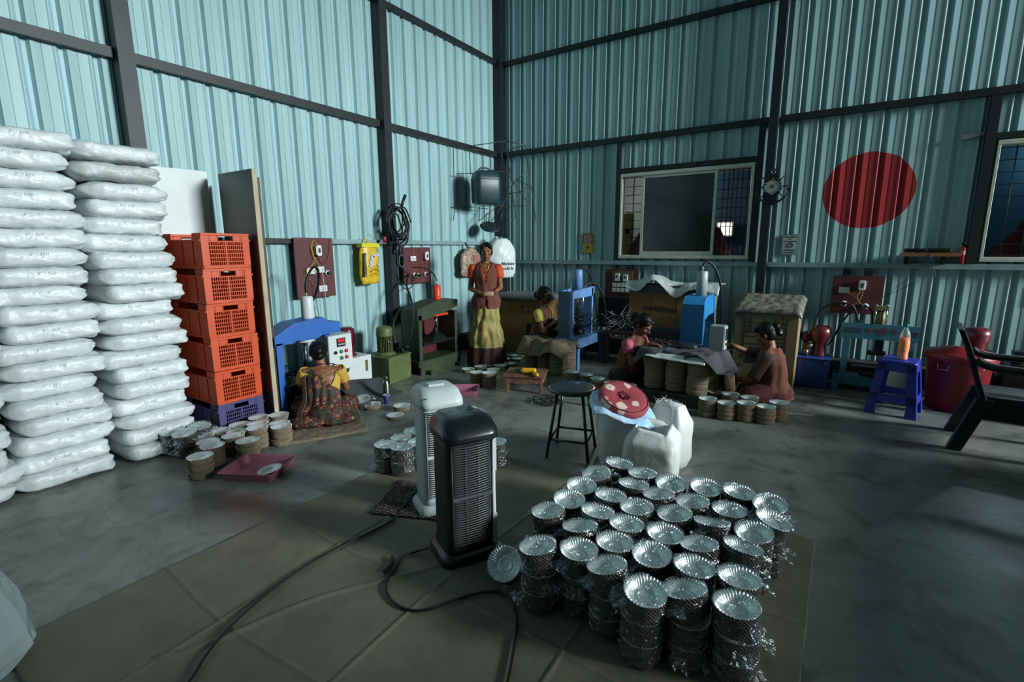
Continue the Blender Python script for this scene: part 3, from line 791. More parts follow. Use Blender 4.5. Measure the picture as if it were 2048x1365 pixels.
# ---- columns of beige card discs
def card_column(loc, h, R, label, seed):
    rnd = random.Random(seed); g = G(); z = 0; rings = []
    while z < h:
        hh = min(rnd.uniform(.03, .055), h - z + .001); dx, dy = rnd.uniform(-.005, .005), rnd.uniform(-.005, .005)
        for zz, rr in ((z, R - .003), (z + .003, R), (z + hh - .003, R), (z + hh, R - .003)):
            rings.append([Vector((dx + cos(a) * rr, dy + sin(a) * rr, zz)) for a in [2 * PI * i / 36 for i in range(36)]])
        z += hh
    g.loft(rings)
    return tag(g.obj('card_disc_stack', M_card, loc=loc), label, 'card discs', 'columns of beige card discs')
cb = [((-3.02, 5.36), .40, 'left'), ((-2.80, 5.22), .39, 'middle'), ((-2.60, 5.33), .41, 'right')]
cc = [(FL(1071, 742, 0), .37, 'leftmost card disc column under the shaggy jute rug'), (FL(1093, 746, 0), .36, 'second card disc column under the shaggy jute rug'), (FL(1121, 754, 0), .36, 'front right card disc column under the shaggy jute rug'), (FL(1137, 744, 0), .37, 'rear right card disc column under the shaggy jute rug')]
cpos = []
for i, (P, h, lb) in enumerate(cc):
    P = P.copy(); P.y += .1; cpos.append(P); 
cpos = [Vector((-3.20, 5.30, 0)), Vector((-2.99, 5.27, 0)), Vector((-2.78, 5.20, 0)), Vector((-2.74, 5.41, 0))]
for i, (P, (a, h, lb)) in enumerate(zip(cpos, cc)): card_column((P.x, P.y, .001), h, .098, lb, i)
dpos = [(-1.475, 4.83), (-1.265, 4.84), (-1.05, 4.80), (-.98, 5.0), (-1.19, 5.05), (-1.42, 5.04)]
dl = ['left column of card discs on the metal frame under the grey cloth', 'middle front column of card discs on the metal frame', 'front right column of card discs on the metal frame, best lit', 'rear right column of card discs beneath the fringed cloth', 'rear middle column of card discs on the metal frame', 'rear left column of card discs on the metal frame']
for i, (p, lb) in enumerate(zip(dpos, dl)): card_column((p[0], p[1], .125), .375 + .012 * (i % 2), .1, lb, 20 + i)
g = G(); pr_ = []
g.lathe([(.02, -.05), (.115, -.05), (.12, -.044), (.12, .03), (.11, .036), (.02, .036)], n=40)
tag(g.obj('card_disc_roll', mat('yellow_card', 'a39468', .75, var=.2, vscale=10), loc=(-.80, 5.02, .13 + .12), rot=(0, radians(82), .25)), 'thick roll of yellowish card discs standing on edge beside the card columns', 'card discs')
card_column((-.87, 5.35, .001), .30, .085, 'short column of card discs between the control box and the cross-legged person', 44)
card_column((-2.86, 5.62, .401), .26, .085, 'column of card discs held before the person at the pale blue press', 45)
# green metal frame under the card columns
t = thing('metal_frame', 'low dark green metal frame carrying the card disc columns', 'frame', (-1.22, 4.9, 0))
g = G()
for a, b, c, d, e, f in ((-.40, .40, -.22, -.20, .0, .015), (-.40, .40, -.22, -.20, .105, .12), (-.40, .40, .20, .22, 0, .015), (-.40, .40, .20, .22, .105, .12), (-.40, -.38, -.2, .2, .105, .12), (.38, .40, -.2, .2, .105, .12)): g.bb(a, b, c, d, e, f)
for x in (-.39, -.2, 0, .2, .39):
    for y in (-.21, .21): g.bb(x - .008, x + .008, y - .008, y + .008, .015, .105)
g.obj('frame_bars', mat('dark_green_metal', '28382f', .5, .2), t)
g = G(); g.bb(-.38, .38, -.2, .2, .108, .122); g.obj('top_sheet', M_steel, t)
g = G(); g.bb(-.385, .385, -.204, -.20, .015, .105); g.obj('side_sheet', mat('dark_green_metal', '28382f', .5, .2), t)
for p in PK + SB[:2] + [SB[3]] + ST: pass
# a pink tray holds one small bowl
SB2 = SB[2]
dup(SB2, (PTRAY.x, PTRAY.y, .014), (.12, -.1, 0), 'foil bowl with clear lid lying in the pink tray')
dup(PK[3], (PTRAY.x - .6, PTRAY.y - .2, -8), 0, 'x') if False else None
for p in PK + ST + SB: kill(p)
# ================================================================ heaters (tower coolers), stools, tray, rugs
M_wp = mat('white_appliance_plastic', 'c3cfce', 0.35, var=.06, vscale=4)
M_bp = mat('black_appliance_plastic', '11171c', 0.28, coat=.2)
M_bp2 = mat('black_grille_plastic', '272c2f', 0.35)
M_dk = mat('dark_void', '050607', 0.9)
M_bk = mat('black_rubber', '0d1011', 0.5)
M_chrome = mat('chrome', 'c9ced0', 0.15, 1.0)
def rrect(w, d, r, n=6, z=0.0, cx=0, cy=0, sk=0):
    pts = []
    for (sx, sy, a0) in ((1, 1, 0), (-1, 1, PI / 2), (-1, -1, PI), (1, -1, 1.5 * PI)):
        for k in range(n + 1):
            a = a0 + PI / 2 * k / n
            pts.append(Vector((cx + sx * (w / 2 - r) + r * cos(a), cy + sy * (d / 2 - r) + r * sin(a), z)))
    return pts
def tower(loc, rz, dark, label):
    t = thing('tower_heater', label, 'heater', loc, rz); t.scale = (1, 1, .90) if dark else (.92, .92, .915)
    H = .80; body = M_bp if dark else M_wp
    g = G()                                                     # base
    g.loft([rrect(.30, .27, .06, z=0), rrect(.305, .275, .06, z=.02), rrect(.29, .26, .06, z=.045), rrect(.25, .23, .05, z=.065)], smooth=True)
    g.obj('base', body, t)
    g = G(); g.loft([rrect(.245, .225, .045, z=.06), rrect(.235, .215, .045, z=.12), rrect(.235, .215, .045, z=.66), rrect(.245, .225, .05, z=.69)], smooth=True)
    g.obj('body', body if not dark else M_bp2, t)
    g = G()                                                     # head, overhanging at the front
    g.loft([rrect(.25, .24, .05, z=.685, cy=-.005), rrect(.275, .285, .06, z=.70, cy=-.025), rrect(.275, .28, .06, z=.735, cy=-.02), rrect(.25, .235, .06, z=.785, cy=0), rrect(.20, .17, .05, z=.803, cy=.015)], smooth=True, capsmooth=True)
    g.obj('head', body, t)
    # front louvres, horizontal and slightly bowed
    g = G(); g.bb(-.098, .098, -.112, -.106, .11, .665); g.obj('grille_recess', M_dk, t)
    g = G(); z = .12
    while z < .66:
        if abs(z - .385) > .012:
            pts = [(-.097 + .194 * k / 8, -.113 - .012 * sin(PI * k / 8), z) for k in range(9)]
            g.tube(pts, .0032, n=5)
        z += .0135
    for x in (-.097, -.03, .035, .097): g.cyl((x, -.118 + .006 * (abs(x) > .09), .115), (x, -.118 + .006 * (abs(x) > .09), .66), .003, n=5)
    g.bb(-.1, .1, -.126, -.113, .375, .393)
    g.obj('louvres', mat('heater_louvre_dark', '8d8f8d' if 0 else '4b4e4f', .35) if dark else M_wp, t)
    if dark:
        g = G()   # white seam strip along the right edge of the front
        for sx in (1,):
            pts = [(.126, -.100, .05), (.119, -.098, .3), (.119, -.098, .64), (.134, -.09, .70), (.134, -.06, .75), (.11, .0, .787), (.08, .06, .80)]
            g.tube(pts, .012, n=6, smoothpath=1)
        g.bb(.112, .132, -.112, -.06, .49, .655); g.bb(.112, .135, -.112, -.06, .07, .24)
        g.obj('side_trim', M_wp, t)['label'] = 'white side trim strip'
        g = G(); g.ell((.14, -.10, .03), (.025, .04, .03)); g.obj('foot', M_wp, t)
        g = G(); g.loft([rrect(.16, .02, .008, z=.0), rrect(.16, .02, .008, z=.008)]); g.obj('handle', M_bp, t, loc=(0, -.12, .745), rot=(.6, 0, 0))
    else:
        g = G(); g.bb(-.05, .05, -.03, .03, .79, .815); g.obj('handle', M_wp, t, bevel=.004)
        g = G(); g.cyl((-.10, -.13, .76), (-.10, -.145, .765), .004, n=10)
        g.obj('knob', M_bk, t)
    return t
tower((-1.46, 1.76, .006), radians(62), True, 'black tower heater with white side trim, nearest on the ground sheet')
tower((-1.86, 2.02, .010), radians(60), False, 'white tower heater standing on the patterned rug behind the black one')
# the white one turns its back: vent slots on its back face are the louvres of the builder
# patterned rug
def rug_mat(name, c1, c2, sc):
    M = bpy.data.materials.new(name); M.use_nodes = True; nt = M.node_tree; L = nt.links.new; b = nt.nodes['Principled BSDF']; b.inputs['Roughness'].default_value = .95
    tc = nt.nodes.new('ShaderNodeTexCoord'); v = nt.nodes.new('ShaderNodeTexVoronoi'); v.inputs['Scale'].default_value = sc; v.inputs['Randomness'].default_value = .25
    L(tc.outputs['Object'], v.inputs['Vector']); r = nt.nodes.new('ShaderNodeValToRGB'); e = r.color_ramp.elements
    e[0].position = .22; e[0].color = (*lin(c1), 1); e[1].position = .32; e[1].color = (*lin(c2), 1); L(v.outputs['Distance'], r.inputs[0]); L(r.outputs[0], b.inputs[0]); return M
def flat_poly(name, pts, M_, h, label, cat, amp=.004, n=40, z=0.001, bump=12):
    "bilinear patch through 4 floor corners with thickness h"
    A, B, C_, D = [Vector((p[0], p[1], 0)) for p in pts]
    g = G()
    def f(u, v, top):
        p = A * (1 - u) * (1 - v) + B * u * (1 - v) + C_ * u * v + D * (1 - u) * v
        e = .008 * noise.noise((p.x * 14, p.y * 14, 5)); p = p + Vector((e if u in (0, 1) else 0, e if v in (0, 1) else 0, 0))
        return p + Vector((0, 0, z + (h + amp * noise.noise((p.x * bump, p.y * bump, 1)) if top else 0)))
    top = [[g.bm.verts.new(f(i / n, j / n, 1)) for j in range(n + 1)] for i in range(n + 1)]
    bot = [[g.bm.verts.new(f(i / n, j / n, 0)) for j in range(n + 1)] for i in range(n + 1)]
    for i in range(n):
        for j in range(n):
            g.face([top[i][j], top[i + 1][j], top[i + 1][j + 1], top[i][j + 1]], True); g.face([bot[i][j + 1], bot[i + 1][j + 1], bot[i + 1][j], bot[i][j]])
    for i in range(n):
        g.face([bot[i][0], bot[i + 1][0], top[i + 1][0], top[i][0]]); g.face([bot[i + 1][n], bot[i][n], top[i][n], top[i + 1][n]])
        g.face([bot[0][i + 1], bot[0][i], top[0][i], top[0][i + 1]]); g.face([bot[n][i], bot[n][i + 1], top[n][i + 1], top[n][i]])
    return tag(g.obj(name, M_), label, cat)
flat_poly('patterned_rug', [(-2.12, 1.72), (-1.62, 1.93), (-1.80, 2.28), (-2.28, 2.10)], rug_mat('brown_woven_rug', '9a8f86', '2e2020', 46), .005, 'dark brown patterned rug under the white heater', 'rug', z=.016, amp=.002)
M_jute = mat('jute_fibre', '857a66', .95, var=.4, vscale=60, bump=1.0, bscale=110)
flat_poly('jute_mat', [(-4.05, 2.40), (-3.50, 2.02), (-3.18, 2.62), (-3.75, 2.98)], M_jute, .02, 'rough beige jute mat under the seated person in the sari', 'mat', amp=.008, bump=18)

# pink trays
M_pink = mat('pink_tray_plastic', 'a8667c', .4, var=.08)
def tray(loc, rz, w, d, label):
    t = thing('plastic_tray', label, 'tray', loc, rz); g = G()
    o_, i_ = [], []
    R0 = rrect(w - .05, d - .05, .02, z=0); R1 = rrect(w, d, .025, z=.056); R2 = rrect(w + .012, d + .012, .03, z=.06); R3 = rrect(w - .014, d - .014, .02, z=.058); R4 = rrect(w - .065, d - .065, .02, z=.008)
    g.loft([R0, R1, R2, R3, R4], smooth=False); g.obj('tray_body', M_pink, t); return t
tray((-3.20, 1.69, .001), radians(28), .38, .32, 'pink plastic tray on the floor below the plate stacks, holding a foil bowl')
tray((-3.22, 3.92, .001), radians(35), .34, .28, 'pink plastic tray on the floor behind the white heater')

# black round stool
M_blk = mat('black_gloss_paint', '0d1416', .25, coat=.4)
t = thing('round_stool', 'black metal stool with glossy round seat and three visible legs, left of the white sacks', 'stool', (-1.56, 3.16, 0), .25)
g = G(); g.lathe([(.02, .478), (.17, .478), (.182, .484), (.185, .495), (.178, .505), (.15, .508), (.02, .504)], n=48); g.obj('seat', M_blk, t)
leg = []
for k in range(4):
    a = PI / 4 + k * PI / 2; top = Vector((cos(a) * .13, sin(a) * .13, .48)); bt = Vector((cos(a) * .215, sin(a) * .215, 0)); leg.append((top, bt))
    g = G(); g.cyl(top, bt, .0115, n=12); g.obj('leg', M_blk, t)
g = G()
for k in range(4):
    p, q = leg[k][0].lerp(leg[k][1], .72), leg[(k + 1) % 4][0].lerp(leg[(k + 1) % 4][1], .72); g.cyl(p, q, .009, n=10)
g.obj('stretcher', M_blk, t)

# blue plastic stool
M_bl = mat('blue_stool_plastic', '27329a', .38)
t = thing('plastic_stool', 'blue plastic stool carrying the orange drink bottle', 'stool', (.52, 5.62, 0), radians(-12))
def lerp(a, b, u): return a + (b - a) * u
g = G(); g.loft([rrect(.27, .27, .03, z=.465), rrect(.285, .285, .035, z=.475), rrect(.285, .285, .035, z=.488), rrect(.26, .26, .03, z=.498)]); g.obj('seat', M_bl, t)
for (sx, sy) in ((1, 1), (1, -1), (-1, 1), (-1, -1)):
    g = G()
    def P(z): u = 1 - z / .48; return .137 + .055 * u
    for a, b in (((0), (.48)),):
        rings = []
        for z in (0, .02, .12, .48):
            w_ = .068 + (.015 if z < .03 else 0); e = P(z); 
            rings.append([Vector((sx * e, sy * e, z)), Vector((sx * (e - w_), sy * e, z)), Vector((sx * (e - w_), sy * (e - .006), z)), Vector((sx * (e - .01), sy * (e - .01), z)), Vector((sx * (e - .006), sy * (e - w_), z)), Vector((sx * e, sy * (e - w_), z))])
        g.loft(rings, smooth=False)
    g.obj('leg', M_bl, t)
for k in range(4):
    A = Matrix.Rotation(k * PI / 2, 3, 'Z')
    for z0, z1 in ((.40, .48), (.12, .19)):
        g = G(); q = []
        for z in (z0, z1):
            e = .137 + .055 * (1 - z / .48)
            q.append([A @ Vector((-e, e, z)), A @ Vector((e, e, z)), A @ Vector((e, e - .006, z)), A @ Vector((-e, e - .006, z))])
        g.loft(q, smooth=False); g.obj('side_rail', M_bl, t, bevel=.002)
t = thing('drink_bottle', 'plastic bottle half full of orange soft drink on the blue stool', 'bottle', (.53, 5.58, .500))
g = G(); g.lathe([(.012, .001), (.036, .001), (.040, .008), (.040, .05), (.0375, .06), (.040, .07), (.040, .205), (.036, .235), (.022, .27), (.0135, .285), (.0135, .30)], n=28, cap=False)
g.obj('bottle_shell', mat('clear_pet', 'e8f4f0', .05, alpha=.22, spec=1.0), t)
g = G(); g.lathe([(.010, .004), (.034, .004), (.0375, .010), (.0375, .05), (.0355, .06), (.0375, .07), (.0375, .198), (.01, .198)], n=24); g.obj('orange_drink', mat('orange_liquid', 'ff7a1c', .2, emit=0), t)
g = G(); g.lathe([(.0406, .085), (.0409, .087), (.0409, .172), (.0406, .174)], n=28, cap=False)
g.obj('bottle_label', mat('orange_label', 'ee6a26', .4, var=.6, vscale=26, vcol='f3b48a'), t)
g = G(); g.lathe([(.0, .298), (.0155, .298), (.0155, .318), (.013, .321), (.0, .321)], n=20); g.obj('cap', mat('green_cap', '157a52', .4), t)

# white sacks with folded packet and cushion
M_ws = mat('white_flour_sack', 'd5dbd6', .55, bump=.5, bscale=14)
def soft_sack(loc, rz, w, d, h, seed, label, top=.75, lip=False):
    g = G(); n = 44; K = 22; rings = []
    for k in range(K + 1):
        u = k / K; s_ = 1.0 if u < top else 1 - (u - top) / (1 - top) * .35
        bul = 1 + .07 * sin(PI * min(1, u / .9)); base = .9 + .1 * min(1, u * 8)
        r = []
        for i in range(n):
            a = 2 * PI * i / n; m_ = .42; X = math.copysign(abs(cos(a)) ** m_, cos(a)) * w / 2; Y = math.copysign(abs(sin(a)) ** m_, sin(a)) * d / 2
            q = s_ * bul * base * (1 + .07 * noise.noise((cos(a) * 1.6 + seed, sin(a) * 1.6, u * 3.0)) + .02 * noise.noise((cos(a) * 6, sin(a) * 6 + seed, u * 9)))
            r.append(Vector((X * q, Y * q, u * h * (1 + .10 * noise.noise((cos(a) * 1.1, sin(a) * 1.1, seed)) * (u > .6)))))
        rings.append(r)
    if lip:
        last = rings[-1]; c = sum(last, Vector()) / n
        rings.append([c + (p - c) * .94 + Vector((0, 0, -.03)) for p in last]); rings.append([c + (p - c) * .55 + Vector((0, 0, -.10)) for p in last])
    g.loft(rings, capsmooth=True)
    return tag(g.obj('white_sack', M_ws, loc=loc, rot=(0, 0, rz)), label, 'sack')
soft_sack((-1.18, 3.22, 0), radians(25), .36, .36, .43, 3, 'tall white sack beside the black stool, under the red cushion')
soft_sack((-.90, 2.98, .0), radians(10), .32, .32, .40, 9, 'open topped white sack, right of the one carrying the cushion', top=.8, lip=True)
soft_sack((-.90, 3.36, .0), radians(-20), .26, .2, .44, 15, 'white sack with frayed top behind the open one')
g = G(); rnd = random.Random(3)
for k in range(26):
    a = rnd.uniform(0, 2 * PI); p = Vector((-.92 + .07 * cos(a), 3.34 + .05 * sin(a), .43)); g.tube([p, p + Vector((rnd.uniform(-.02, .02), rnd.uniform(-.02, .02), .025)), p + Vector((rnd.uniform(-.04, .04), rnd.uniform(-.04, .04), rnd.uniform(.02, .05)))], .0016, n=4)
tag(g.obj('frayed_threads', M_ws), 'white frayed threads at the mouth of the rear sack', 'threads', kind='stuff')
CM = Matrix.Translation((-1.02, 2.99, .455)) @ Euler((radians(14), radians(14), radians(20))).to_matrix().to_4x4()
t = thing('folded_packet', 'pale blue printed plastic packet folded flat under the cushion', 'packet', (-1.13, 3.05, .455), (radians(18), radians(16), radians(30)))
g = G()
def pk(u, v):
    x = (u - .5) * .46; y = (v - .5) * .34
    return Vector((x * (1 - .25 * abs(v - .5)), y * (1 - .3 * abs(u - .5)), .016 + .016 * noise.noise((x * 9, y * 9, 2)) + .01 * noise.noise((x * 26, y * 22, 2)) - .5 * max(0, abs(x) - .16) - .4 * max(0, abs(y) - .13)))
g.grid(pk, 24, 18); g.obj('packet_film', mat('pale_blue_film', '7fb4e0', .3, var=.5, vscale=9, vcol='c9def0'), t, solid=.006)
t = thing('round_cushion', 'round red cushion with white flowers on top of the white sack', 'cushion', (-1.15, 3.08, .476), (radians(20), radians(16), radians(20))); t.scale = (1.08, 1.08, 1)
def flower_mat():
    M = bpy.data.materials.new('red_flower_cloth'); M.use_nodes = True; nt = M.node_tree; L = nt.links.new; b = nt.nodes['Principled BSDF']; b.inputs['Roughness'].default_value = .8
    tc = nt.nodes.new('ShaderNodeTexCoord'); v = nt.nodes.new('ShaderNodeTexVoronoi'); v.inputs['Scale'].default_value = 10.5; v.inputs['Randomness'].default_value = .9
    mp = nt.nodes.new('ShaderNodeMapping'); mp.inputs['Scale'].default_value = (1, 1, .3); mp.inputs['Location'].default_value = (.03, .02, 0); L(tc.outputs['Object'], mp.inputs[0]); L(mp.outputs[0], v.inputs['Vector']); r = nt.nodes.new('ShaderNodeValToRGB'); e = r.color_ramp.elements
    e[0].position = 0; e[0].color = (*lin('4a5a4c'), 1); e[1].position = .44; e[1].color = (*lin('9a3c48'), 1)
    for p, c in ((.05, '4a5a4c'), (.09, 'd0b7a4'), (.20, 'd8cbbb'), (.34, 'd9b3aa'), (.38, 'a34350')): q = e.new(p); q.color = (*lin(c), 1)
    nn = nt.nodes.new('ShaderNodeTexNoise'); nn.inputs['Scale'].default_value = 34; L(tc.outputs['Object'], nn.inputs[0]); ad = nt.nodes.new('ShaderNodeMath'); ad.operation = 'MULTIPLY_ADD'; ad.inputs[1].default_value = .38; L(nn.outputs['Fac'], ad.inputs[0]); L(v.outputs['Distance'], ad.inputs[2]); sb = nt.nodes.new('ShaderNodeMath'); sb.operation = 'SUBTRACT'; L(ad.outputs[0], sb.inputs[0]); sb.inputs[1].default_value = .17
    L(sb.outputs[0], r.inputs[0]); L(r.outputs[0], b.inputs[0]); return M
g = G(); g.lathe([(.0, .004), (.09, .001), (.145, .006), (.158, .022), (.160, .04), (.150, .058), (.12, .068), (.06, .064), (.02, .054), (.0, .052)], n=48)
g.obj('cushion_body', flower_mat(), t)
g = G(); g.torus((0, 0, .060), .146, .004, n=40); g.torus((0, 0, .014), .153, .004, n=40); g.obj('piping', mat('dark_red_piping', '5a1c28', .8), t)
g = G()
for k in range(9):
    a = k * 2 * PI / 9; g.ell((.022 * cos(a), .022 * sin(a), .064), (.022, .007, .008), rot=(0, -.4, a))
g.obj('centre_tuft', mat('dark_red_tuft', '74202c', .8), t)

# low wooden table with drill
M_wd = mat('reddish_worn_wood', '7c5746', .65, var=.45, vscale=7, stretch=(4, .6, 4), bump=.3, bscale=12)
t = thing('low_table', 'low worn wooden table with the yellow drill lying on it', 'table', (-2.74, 4.42, 0), radians(22))
g = G(); g.bb(-.22, .22, -.185, .185, .168, .192); g.obj('tabletop', M_wd, t, bevel=.004)
g = G(); g.bb(-.2, .2, -.17, -.15, .105, .168); g.bb(-.2, .2, .15, .17, .105, .168); g.bb(-.2, -.18, -.15, .15, .105, .168); g.bb(.18, .2, -.15, .15, .105, .168); g.obj('apron', M_wd, t)
for sx in (-1, 1):
    for sy in (-1, 1):
        g = G(); g.loft([rrect(.028, .028, .006, 2, 0, sx * .18, sy * .15), rrect(.042, .042, .006, 2, .12, sx * .18, sy * .15), rrect(.042, .042, .006, 2, .168, sx * .18, sy * .15)], smooth=False); g.obj('leg', M_wd, t)
M_yt = mat('yellow_tool_plastic', 'e0a81a', .45)
t = thing('power_drill', 'yellow power drill lying on the low wooden table', 'drill', (-2.72, 4.33, .228), radians(22))
g = G(); g.cyl((-.01, 0, 0), (.12, 0, 0), .03, .032); g.ell((.12, 0, 0), (.02, .03, .032)); g.cap((.1, 0, -.005), (.145, -.09, -.016), .020, .019); g.cap((.145, -.09, -.016), (.16, -.10, -.014), .022); g.obj('drill_body', M_yt, t, remesh=.004, smooth=2)
g = G(); g.cyl((-.06, 0, 0), (-.01, 0, 0), .022, .027); g.cyl((-.10, 0, 0), (-.06, 0, 0), .012, .02); g.cyl((-.15, 0, 0), (-.1, 0, 0), .004); g.obj('chuck', mat('grey_chuck', '4d4d4b', .4, .6), t)
P0 = Vector((-2.55, 4.28, .22)); 
g = G(); pts = [(-2.563, 4.30, .205), (-2.53, 4.20, .195), (-2.50, 4.17, .10), (-2.50, 4.16, .01)]
rnd = random.Random(5)
for k in range(60):
    a = k * .55; r_ = .10 + .05 * sin(k * .37) + rnd.uniform(-.01, .01); pts.append((-2.32 + r_ * cos(a) * 1.1, 4.12 + r_ * sin(a), .008 + .012 * (k % 3)))
pts += [(-2.1, 4.2, .008), (-1.9, 4.25, .006)]
g.tube(pts, .0038, n=6, smoothpath=2); tag(g.obj('drill_cord', M_bk), 'black cord of the drill coiled on the floor below the low table', 'cord')

# cables across the foreground sheet
def cable(pts, r, label, z=.012, name='power_cable'):
    g = G(); g.tube([(p[0], p[1], p[2] if len(p) > 2 else z + r) for p in pts], r, n=8, smoothpath=3); return tag(g.obj(name, M_bk), label, 'cable')
cable([(-1.98, 1.99, .10), (-2.02, 1.93, .03), (-1.99, 1.84, .02), (-1.94, 1.74), (-1.98, 1.47), (-1.99, 1.26), (-1.98, 1.09), (-1.92, .85), (-1.84, .70), (-1.765, .62), (-1.70, .50), (-1.7, .3)], .0062, 'long black power cable curving across the sheet from the white heater to the bottom edge')
cable([(-1.57, 1.62, .05), (-1.64, 1.60, .016), (-1.665, 1.53), (-1.625, 1.45), (-1.60, 1.37), (-1.53, 1.30), (-1.41, 1.27), (-1.31, 1.31), (-1.24, 1.46), (-1.16, 1.57), (-1.07, 1.59), (-.97, 1.50), (-.90, 1.37), (-.84, 1.24), (-.78, 1.1), (-.7, .9)], .006, 'black power cable of the black heater looping to the bottom edge')
cable([(-1.645, 1.40), (-1.66, 1.46), (-1.70, 1.50)], .009, 'short thick end of black cable lying left of the loop', name='cable_end')

# steel flask, cup
t = thing('steel_flask', 'steel drinking flask standing on the floor between the green power unit and the white heater', 'flask', (-3.76, 3.36, 0))
g = G(); g.lathe([(.0, 0), (.033, 0), (.035, .004), (.035, .15), (.024, .18), (.02, .195)], n=24); g.obj('flask_body', mat('brushed_steel', 'a9b0b2', .25, 1), t)
g = G(); g.lathe([(.0, .195), (.022, .195), (.022, .235), (.0, .236)], n=20); g.obj('cap', mat('grey_cap', '51585a', .4, .6), t)
t = thing('paper_cup', 'small purple and white paper cup in front of the steel flask', 'cup', (-3.63, 3.24, 0))
g = G(); g.lathe([(.0, 0), (.024, 0), (.032, .085), (.034, .088), (.030, .086), (.022, .01), (0, .01)], n=24); g.obj('cup_body', mat('purple_cup', '5d5aa8', .6, var=.5, vscale=60, vcol='3c3a78'), t)
g = G(); g.torus((0, 0, .087), .032, .0025, n=24, k=6); g.obj('rim', mat('white_rim', 'd8dcdc', .5), t)
# clear bag at bottom-left
g = G(); rnd = random.Random(8); rings = []
for k in range(9):
    u = k / 8; rings.append([Vector((cos(a) * (.26 + .05 * sin(u * 7)) * (1 - .55 * u ** 2) * (1 + rnd.uniform(-.07, .07)), sin(a) * .24 * (1 - .5 * u ** 2) * (1 + rnd.uniform(-.07, .07)), u * .42 + rnd.uniform(-.02, .02))) for a in [2 * PI * i / 20 for i in range(20)]])
g.loft(rings, smooth=False)
tag(g.obj('plastic_bag', mat('crinkled_clear_plastic', 'c4d6d8', .2, bump=1.0, bscale=18, alpha=.75), loc=(-2.60, .16, 0)), 'crumpled translucent plastic bag in the bottom left corner', 'bag')

# dark plastic arm chair
M_ch = mat('dark_brown_chair_plastic', '15171a', .38)
t = thing('armchair', 'dark plastic armchair seen from the side at the right edge of the photo', 'chair', (1.15, 4.98, 0), radians(-6))
# faces local +X
g = G()
for sy in (-1, 1):
    pass
g.loft([rrect(.44, .42, .06, z=.40, cx=.03), rrect(.47, .45, .06, z=.415, cx=.03), rrect(.46, .44, .06, z=.43, cx=.03)]); g.bb(-.19, .24, -.215, -.2, .33, .41); g.bb(-.19, .24, .2, .215, .33, .41); g.bb(.235, .25, -.2, .2, .30, .41); g.bb(-.19, .25, -.235, -.215, .26, .41); g.bb(-.19, .25, .215, .235, .26, .41); g.obj('seat', M_ch, t, bevel=.004)
g = G()
bk = [(-.15, .38), (-.20, .52), (-.27, .74), (-.335, .90), (-.375, .905), (-.33, .80), (-.27, .62), (-.215, .46), (-.19, .38)]
for y0, y1 in ((-.24, -.17), (.17, .24)): g.prism(bk, 'y', y0, y1)
for y in (-.11, -.04, .03, .10): g.prism(bk, 'y', y, y + .035)
g.prism([(-.28, .76), (-.335, .90), (-.375, .905), (-.33, .80)], 'y', -.24, .24); g.prism([(-.17, .40), (-.19, .48), (-.21, .47), (-.19, .38)], 'y', -.24, .24)
g.obj('backrest', M_ch, t, bevel=.006)
for sy in (-1, 1):
    g = G(); g.tube([(-.25, sy * .245, .70), (-.20, sy * .25, .655), (-.05, sy * .265, .645), (.15, sy * .27, .648), (.24, sy * .27, .635), (.27, sy * .265, .58), (.26, sy * .255, .42)], .028, n=8, smoothpath=2)
    g.obj('armrest', M_ch, t)
    for (xa, xb) in ((-.17, -.30), (.21, .27)):
        g = G(); w_ = .045
        g.loft([[Vector((xb - w_, sy * .25 - .03, 0)), Vector((xb + w_, sy * .25 - .03, 0)), Vector((xb + w_, sy * .25 + .03, 0)), Vector((xb - w_, sy * .25 + .03, 0))],
                [Vector((xa - .05, sy * .215 - .03, .41)), Vector((xa + .05, sy * .215 - .03, .41)), Vector((xa + .05, sy * .215 + .03, .41)), Vector((xa - .05, sy * .215 + .03, .41))]], smooth=False)
        g.obj('leg', M_ch, t, bevel=.006)
# red drum with lid
M_rd = mat('red_drum_plastic', '8a1f2b', .42, var=.15, vscale=4)
t = thing('lidded_drum', 'large dark red plastic drum with lid and wire handles, behind the armchair', 'drum', (.99, 6.02, 0))
g = G(); g.lathe([(.0, 0), (.195, 0), (.205, .01), (.235, .46), (.25, .475), (.25, .50), (.235, .505), (0, .505)], n=48); g.obj('drum_body', M_rd, t)
g = G(); g.lathe([(.262, .475), (.268, .48), (.268, .53), (.255, .545), (.16, .56), (.15, .575), (.06, .58), (.05, .59), (0, .59)], n=48); g.obj('lid', M_rd, t)
g = G()
for a in (-2.15, -1.2, -.4):
    c = Vector((cos(a) * .256, sin(a) * .256, .45)); sd = Vector((-sin(a), cos(a), 0)) * .045; g.tube([c - sd, c - sd * .8 + Vector((0, 0, -.05)), c + sd * .8 + Vector((0, 0, -.05)), c + sd], .003, n=5)
g.obj('wire_handles', M_chrome, t)
g = G(); g.lathe([(.0, 0), (.13, 0), (.14, .02), (.14, .28), (.12, .3), (0, .3)], n=28)
tag(g.obj('white_bucket', mat('grey_white_plastic', 'b9b9ae', .6), loc=(.58, 6.28, .0)), 'small pale bucket standing behind the blue stool', 'bucket')
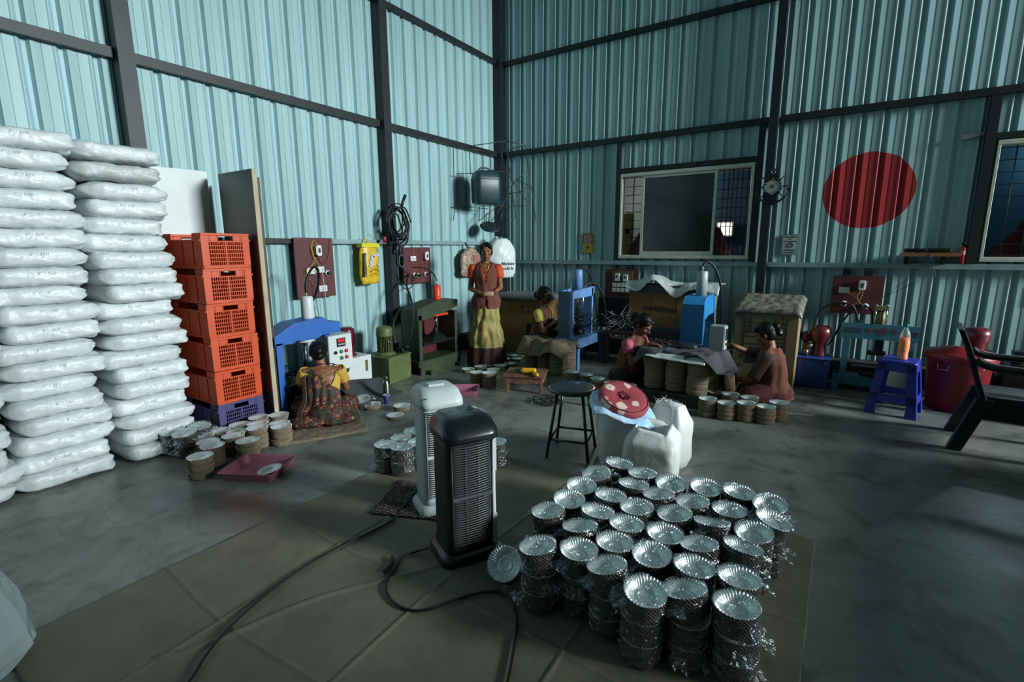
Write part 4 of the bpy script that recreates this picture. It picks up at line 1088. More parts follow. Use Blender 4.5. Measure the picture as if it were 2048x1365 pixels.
# ================================================================ presses and power units
M_blue = mat('blue_machine_paint', '2f68b8', .4, var=.15, vscale=5)
M_wm = mat('white_machine_paint', 'd3dad8', .45, var=.06, vscale=5)
M_mar = mat('maroon_motor_paint', '5c1826', .35, coat=.2)
M_gm = mat('dark_green_machine_paint', '39452f', .5, var=.3, vscale=5)
M_olv = mat('olive_machine_paint', '5e6b3e', .5, var=.25, vscale=6)
M_lb = mat('pale_blue_machine_paint', '6a93c9', .45, var=.2, vscale=6)
M_bm = mat('bright_blue_machine_paint', '2f86c4', .42, var=.15, vscale=5)
M_teal = mat('teal_machine_paint', '3f7f8c', .5, var=.2, vscale=5)
M_dm = mat('dark_machine_metal', '24282a', .45, .6, var=.4, vscale=14)
M_red = mat('red_button', 'b8202c', .4); M_grn = mat('green_button', '0f7a52', .4)
M_orr = mat('orange_red_paint', 'd8431f', .4)
def hose(pts, r, label, cat='hose', name='hydraulic_hose', M_=None, par=None, it=3):
    g = G(); g.tube(pts, r, n=8, smoothpath=it); o = g.obj(name, M_ or M_bk, par)
    if label and not par: tag(o, label, cat)
    return o
def clutter(name, M_, par, box, n, seed, r=.006, L=.12):
    g = G(); rnd = random.Random(seed)
    for _ in range(n):
        p = Vector([rnd.uniform(box[2 * i], box[2 * i + 1]) for i in range(3)]); d = Vector((rnd.gauss(0, 1), rnd.gauss(0, 1), rnd.gauss(0, .5))).normalized() * L * rnd.uniform(.4, 1.2)
        g.cyl(p - d / 2, p + d / 2, r * rnd.uniform(.6, 1.3), n=6)
    return g.obj(name, M_, par)

# --- press 1, blue (beam runs along Y, faces +X)
t = thing('hydraulic_press', 'hydraulic press with bright blue beam and white cylinder before the seated person in the sari', 'press', (-4.2, 2.72, 0))
g = G(); g.prism([(-.36, .68), (-.36, .76), (-.16, .86), (.14, .88), (.20, .83), (.32, .82), (.32, .715), (.12, .715), (.06, .69), (-.10, .69), (-.14, .70), (-.2, .68)], 'x', -.02, .20); g.obj('beam', M_blue, t, bevel=.004)
g = G(); g.bb(0, .2, -.35, -.29, .0, .70); g.obj('upright', M_blue, t)
g = G(); g.bb(-.01, .06, .24, .30, 0, .72); g.obj('upright', M_blue, t)
g = G(); g.lathe([(0, .86), (.056, .86), (.058, .88), (.056, 1.06), (.05, 1.075), (0, 1.08)], c=(.08, .06, 0)); g.obj('cylinder', M_wm, t)
g = G(); g.cyl((.08, .06, 1.07), (.08, .06, 1.12), .008); g.obj('fitting', M_chrome, t)
g = G(); g.lathe([(0, .66), (.085, .66), (.085, .69), (.05, .70), (0, .70)], c=(.08, .0, 0)); g.obj('ram_plate', M_wm, t)
g = G(); g.cyl((.08, .0, .36), (.08, .0, .67), .018, n=16); g.obj('ram', M_chrome, t)
g = G(); g.bb(-.04, .26, -.30, .26, .26, .32); g.cyl((.08, 0, .32), (.08, 0, .37), .08, n=24); g.bb(-.02, .24, -.28, -.24, 0, .26); g.bb(-.02, .24, .20, .24, 0, .26); g.obj('bed', M_dm, t)
clutter('tooling', M_dm, t, (-.02, .24, -.24, .22, .33, .42), 40, 4)
hose([(-4.12, 2.78, 1.11), (-4.12, 2.78, 1.20), (-4.14, 2.87, 1.34), (-4.2, 2.98, 1.34), (-4.25, 3.02, 1.2), (-4.3, 3.0, 1.05), (-4.4, 2.95, .88), (-4.5, 3.02, .6), (-4.5, 3.2, .45)], .012, 'black hydraulic hose arching above the blue press in front of the maroon switch board')
# --- control box and white tank
t = thing('control_cabinet', 'white control box with red display and four round buttons beside the blue press', 'control box', (-4.1, 3.10, .31))
g = G(); g.bb(-.2, 0, -.14, .14, .0, .36); g.obj('cabinet', mat('grey_white_cabinet', 'b9c2c0', .45), t, bevel=.004)
g = G(); g.bb(0, .004, -.135, .135, .006, .354); g.obj('front_panel', M_wm, t)
g = G(); g.bb(.004, .010, -.045, .055, .24, .325); d_ = g.obj('display', M_dk, t)
g = G(); g.bb(.010, .0115, -.035, .045, .285, .318); g.obj('red_digits', mat('red_digit', 'c21c30', .4, emit=.35), d_)
g = G(); g.bb(.010, .0115, -.035, .045, .255, .272); g.obj('keys', mat('grey_key', '8b9795', .5), d_)
for y, z, M_, lb in ((.0, .19, M_grn, 'green button'), (.06, .19, M_red, 'red button'), (.0, .125, M_grn, 'green button'), (.06, .125, M_red, 'red button')):
    g = G(); g.lathe([(0, .016), (.014, .016), (.017, .012), (.017, 0), (.019, 0), (.019, -.002), (0, -.002)], M=Euler((0, PI / 2, 0)).to_matrix(), c=(.006, y, z), n=20); g.obj('button', M_, t)['label'] = lb
g = G(); g.cyl((.004, -.07, .19), (.022, -.07, .19), .015, n=16); g.bb(.02, .03, -.074, -.066, .175, .205); g.obj('selector_knob', M_bk, t)
g = G(); g.bb(-.03, -.01, -.1, .0, -.31, 0); g.bb(-.19, -.17, -.1, 0, -.31, 0); g.obj('stand', M_blue, t)
t = thing('power_unit', 'white hydraulic tank with an upright maroon motor, right of the control box', 'power unit', (-4.22, 3.38, 0))
g = G(); g.bb(-.34, 0, -.26, .20, .02, .37); g.obj('tank', M_wm, t, bevel=.005)
g = G(); g.bb(0, .006, .115, .145, .2, .32); g.obj('level_gauge', mat('gauge_glass', '6b6430', .2), t)
g = G(); g.lathe([(0, .37), (.10, .37), (.10, .385), (.078, .39), (.078, .45), (.088, .46), (.088, .62), (.09, .63), (.086, .66), (.06, .68), (0, .682)], c=(-.17, .02, 0), n=36)
for k in range(18):
    a = k * PI / 9; g.box((-.17 + .09 * cos(a), .02 + .09 * sin(a), .54), (.012, .003, .15), rot=(0, 0, a))
g.obj('motor', M_mar, t)
g = G(); g.bb(-.3, -.26, -.22, .15, 0, .02); g.bb(-.06, -.02, -.22, .15, 0, .02); g.obj('feet', M_dm, t)
g = G(); 
for k in range(4): g.torus((.012 + .006 * k, -.19 + .01 * (k % 2), .30), .042 + .003 * k, .005, M=Euler((0, PI / 2, .15 * k)).to_matrix())
g.tube([(.01, -.22, .33), (-.02, -.25, .38), (-.05, -.3, .42)], .006, smoothpath=1)
tag(g.obj('cable_coil', M_bk, loc=(-4.205, 3.40, .0)), 'small coil of black cable hanging on the white tank below the control box', 'cable')
# grey sack cloth on the floor in front
g = G()
def gc(u, v):
    x = -4.18 + .42 * u; y = 3.05 + .56 * v; z = .16 * math.exp(-((u - .12) / .35) ** 2) * (1 - .4 * v) + .02 + .02 * noise.noise((u * 4, v * 4, 2))
    return Vector((x + .05 * noise.noise((u * 2, v * 2, 9)), y, max(.008, z * (1 - u ** 3))))
g.grid(gc, 22, 26); tag(g.obj('grey_cloth', mat('dark_grey_cloth', '3c4142', .85, bump=.3), solid=.006), 'dark grey cloth draped on the floor before the white tank', 'cloth')
# --- green power unit
t = thing('power_unit', 'dark green hydraulic tank with finned olive motor standing before the steel column', 'power unit', (-4.13, 3.92, 0), radians(6))
g = G(); g.bb(-.38, 0, -.19, .19, .015, .30); g.bb(-.39, .01, -.2, .2, .295, .31); g.bb(-.36, -.33, -.19, .19, 0, .02); g.bb(-.04, -.01, -.19, .19, 0, .02); g.obj('tank', M_gm if 0 else M_olv, t, bevel=.004)
g = G(); g.lathe([(0, .31), (.115, .31), (.115, .325), (.085, .33), (.072, .34), (.072, .52), (0, .52)], c=(-.20, -.02, 0), n=32)
for k in range(30):
    a = k * PI / 15; g.box((-.20 + .078 * cos(a), -.02 + .078 * sin(a), .43), (.02, .004, .18), rot=(0, 0, a))
g.obj('motor', M_olv, t)
g = G(); g.lathe([(0, .52), (.092, .52), (.094, .53), (.092, .60), (.08, .625), (.05, .635), (0, .637)], c=(-.20, -.02, 0), n=32); g.obj('fan_cover', M_olv, t)
g = G(); g.bb(-.16, -.08, .08, .16, .31, .42); g.cyl((-.1, .15, .37), (-.02, .2, .37), .018); g.cyl((-.06, .11, .31), (-.06, .11, .37), .022); g.obj('valve_block', M_dm, t)
g = G(); g.torus((-.108, -.05, .46), .018, .004, M=Euler((0, PI / 2, 0)).to_matrix()); g.obj('lifting_eye', M_chrome, t)
# --- green press
t = thing('hydraulic_press', 'dark green press with orange red cylinder, left of the standing person', 'press', (-4.13, 4.60, 0))
g = G(); g.prism([(-.37, .66), (-.37, .79), (-.27, .82), (-.05, .87), (.24, .88), (.37, .86), (.37, .77), (.12, .715), (-.05, .70), (-.22, .66)], 'x', -.26, 0)
g.obj('beam', M_gm, t, bevel=.004)
for y0 in (-.36, .30):
    g = G(); g.bb(-.29, -.0, y0, y0 + .055, .16, .72); g.obj('upright', M_gm, t)
g = G(); g.bb(-.28, .02, -.40, .38, .10, .17); g.bb(-.02, .03, -.38, .36, .0, .16); g.bb(-.30, -.25, -.38, .36, 0, .16); g.bb(-.2, .12, -.30, -.25, 0, .05); g.bb(-.2, .12, .25, .30, 0, .05); g.obj('base', M_gm, t)
g = G(); g.lathe([(0, .86), (.05, .86), (.052, .87), (.052, 1.045), (.046, 1.05), (0, 1.05)], c=(-.13, .12, 0)); g.obj('cylinder', M_orr, t)
g = G(); g.cyl((-.13, .12, 1.05), (-.13, .12, 1.12), .008); g.obj('fitting', M_chrome, t)
g = G(); g.bb(-.22, -.02, -.06, .2, .68, .705); g.obj('clamp_plate', M_orr, t)
g = G(); g.cyl((-.11, .06, .50), (-.11, .06, .69), .020, n=16); g.obj('ram', M_chrome, t)
g = G(); g.loft([rrect(.2, .28, .02, z=.38, cx=-.11, cy=.04), rrect(.16, .24, .02, z=.41, cx=-.11, cy=.04), rrect(.06, .06, .02, z=.48, cx=-.11, cy=.05), rrect(.05, .05, .02, z=.52, cx=-.11, cy=.06)], smooth=False); g.bb(-.24, 0, -.28, .30, .345, .38); g.obj('bed', M_dm, t)
g = G(); g.bb(-.35, -.32, -.1, .32, .15, .80); g.obj('red_back_panel', mat('dark_red_panel', '54141c', .6), t)
hose([(-4.26, 4.72, 1.11), (-4.27, 4.70, 1.2), (-4.34, 4.62, 1.27), (-4.45, 4.50, 1.28)], .008, 'thin black hose from the orange cylinder to the switch board')
hose([(-4.22, 4.09, .38), (-4.18, 4.12, .42), (-4.15, 4.16, .6), (-4.14, 4.17, .8), (-4.2, 4.2, .95), (-4.4, 4.32, 1.08), (-4.62, 4.6, 1.18)], .012, 'thick black hose rising left of the green press')
hose([(-4.35, 4.06, .40), (-4.4, 4.08, .6), (-4.38, 4.12, .72), (-4.34, 4.16, .8)], .014, 'short black hose beside the upright of the green press')
# --- pale blue press
t = thing('hydraulic_press', 'pale blue press full of tangled wires, in front of the maroon-vested seated person', 'press', (-2.78, 5.85, 0))
g = G(); g.bb(-.13, .03, -.40, -.36, .40, .98); g.obj('front_plate', mat('grey_blue_plate', '45687f', .5, var=.15), t, bevel=.003)
g = G(); g.bb(.03, .07, -.40, -.36, .40, .98); g.obj('front_post', M_lb, t)
g = G(); g.bb(-.13, .07, .16, .20, .40, .99); g.obj('rear_plate', M_lb, t)
g = G(); g.prism([(-.36, .89), (-.36, .985), (.24, 1.01), (.24, .93), (.2, .89), (.0, .885)], 'x', .03, .07); g.prism([(-.36, .89), (-.36, .985), (.24, 1.01), (.24, .93), (.2, .89), (.0, .885)], 'x', -.125, -.09); g.obj('beam', M_lb, t)
g = G(); g.bb(-.17, .16, -.42, .42, .36, .40); g.bb(.12, .16, -.42, .42, .28, .36); g.bb(-.17, -.13, -.42, .42, .28, .36); g.obj('table', M_lb, t)
for (x, y) in ((.13, -.39), (.13, .38), (-.15, -.39), (-.15, .38)):
    g = G(); g.bb(x - .03, x + .03, y - .03, y + .03, 0, .30); g.obj('leg', M_lb, t)
g = G(); g.lathe([(0, .98), (.058, .98), (.058, 1.22), (.05, 1.235), (0, 1.24)], c=(-.03, -.06, 0)); g.obj('cylinder', M_lb, t)
g = G()
for y in (-.24, .10): g.cyl((-.03, y, .42), (-.03, y, 1.12), .013, n=12)
g.cyl((-.03, -.06, .74), (-.03, -.06, .98), .016, n=12); g.obj('guide_rod', M_chrome, t)
g = G(); g.lathe([(0, .58), (.09, .58), (.09, .61), (.04, .63), (.03, .74), (0, .74)], c=(-.03, -.06, 0)); g.lathe([(0, .41), (.1, .41), (.1, .44), (.08, .46), (.08, .52), (0, .52)], c=(-.03, -.06, 0)); g.obj('tooling', M_dm, t)
clutter('tangled_wires', M_dm, t, (-.12, .12, -.3, .3, .42, .68), 70, 6, r=.004, L=.2)
hose([(-2.82, 5.78, 1.2), (-2.8, 5.85, 1.25), (-2.76, 5.98, 1.22), (-2.72, 6.1, 1.0), (-2.7, 6.15, .7), (-2.7, 6.2, .5)], .012, 'upper black hose curving off the pale blue cylinder')
hose([(-2.78, 5.86, .99), (-2.74, 5.95, 1.06), (-2.68, 6.1, 1.04), (-2.62, 6.2, .85), (-2.6, 6.25, .55)], .014, 'lower thick black hose behind the pale blue press')
# wires and dark bench behind
t = thing('dark_bench', 'dark bench heaped with wire scraps behind the pale blue press', 'bench', (-2.2, 6.2, 0))
g = G(); g.bb(-.35, .9, -.2, .25, .40, .44); g.obj('benchtop', mat('dark_brown_wood', '3c2d24', .7, var=.3), t)
for x in (-.3, .25, .85):
    g = G(); g.bb(x - .025, x + .025, -.18, -.13, 0, .40); g.obj('leg', mat('dark_brown_wood', '3c2d24'), t)
g = G(); rnd = random.Random(12)
for k in range(46):
    c = Vector((-2.42 + rnd.gauss(0, .13), 6.15 + rnd.gauss(0, .08), .50 + abs(rnd.gauss(0, .08)))); pts = [c + Vector((rnd.gauss(0, .07), rnd.gauss(0, .06), rnd.gauss(0, .05))) for _ in range(4)]
    pts = [Vector((p.x, p.y, max(.45, p.z))) for p in pts]; g.tube(pts, .0035, n=5, smoothpath=2)
tag(g.obj('wire_scrap', mat('grey_wire', '767c7e', .4, .8)), 'heap of loose grey wire scrap on the dark bench', 'wire scrap', kind='stuff')
g = G(); g.bb(-.28, .28, -.15, .15, 0, .40); tag(g.obj('dark_carton', mat('near_black_card', '1c1d1c', .8), loc=(-2.45, 6.42, .445)), 'dark carton standing behind the wire scrap below the switch board', 'box')
# --- bright blue press
t = thing('hydraulic_press', 'bright blue press with grey cylinder standing behind the card disc columns', 'press', (-1.24, 5.45, 0))
g = G(); g.bb(-.113, .113, -.207, -.165, .30, .93); g.obj('front_plate', mat('shaded_blue_plate', '1d6aa4', .45), t, bevel=.003)  # darker blue than the head: shade of the side turned from the door light
arc = [(-.20, .93), (-.10, 1.0), (.15, 1.01), (.30, 1.0), (.36, .92), (.36, .78), (.30, .79), (.28, .82), (-.05, .80), (-.10, .76), (-.165, .30), (-.20, .30)]
g = G(); g.prism([(-.20, .93), (-.12, 1.0), (.20, 1.01), (.32, .98), (.36, .90), (.36, .80), (.02, .80), (-.12, .76), (-.20, .76)], 'x', .075, .11); g.prism([(-.20, .93), (-.12, 1.0), (.20, 1.01), (.32, .98), (.36, .90), (.36, .80), (.02, .80), (-.12, .76), (-.20, .76)], 'x', -.11, -.075)
g.prism([(-.20, .93), (-.12, 1.0), (.32, 1.0), (.32, .96), (-.1, .96), (-.18, .90)], 'x', -.075, .075); g.obj('head', M_bm, t, bevel=.003)
g = G(); g.bb(.078, .11, -.163, -.13, .30, .78); g.obj('column', M_bm, t)
g = G(); g.bb(-.11, .11, .32, .36, .3, .82); g.obj('column', M_bm, t)
g = G(); g.bb(-.16, .16, -.25, .42, .24, .30); g.obj('bed', M_dm, t)
for (x, y) in ((-.13, -.22), (.13, -.22), (-.13, .38), (.13, .38)):
    g = G(); g.bb(x - .025, x + .025, y - .025, y + .025, 0, .24); g.obj('leg', M_bm, t)
g = G(); g.lathe([(0, 1.0), (.055, 1.0), (.055, 1.25), (.048, 1.26), (0, 1.262)], c=(.02, .04, 0)); g.obj('cylinder', mat('pale_grey_paint', '9aa8a8', .4), t)
g = G(); g.cyl((.02, .04, 1.26), (.02, .04, 1.32), .009); g.cyl((0, .05, .5), (0, .05, .82), .018); g.obj('ram', M_chrome, t)
clutter('wiring', M_dm, t, (-.05, .09, 0, .3, .55, .72), 22, 9, r=.004)
hose([(-1.22, 5.49, 1.31), (-1.21, 5.50, 1.35), (-1.17, 5.53, 1.36), (-1.1, 5.58, 1.28), (-1.05, 5.66, 1.05), (-1.05, 5.75, .8), (-1.06, 5.85, .45)], .013, 'black hose curving down from the grey cylinder of the bright blue press')
t = thing('control_cabinet', 'grey control box the cross-legged person reaches for', 'control box', (-.88, 5.05, 0))
g = G(); g.bb(-.13, 0, -.05, .09, .46, .76); g.obj('cabinet', mat('light_grey_box', '98a09b', .5), t, bevel=.003)
g = G(); g.bb(0, .008, -.045, .085, .47, .75); p_ = g.obj('front_panel', mat('pale_panel', 'bcc4c0', .4), t)
g = G(); g.bb(.008, .014, -.02, .05, .62, .73); g.obj('display', M_dk, p_)
g = G(); g.cyl((.008, .02, .58), (.035, .02, .58), .014); g.cyl((.008, .02, .52), (.035, .02, .52), .014); g.obj('knob', M_bk, p_)
g = G(); g.bb(-.10, -.01, -.03, .07, .0, .46); g.obj('pedestal', mat('grey_pedestal', '6c736f', .5), t)
# grey fringed cloth over card columns, jute over the others
def drape(name, x0, x1, y0, y1, top, cols, R, M_, label, fringe=None, drop=.10, seed=1, nz=.012, cat='cloth', sag=.05, solid=.006, extra=None):
    g = G(); nu, nv = 64, 48
    def f(u, v):
        x = x0 + (x1 - x0) * u; y = y0 + (y1 - y0) * v
        dmin = min(sqrt((x - a) ** 2 + (y - b) ** 2) for a, b in cols); out = max(0, dmin - R)
        z = top - min(drop, out * 1.5 if out < .02 else .03 + (out - .02) * 1.3) + nz * noise.noise((x * 8, y * 8, seed)) + nz * .4 * noise.noise((x * 24, y * 24, seed)) + .008
        k = max(0, out - .0) * .35
        cx, cy = (x0 + x1) / 2, (y0 + y1) / 2
        p = Vector((x - (x - cx) * k * 2, y - (y - cy) * k * 2, z))
        if extra: p = extra(p, u, v)
        return p
    g.grid(f, nu, nv)
    o = g.obj(name, M_, solid=solid)
    tag(o, label, cat)
    if fringe:
        rnd = random.Random(seed); gg = G()
        for k in range(fringe[1]):
            v = k / fringe[1]; p = f(1, v) if fringe[0] == 'x' else f(v, 0)
            q = p + Vector((rnd.uniform(.0, .02), rnd.uniform(-.012, .012), rnd.uniform(-.035, -.015))); gg.tube([p, (p + q) / 2 + Vector((.006, 0, 0)), q], .0028, n=4)
        gg.obj('fringe', M_, o)
    return o
M_gcl = mat('grey_wool_cloth', '4c4c50', .95, var=.35, vscale=50, bump=.6, bscale=90)
drape('grey_cloth', -1.66, -.66, 4.64, 5.22, .522, dpos, .150, M_gcl, 'grey fringed woollen cloth draped over the card disc columns', fringe=('x', 40), drop=.16, nz=.018)
g = G()
def wpl(u, v): x = -1.52 + .56 * u; return Vector((x, 4.635 + .22 * v - .015 * sin(u * 3), .503 + .006 * noise.noise((u * 6, v * 4, 0)) - (.06 * (1 - v / .25) if v < .25 else 0) * (.5 + .5 * u)))
g.grid(wpl, 40, 20); tag(g.obj('white_plastic_sheet', mat('white_plastic_sheet', 'd7dedd', .35), solid=.003), 'white plastic sheet edge showing under the grey cloth on the card columns', 'plastic sheet')
g = G(); g.loft([rrect(.19, .11, .04, z=0), rrect(.20, .12, .045, z=.012), rrect(.19, .11, .045, z=.035), rrect(.15, .08, .035, z=.045)], capsmooth=True)
tag(g.obj('dark_pouch', mat('black_pouch', '1e2022', .5), loc=(-1.20, 4.93, .535), rot=(.03, .05, .3)), 'flat dark pouch lying on the grey fringed cloth', 'pouch')
drape('jute_rug', -3.36, -2.60, 5.02, 5.50, .385, [(p.x, p.y) for p in cpos], .10, M_jute, 'shaggy beige jute rug draped over the card disc columns by the pale blue press', drop=.17, nz=.022, seed=4, cat='rug', solid=.014)
# --- teal press
t = thing('hydraulic_press', 'teal press with painted lettering on its beam, behind the blue stool', 'press', (.38, 6.33, 0))
g = G(); g.bb(-.33, .33, -.05, -.035, .555, .715); g.bb(-.33, .33, .035, .05, .555, .705); g.bb(-.33, -.30, -.035, .035, .555, .69); g.bb(.30, .33, -.035, .035, .555, .69); g.bb(-.1, .1, -.035, .035, .555, .68); g.obj('beam', M_teal, t)
for x in (-.30, .24):
    g = G(); g.bb(x, x + .06, -.05, .05, .10, .56); g.obj('upright', M_teal, t)
g = G(); g.bb(-.36, .36, -.09, -.06, .06, .16); g.bb(-.36, .36, .06, .09, .06, .16); g.bb(-.36, -.30, -.16, .16, 0, .06); g.bb(.30, .36, -.16, .16, 0, .06); g.bb(-.3, .3, -.06, .06, .12, .16); g.obj('base', M_teal, t)
M_oc = mat('olive_cylinder', '7c7853', .45, .1)
g = G(); g.cyl((0, 0, .68), (0, 0, .86), .038, n=24); g.bb(-.055, .055, -.05, .05, .86, .90); g.obj('cylinder', M_oc, t)
g = G()
for sx in (-1, 1):
    for sy in (-1, 1): g.cyl((sx * .045, sy * .04, .66), (sx * .045, sy * .04, .925), .006, n=8); g.cyl((sx * .045, sy * .04, .90), (sx * .045, sy * .04, .922), .011, n=6)
g.cyl((0, 0, .42), (0, 0, .56), .02, n=14); g.obj('tie_rod', M_chrome, t)
g = G(); g.bb(-.08, .08, -.05, .05, .39, .43); g.lathe([(0, .17), (.12, .17), (.13, .2), (.09, .23), (0, .23)]); g.bb(-.2, .2, -.06, .06, .235, .26); g.bb(-.02, .05, -.03, .03, .43, .55); g.obj('tooling', M_dm, t)
M_pr = mat('maroon_lettering', '5a2a4a', .6); M_pk2 = mat('dark_red_lettering', '9a2f4f', .6)
text('lettering', 'उदता', .085, M_pr, t, (-.225, -.052, .64), RX); text('lettering', 'प श्री य', .085, M_pk2, t, (.02, -.052, .64), RX); text('lettering', 'यदस', .08, M_pr, t, (.255, -.052, .63), RX)
# --- blue power unit
t = thing('power_unit', 'blue tank with a rounded maroon motor on top, right of the tape-bound carton', 'power unit', (-.17, 6.32, 0))
g = G(); g.bb(-.155, .155, -.19, .19, .01, .315); g.bb(-.165, .165, -.2, .2, .315, .325); g.obj('tank', mat('deep_blue_paint', '1c3f8c', .45, var=.2), t, bevel=.004)
g = G(); g.bb(-.12, -.112, -.196, -.19, .26, .30); g.bb(.112, .12, -.196, -.19, .26, .30); g.obj('handle', M_chrome, t)
g = G(); g.lathe([(0, .325), (.075, .325), (.072, .34), (.06, .42), (.066, .47), (.098, .53), (.108, .58), (.10, .63), (.07, .655), (0, .66)], c=(.04, .02, 0), n=32); g.obj('motor', M_mar, t)
g = G(); g.cyl((-.08, -.06, .325), (-.08, -.06, .40), .03); g.cyl((-.08, -.06, .40), (-.03, -.06, .46), .022); g.bb(-.12, -.05, -.02, .04, .325, .46); g.obj('pump_valves', mat('brassy_metal', '6b6152', .4, .8), t)
g = G(); g.cyl((-.13, .02, .5), (-.06, .02, .54), .06, n=20); g.obj('pump_body', M_mar, t)
hose([(-.15, 6.26, .5), (-.19, 6.26, .62), (-.18, 6.27, .8), (-.06, 6.28, .92), (.1, 6.29, .92), (.16, 6.3, .86), (.20, 6.31, .70)], .011, 'black hose arching from the blue power unit over to the teal press')
hose([(-.05, 6.3, .45), (-.0, 6.3, .55), (.04, 6.32, .68), (.12, 6.33, .84), (.25, 6.34, .90), (.31, 6.36, .84), (.32, 6.36, .70)], .009, 'second thinner hose between the maroon motor and the teal beam')
# maroon motor behind the drum
t = thing('motor', 'maroon motor standing behind the red drum', 'motor', (1.15, 6.42, 0))
g = G(); g.lathe([(0, .50), (.08, .50), (.08, .52), (.10, .60), (.11, .66), (.10, .71), (.06, .73), (0, .732)], n=30); g.obj('motor_body', M_mar, t)
g = G(); g.bb(-.14, .14, -.14, .14, 0, .50); g.obj('tank', M_dm, t)
g = G(); g.bb(.2, .5, -.15, .15, 0, .42); g.cyl((.3, -.05, .42), (.3, -.05, .52), .04); g.bb(.26, .4, -.12, .0, .5, .54); g.obj('valve_block', M_dm, t)
g = G(); g.bb(-.3, .3, -.2, .2, 0, .22); tag(g.obj('pale_carton', mat('pale_card', 'a8a594', .8), loc=(1.75, 5.9, 0)), 'pale flat carton on the floor behind the armchair', 'box')

# ================================================================ cartons
M_cb = mat('cardboard', '8a6a3c', .85, var=.2, vscale=5); M_cb2 = mat('pale_cardboard', '8d7c58', .85, var=.2, vscale=4)
t = thing('carton', 'large ochre carton with grey tarpaulin lid, behind the standing person', 'box', (-3.78, 6.20, 0))
g = G(); g.bb(-.44, .42, -.25, .25, 0, .84); g.obj('carton_body', M_cb, t, bevel=.004)
for x, s_ in ((.10, 'Y'), (.24, 'o'), (.34, 'П')): pass
g = G(); g.bb(.02, .028, -.254, -.25, .60, .70); g.prism([(.0, .70), (.05, .70), (.025, .66)], 'y', -.254, -.25)
g.bb(.11, .15, -.254, -.25, .60, .64); g.bb(.12, .14, -.254, -.25, .68, .686); g.bb(.22, .228, -.254, -.25, .59, .70); g.bb(.262, .27, -.254, -.25, .59, .70); g.bb(.21, .28, -.254, -.25, .695, .702); g.bb(.21, .28, -.254, -.25, .62, .626)
g.obj('printed_symbols', M_ink, t)
g = G(); rnd = random.Random(2); 
def tp(u, v):
    x = -.48 + .94 * u; y = -.29 + .58 * v; e = max(0, .25 * 0 + abs(y) - .25); ex = max(0, abs(x + .01) - .43)
    return Vector((x, y, .86 + .012 * noise.noise((x * 7, y * 7, 1)) - e * 1.8 - ex * 1.5))
g.grid(tp, 30, 20); g.obj('tarpaulin', mat('grey_tarp', '6b7370', .6, var=.2, vscale=6, bump=.3), t, solid=.01)
g = G(); rnd = random.Random(9)
for k in range(26):
    x = -.42 + .84 * rnd.random(); z = .80 + rnd.uniform(-.02, .03); g.box((x, -.262, z), (rnd.uniform(.01, .04), .004, rnd.uniform(.006, .02)), rot=(0, rnd.uniform(-.4, .4), 0))
g.obj('torn_wrapping', mat('pale_scraps', '8e9a92', .5), t)
t = thing('black_carton', 'small black box on the floor between the ochre carton and the seated person', 'box', (-3.32, 5.78, 0))
g = G(); g.bb(-.17, .14, -.14, .14, 0, .50); g.obj('box_body', mat('near_black_card', '1c1d1c'), t)
g = G(); g.ell((-.06, -.04, .52), (.06, .04, .02)); g.ell((.03, .02, .52), (.08, .05, .02)); g.obj('paper_on_top', mat('grey_paper', '8f9698', .6), t)

t = thing('carton', 'wide cardboard carton printed upside down, under white plastic, behind the bright blue press', 'box', (-1.78, 6.38, .44))
g = G(); g.bb(-.50, .52, -.16, .16, 0, .60); g.obj('carton_body', M_cb, t, bevel=.004)
g = G(); g.bb(-.502, .522, -.163, -.159, .0, .07); g.bb(-.502, .522, -.163, -.159, .50, .60); g.obj('blue_band', mat('blue_band', '3a4a52', .6, var=.2), t)
g = G(); g.bb(-.2, -.196, -.1625, -.16, .07, .5); g.bb(.12, .124, -.1625, -.16, .07, .5); g.obj('seam', mat('card_seam', '5c4424', .9), t)
text('printed_name', 'Whirlpool', .098, mat('dark_navy_print', '1c2028', .7), t, (-.085, -.163, .30), (PI / 2, PI, 0), bold=.0015)
g = G(); pts = [(-.085 + .06 * cos(a), -.164, .31 + .032 * sin(a)) for a in [radians(x) for x in range(-10, 300, 12)]]; g.tube(pts, .0022, n=5); g.obj('swoosh', mat('dark_navy_print', '1c2028'), t)
g = G()
def wp(u, v):
    x = -.56 + 1.16 * u; y = -.22 + .42 * v; pk_ = .11 * math.exp(-((x + .22) / .13) ** 2) - .03 * math.exp(-((x - .1) / .1) ** 2)
    e = max(0, -y - .15); return Vector((x, y, .63 + pk_ * (1 - .3 * v) + .02 * noise.noise((x * 6, y * 6, 4)) + .01 * noise.noise((x * 22, y * 20, 4)) - e * (1.3 + .6 * sin(x * 13))))
g.grid(wp, 60, 22); g.obj('plastic_cover', mat('white_plastic_cover', 'b9c2bd', .3, bump=.4, bscale=30), t, solid=.004)

t = thing('carton', 'tape-bound pale carton with crumpled wrapping on top, behind the cross-legged person', 'box', (-.62, 6.18, 0))
g = G(); g.bb(-.31, .30, -.32, .25, 0, .83); g.obj('carton_body', M_cb2, t, bevel=.004)
g = G()
for z in (.70, .66, .60, .55, .47, .40): g.bb(-.21, .2, -.323, -.32, z, z + .005)
for x in (-.21, -.02, .08, .195): g.bb(x, x + .005, -.323, -.32, .3, .76)
for k in range(8): g.bb(.1, .17, -.323, -.32, .42 + k * .04, .432 + k * .04)
g.bb(-.17, -.05, -.323, -.32, .26, .36); g.obj('printed_table', M_ink, t)
g = G()
def wq(u, v):
    x = -.33 + .66 * u; y = -.34 + .60 * v
    return Vector((x, y, .845 + .13 * v ** .7 + .014 * noise.noise((x * 13, y * 13, 7)) - 1.2 * max(0, abs(x) - .29) - 1.5 * max(0, -y - .315)))
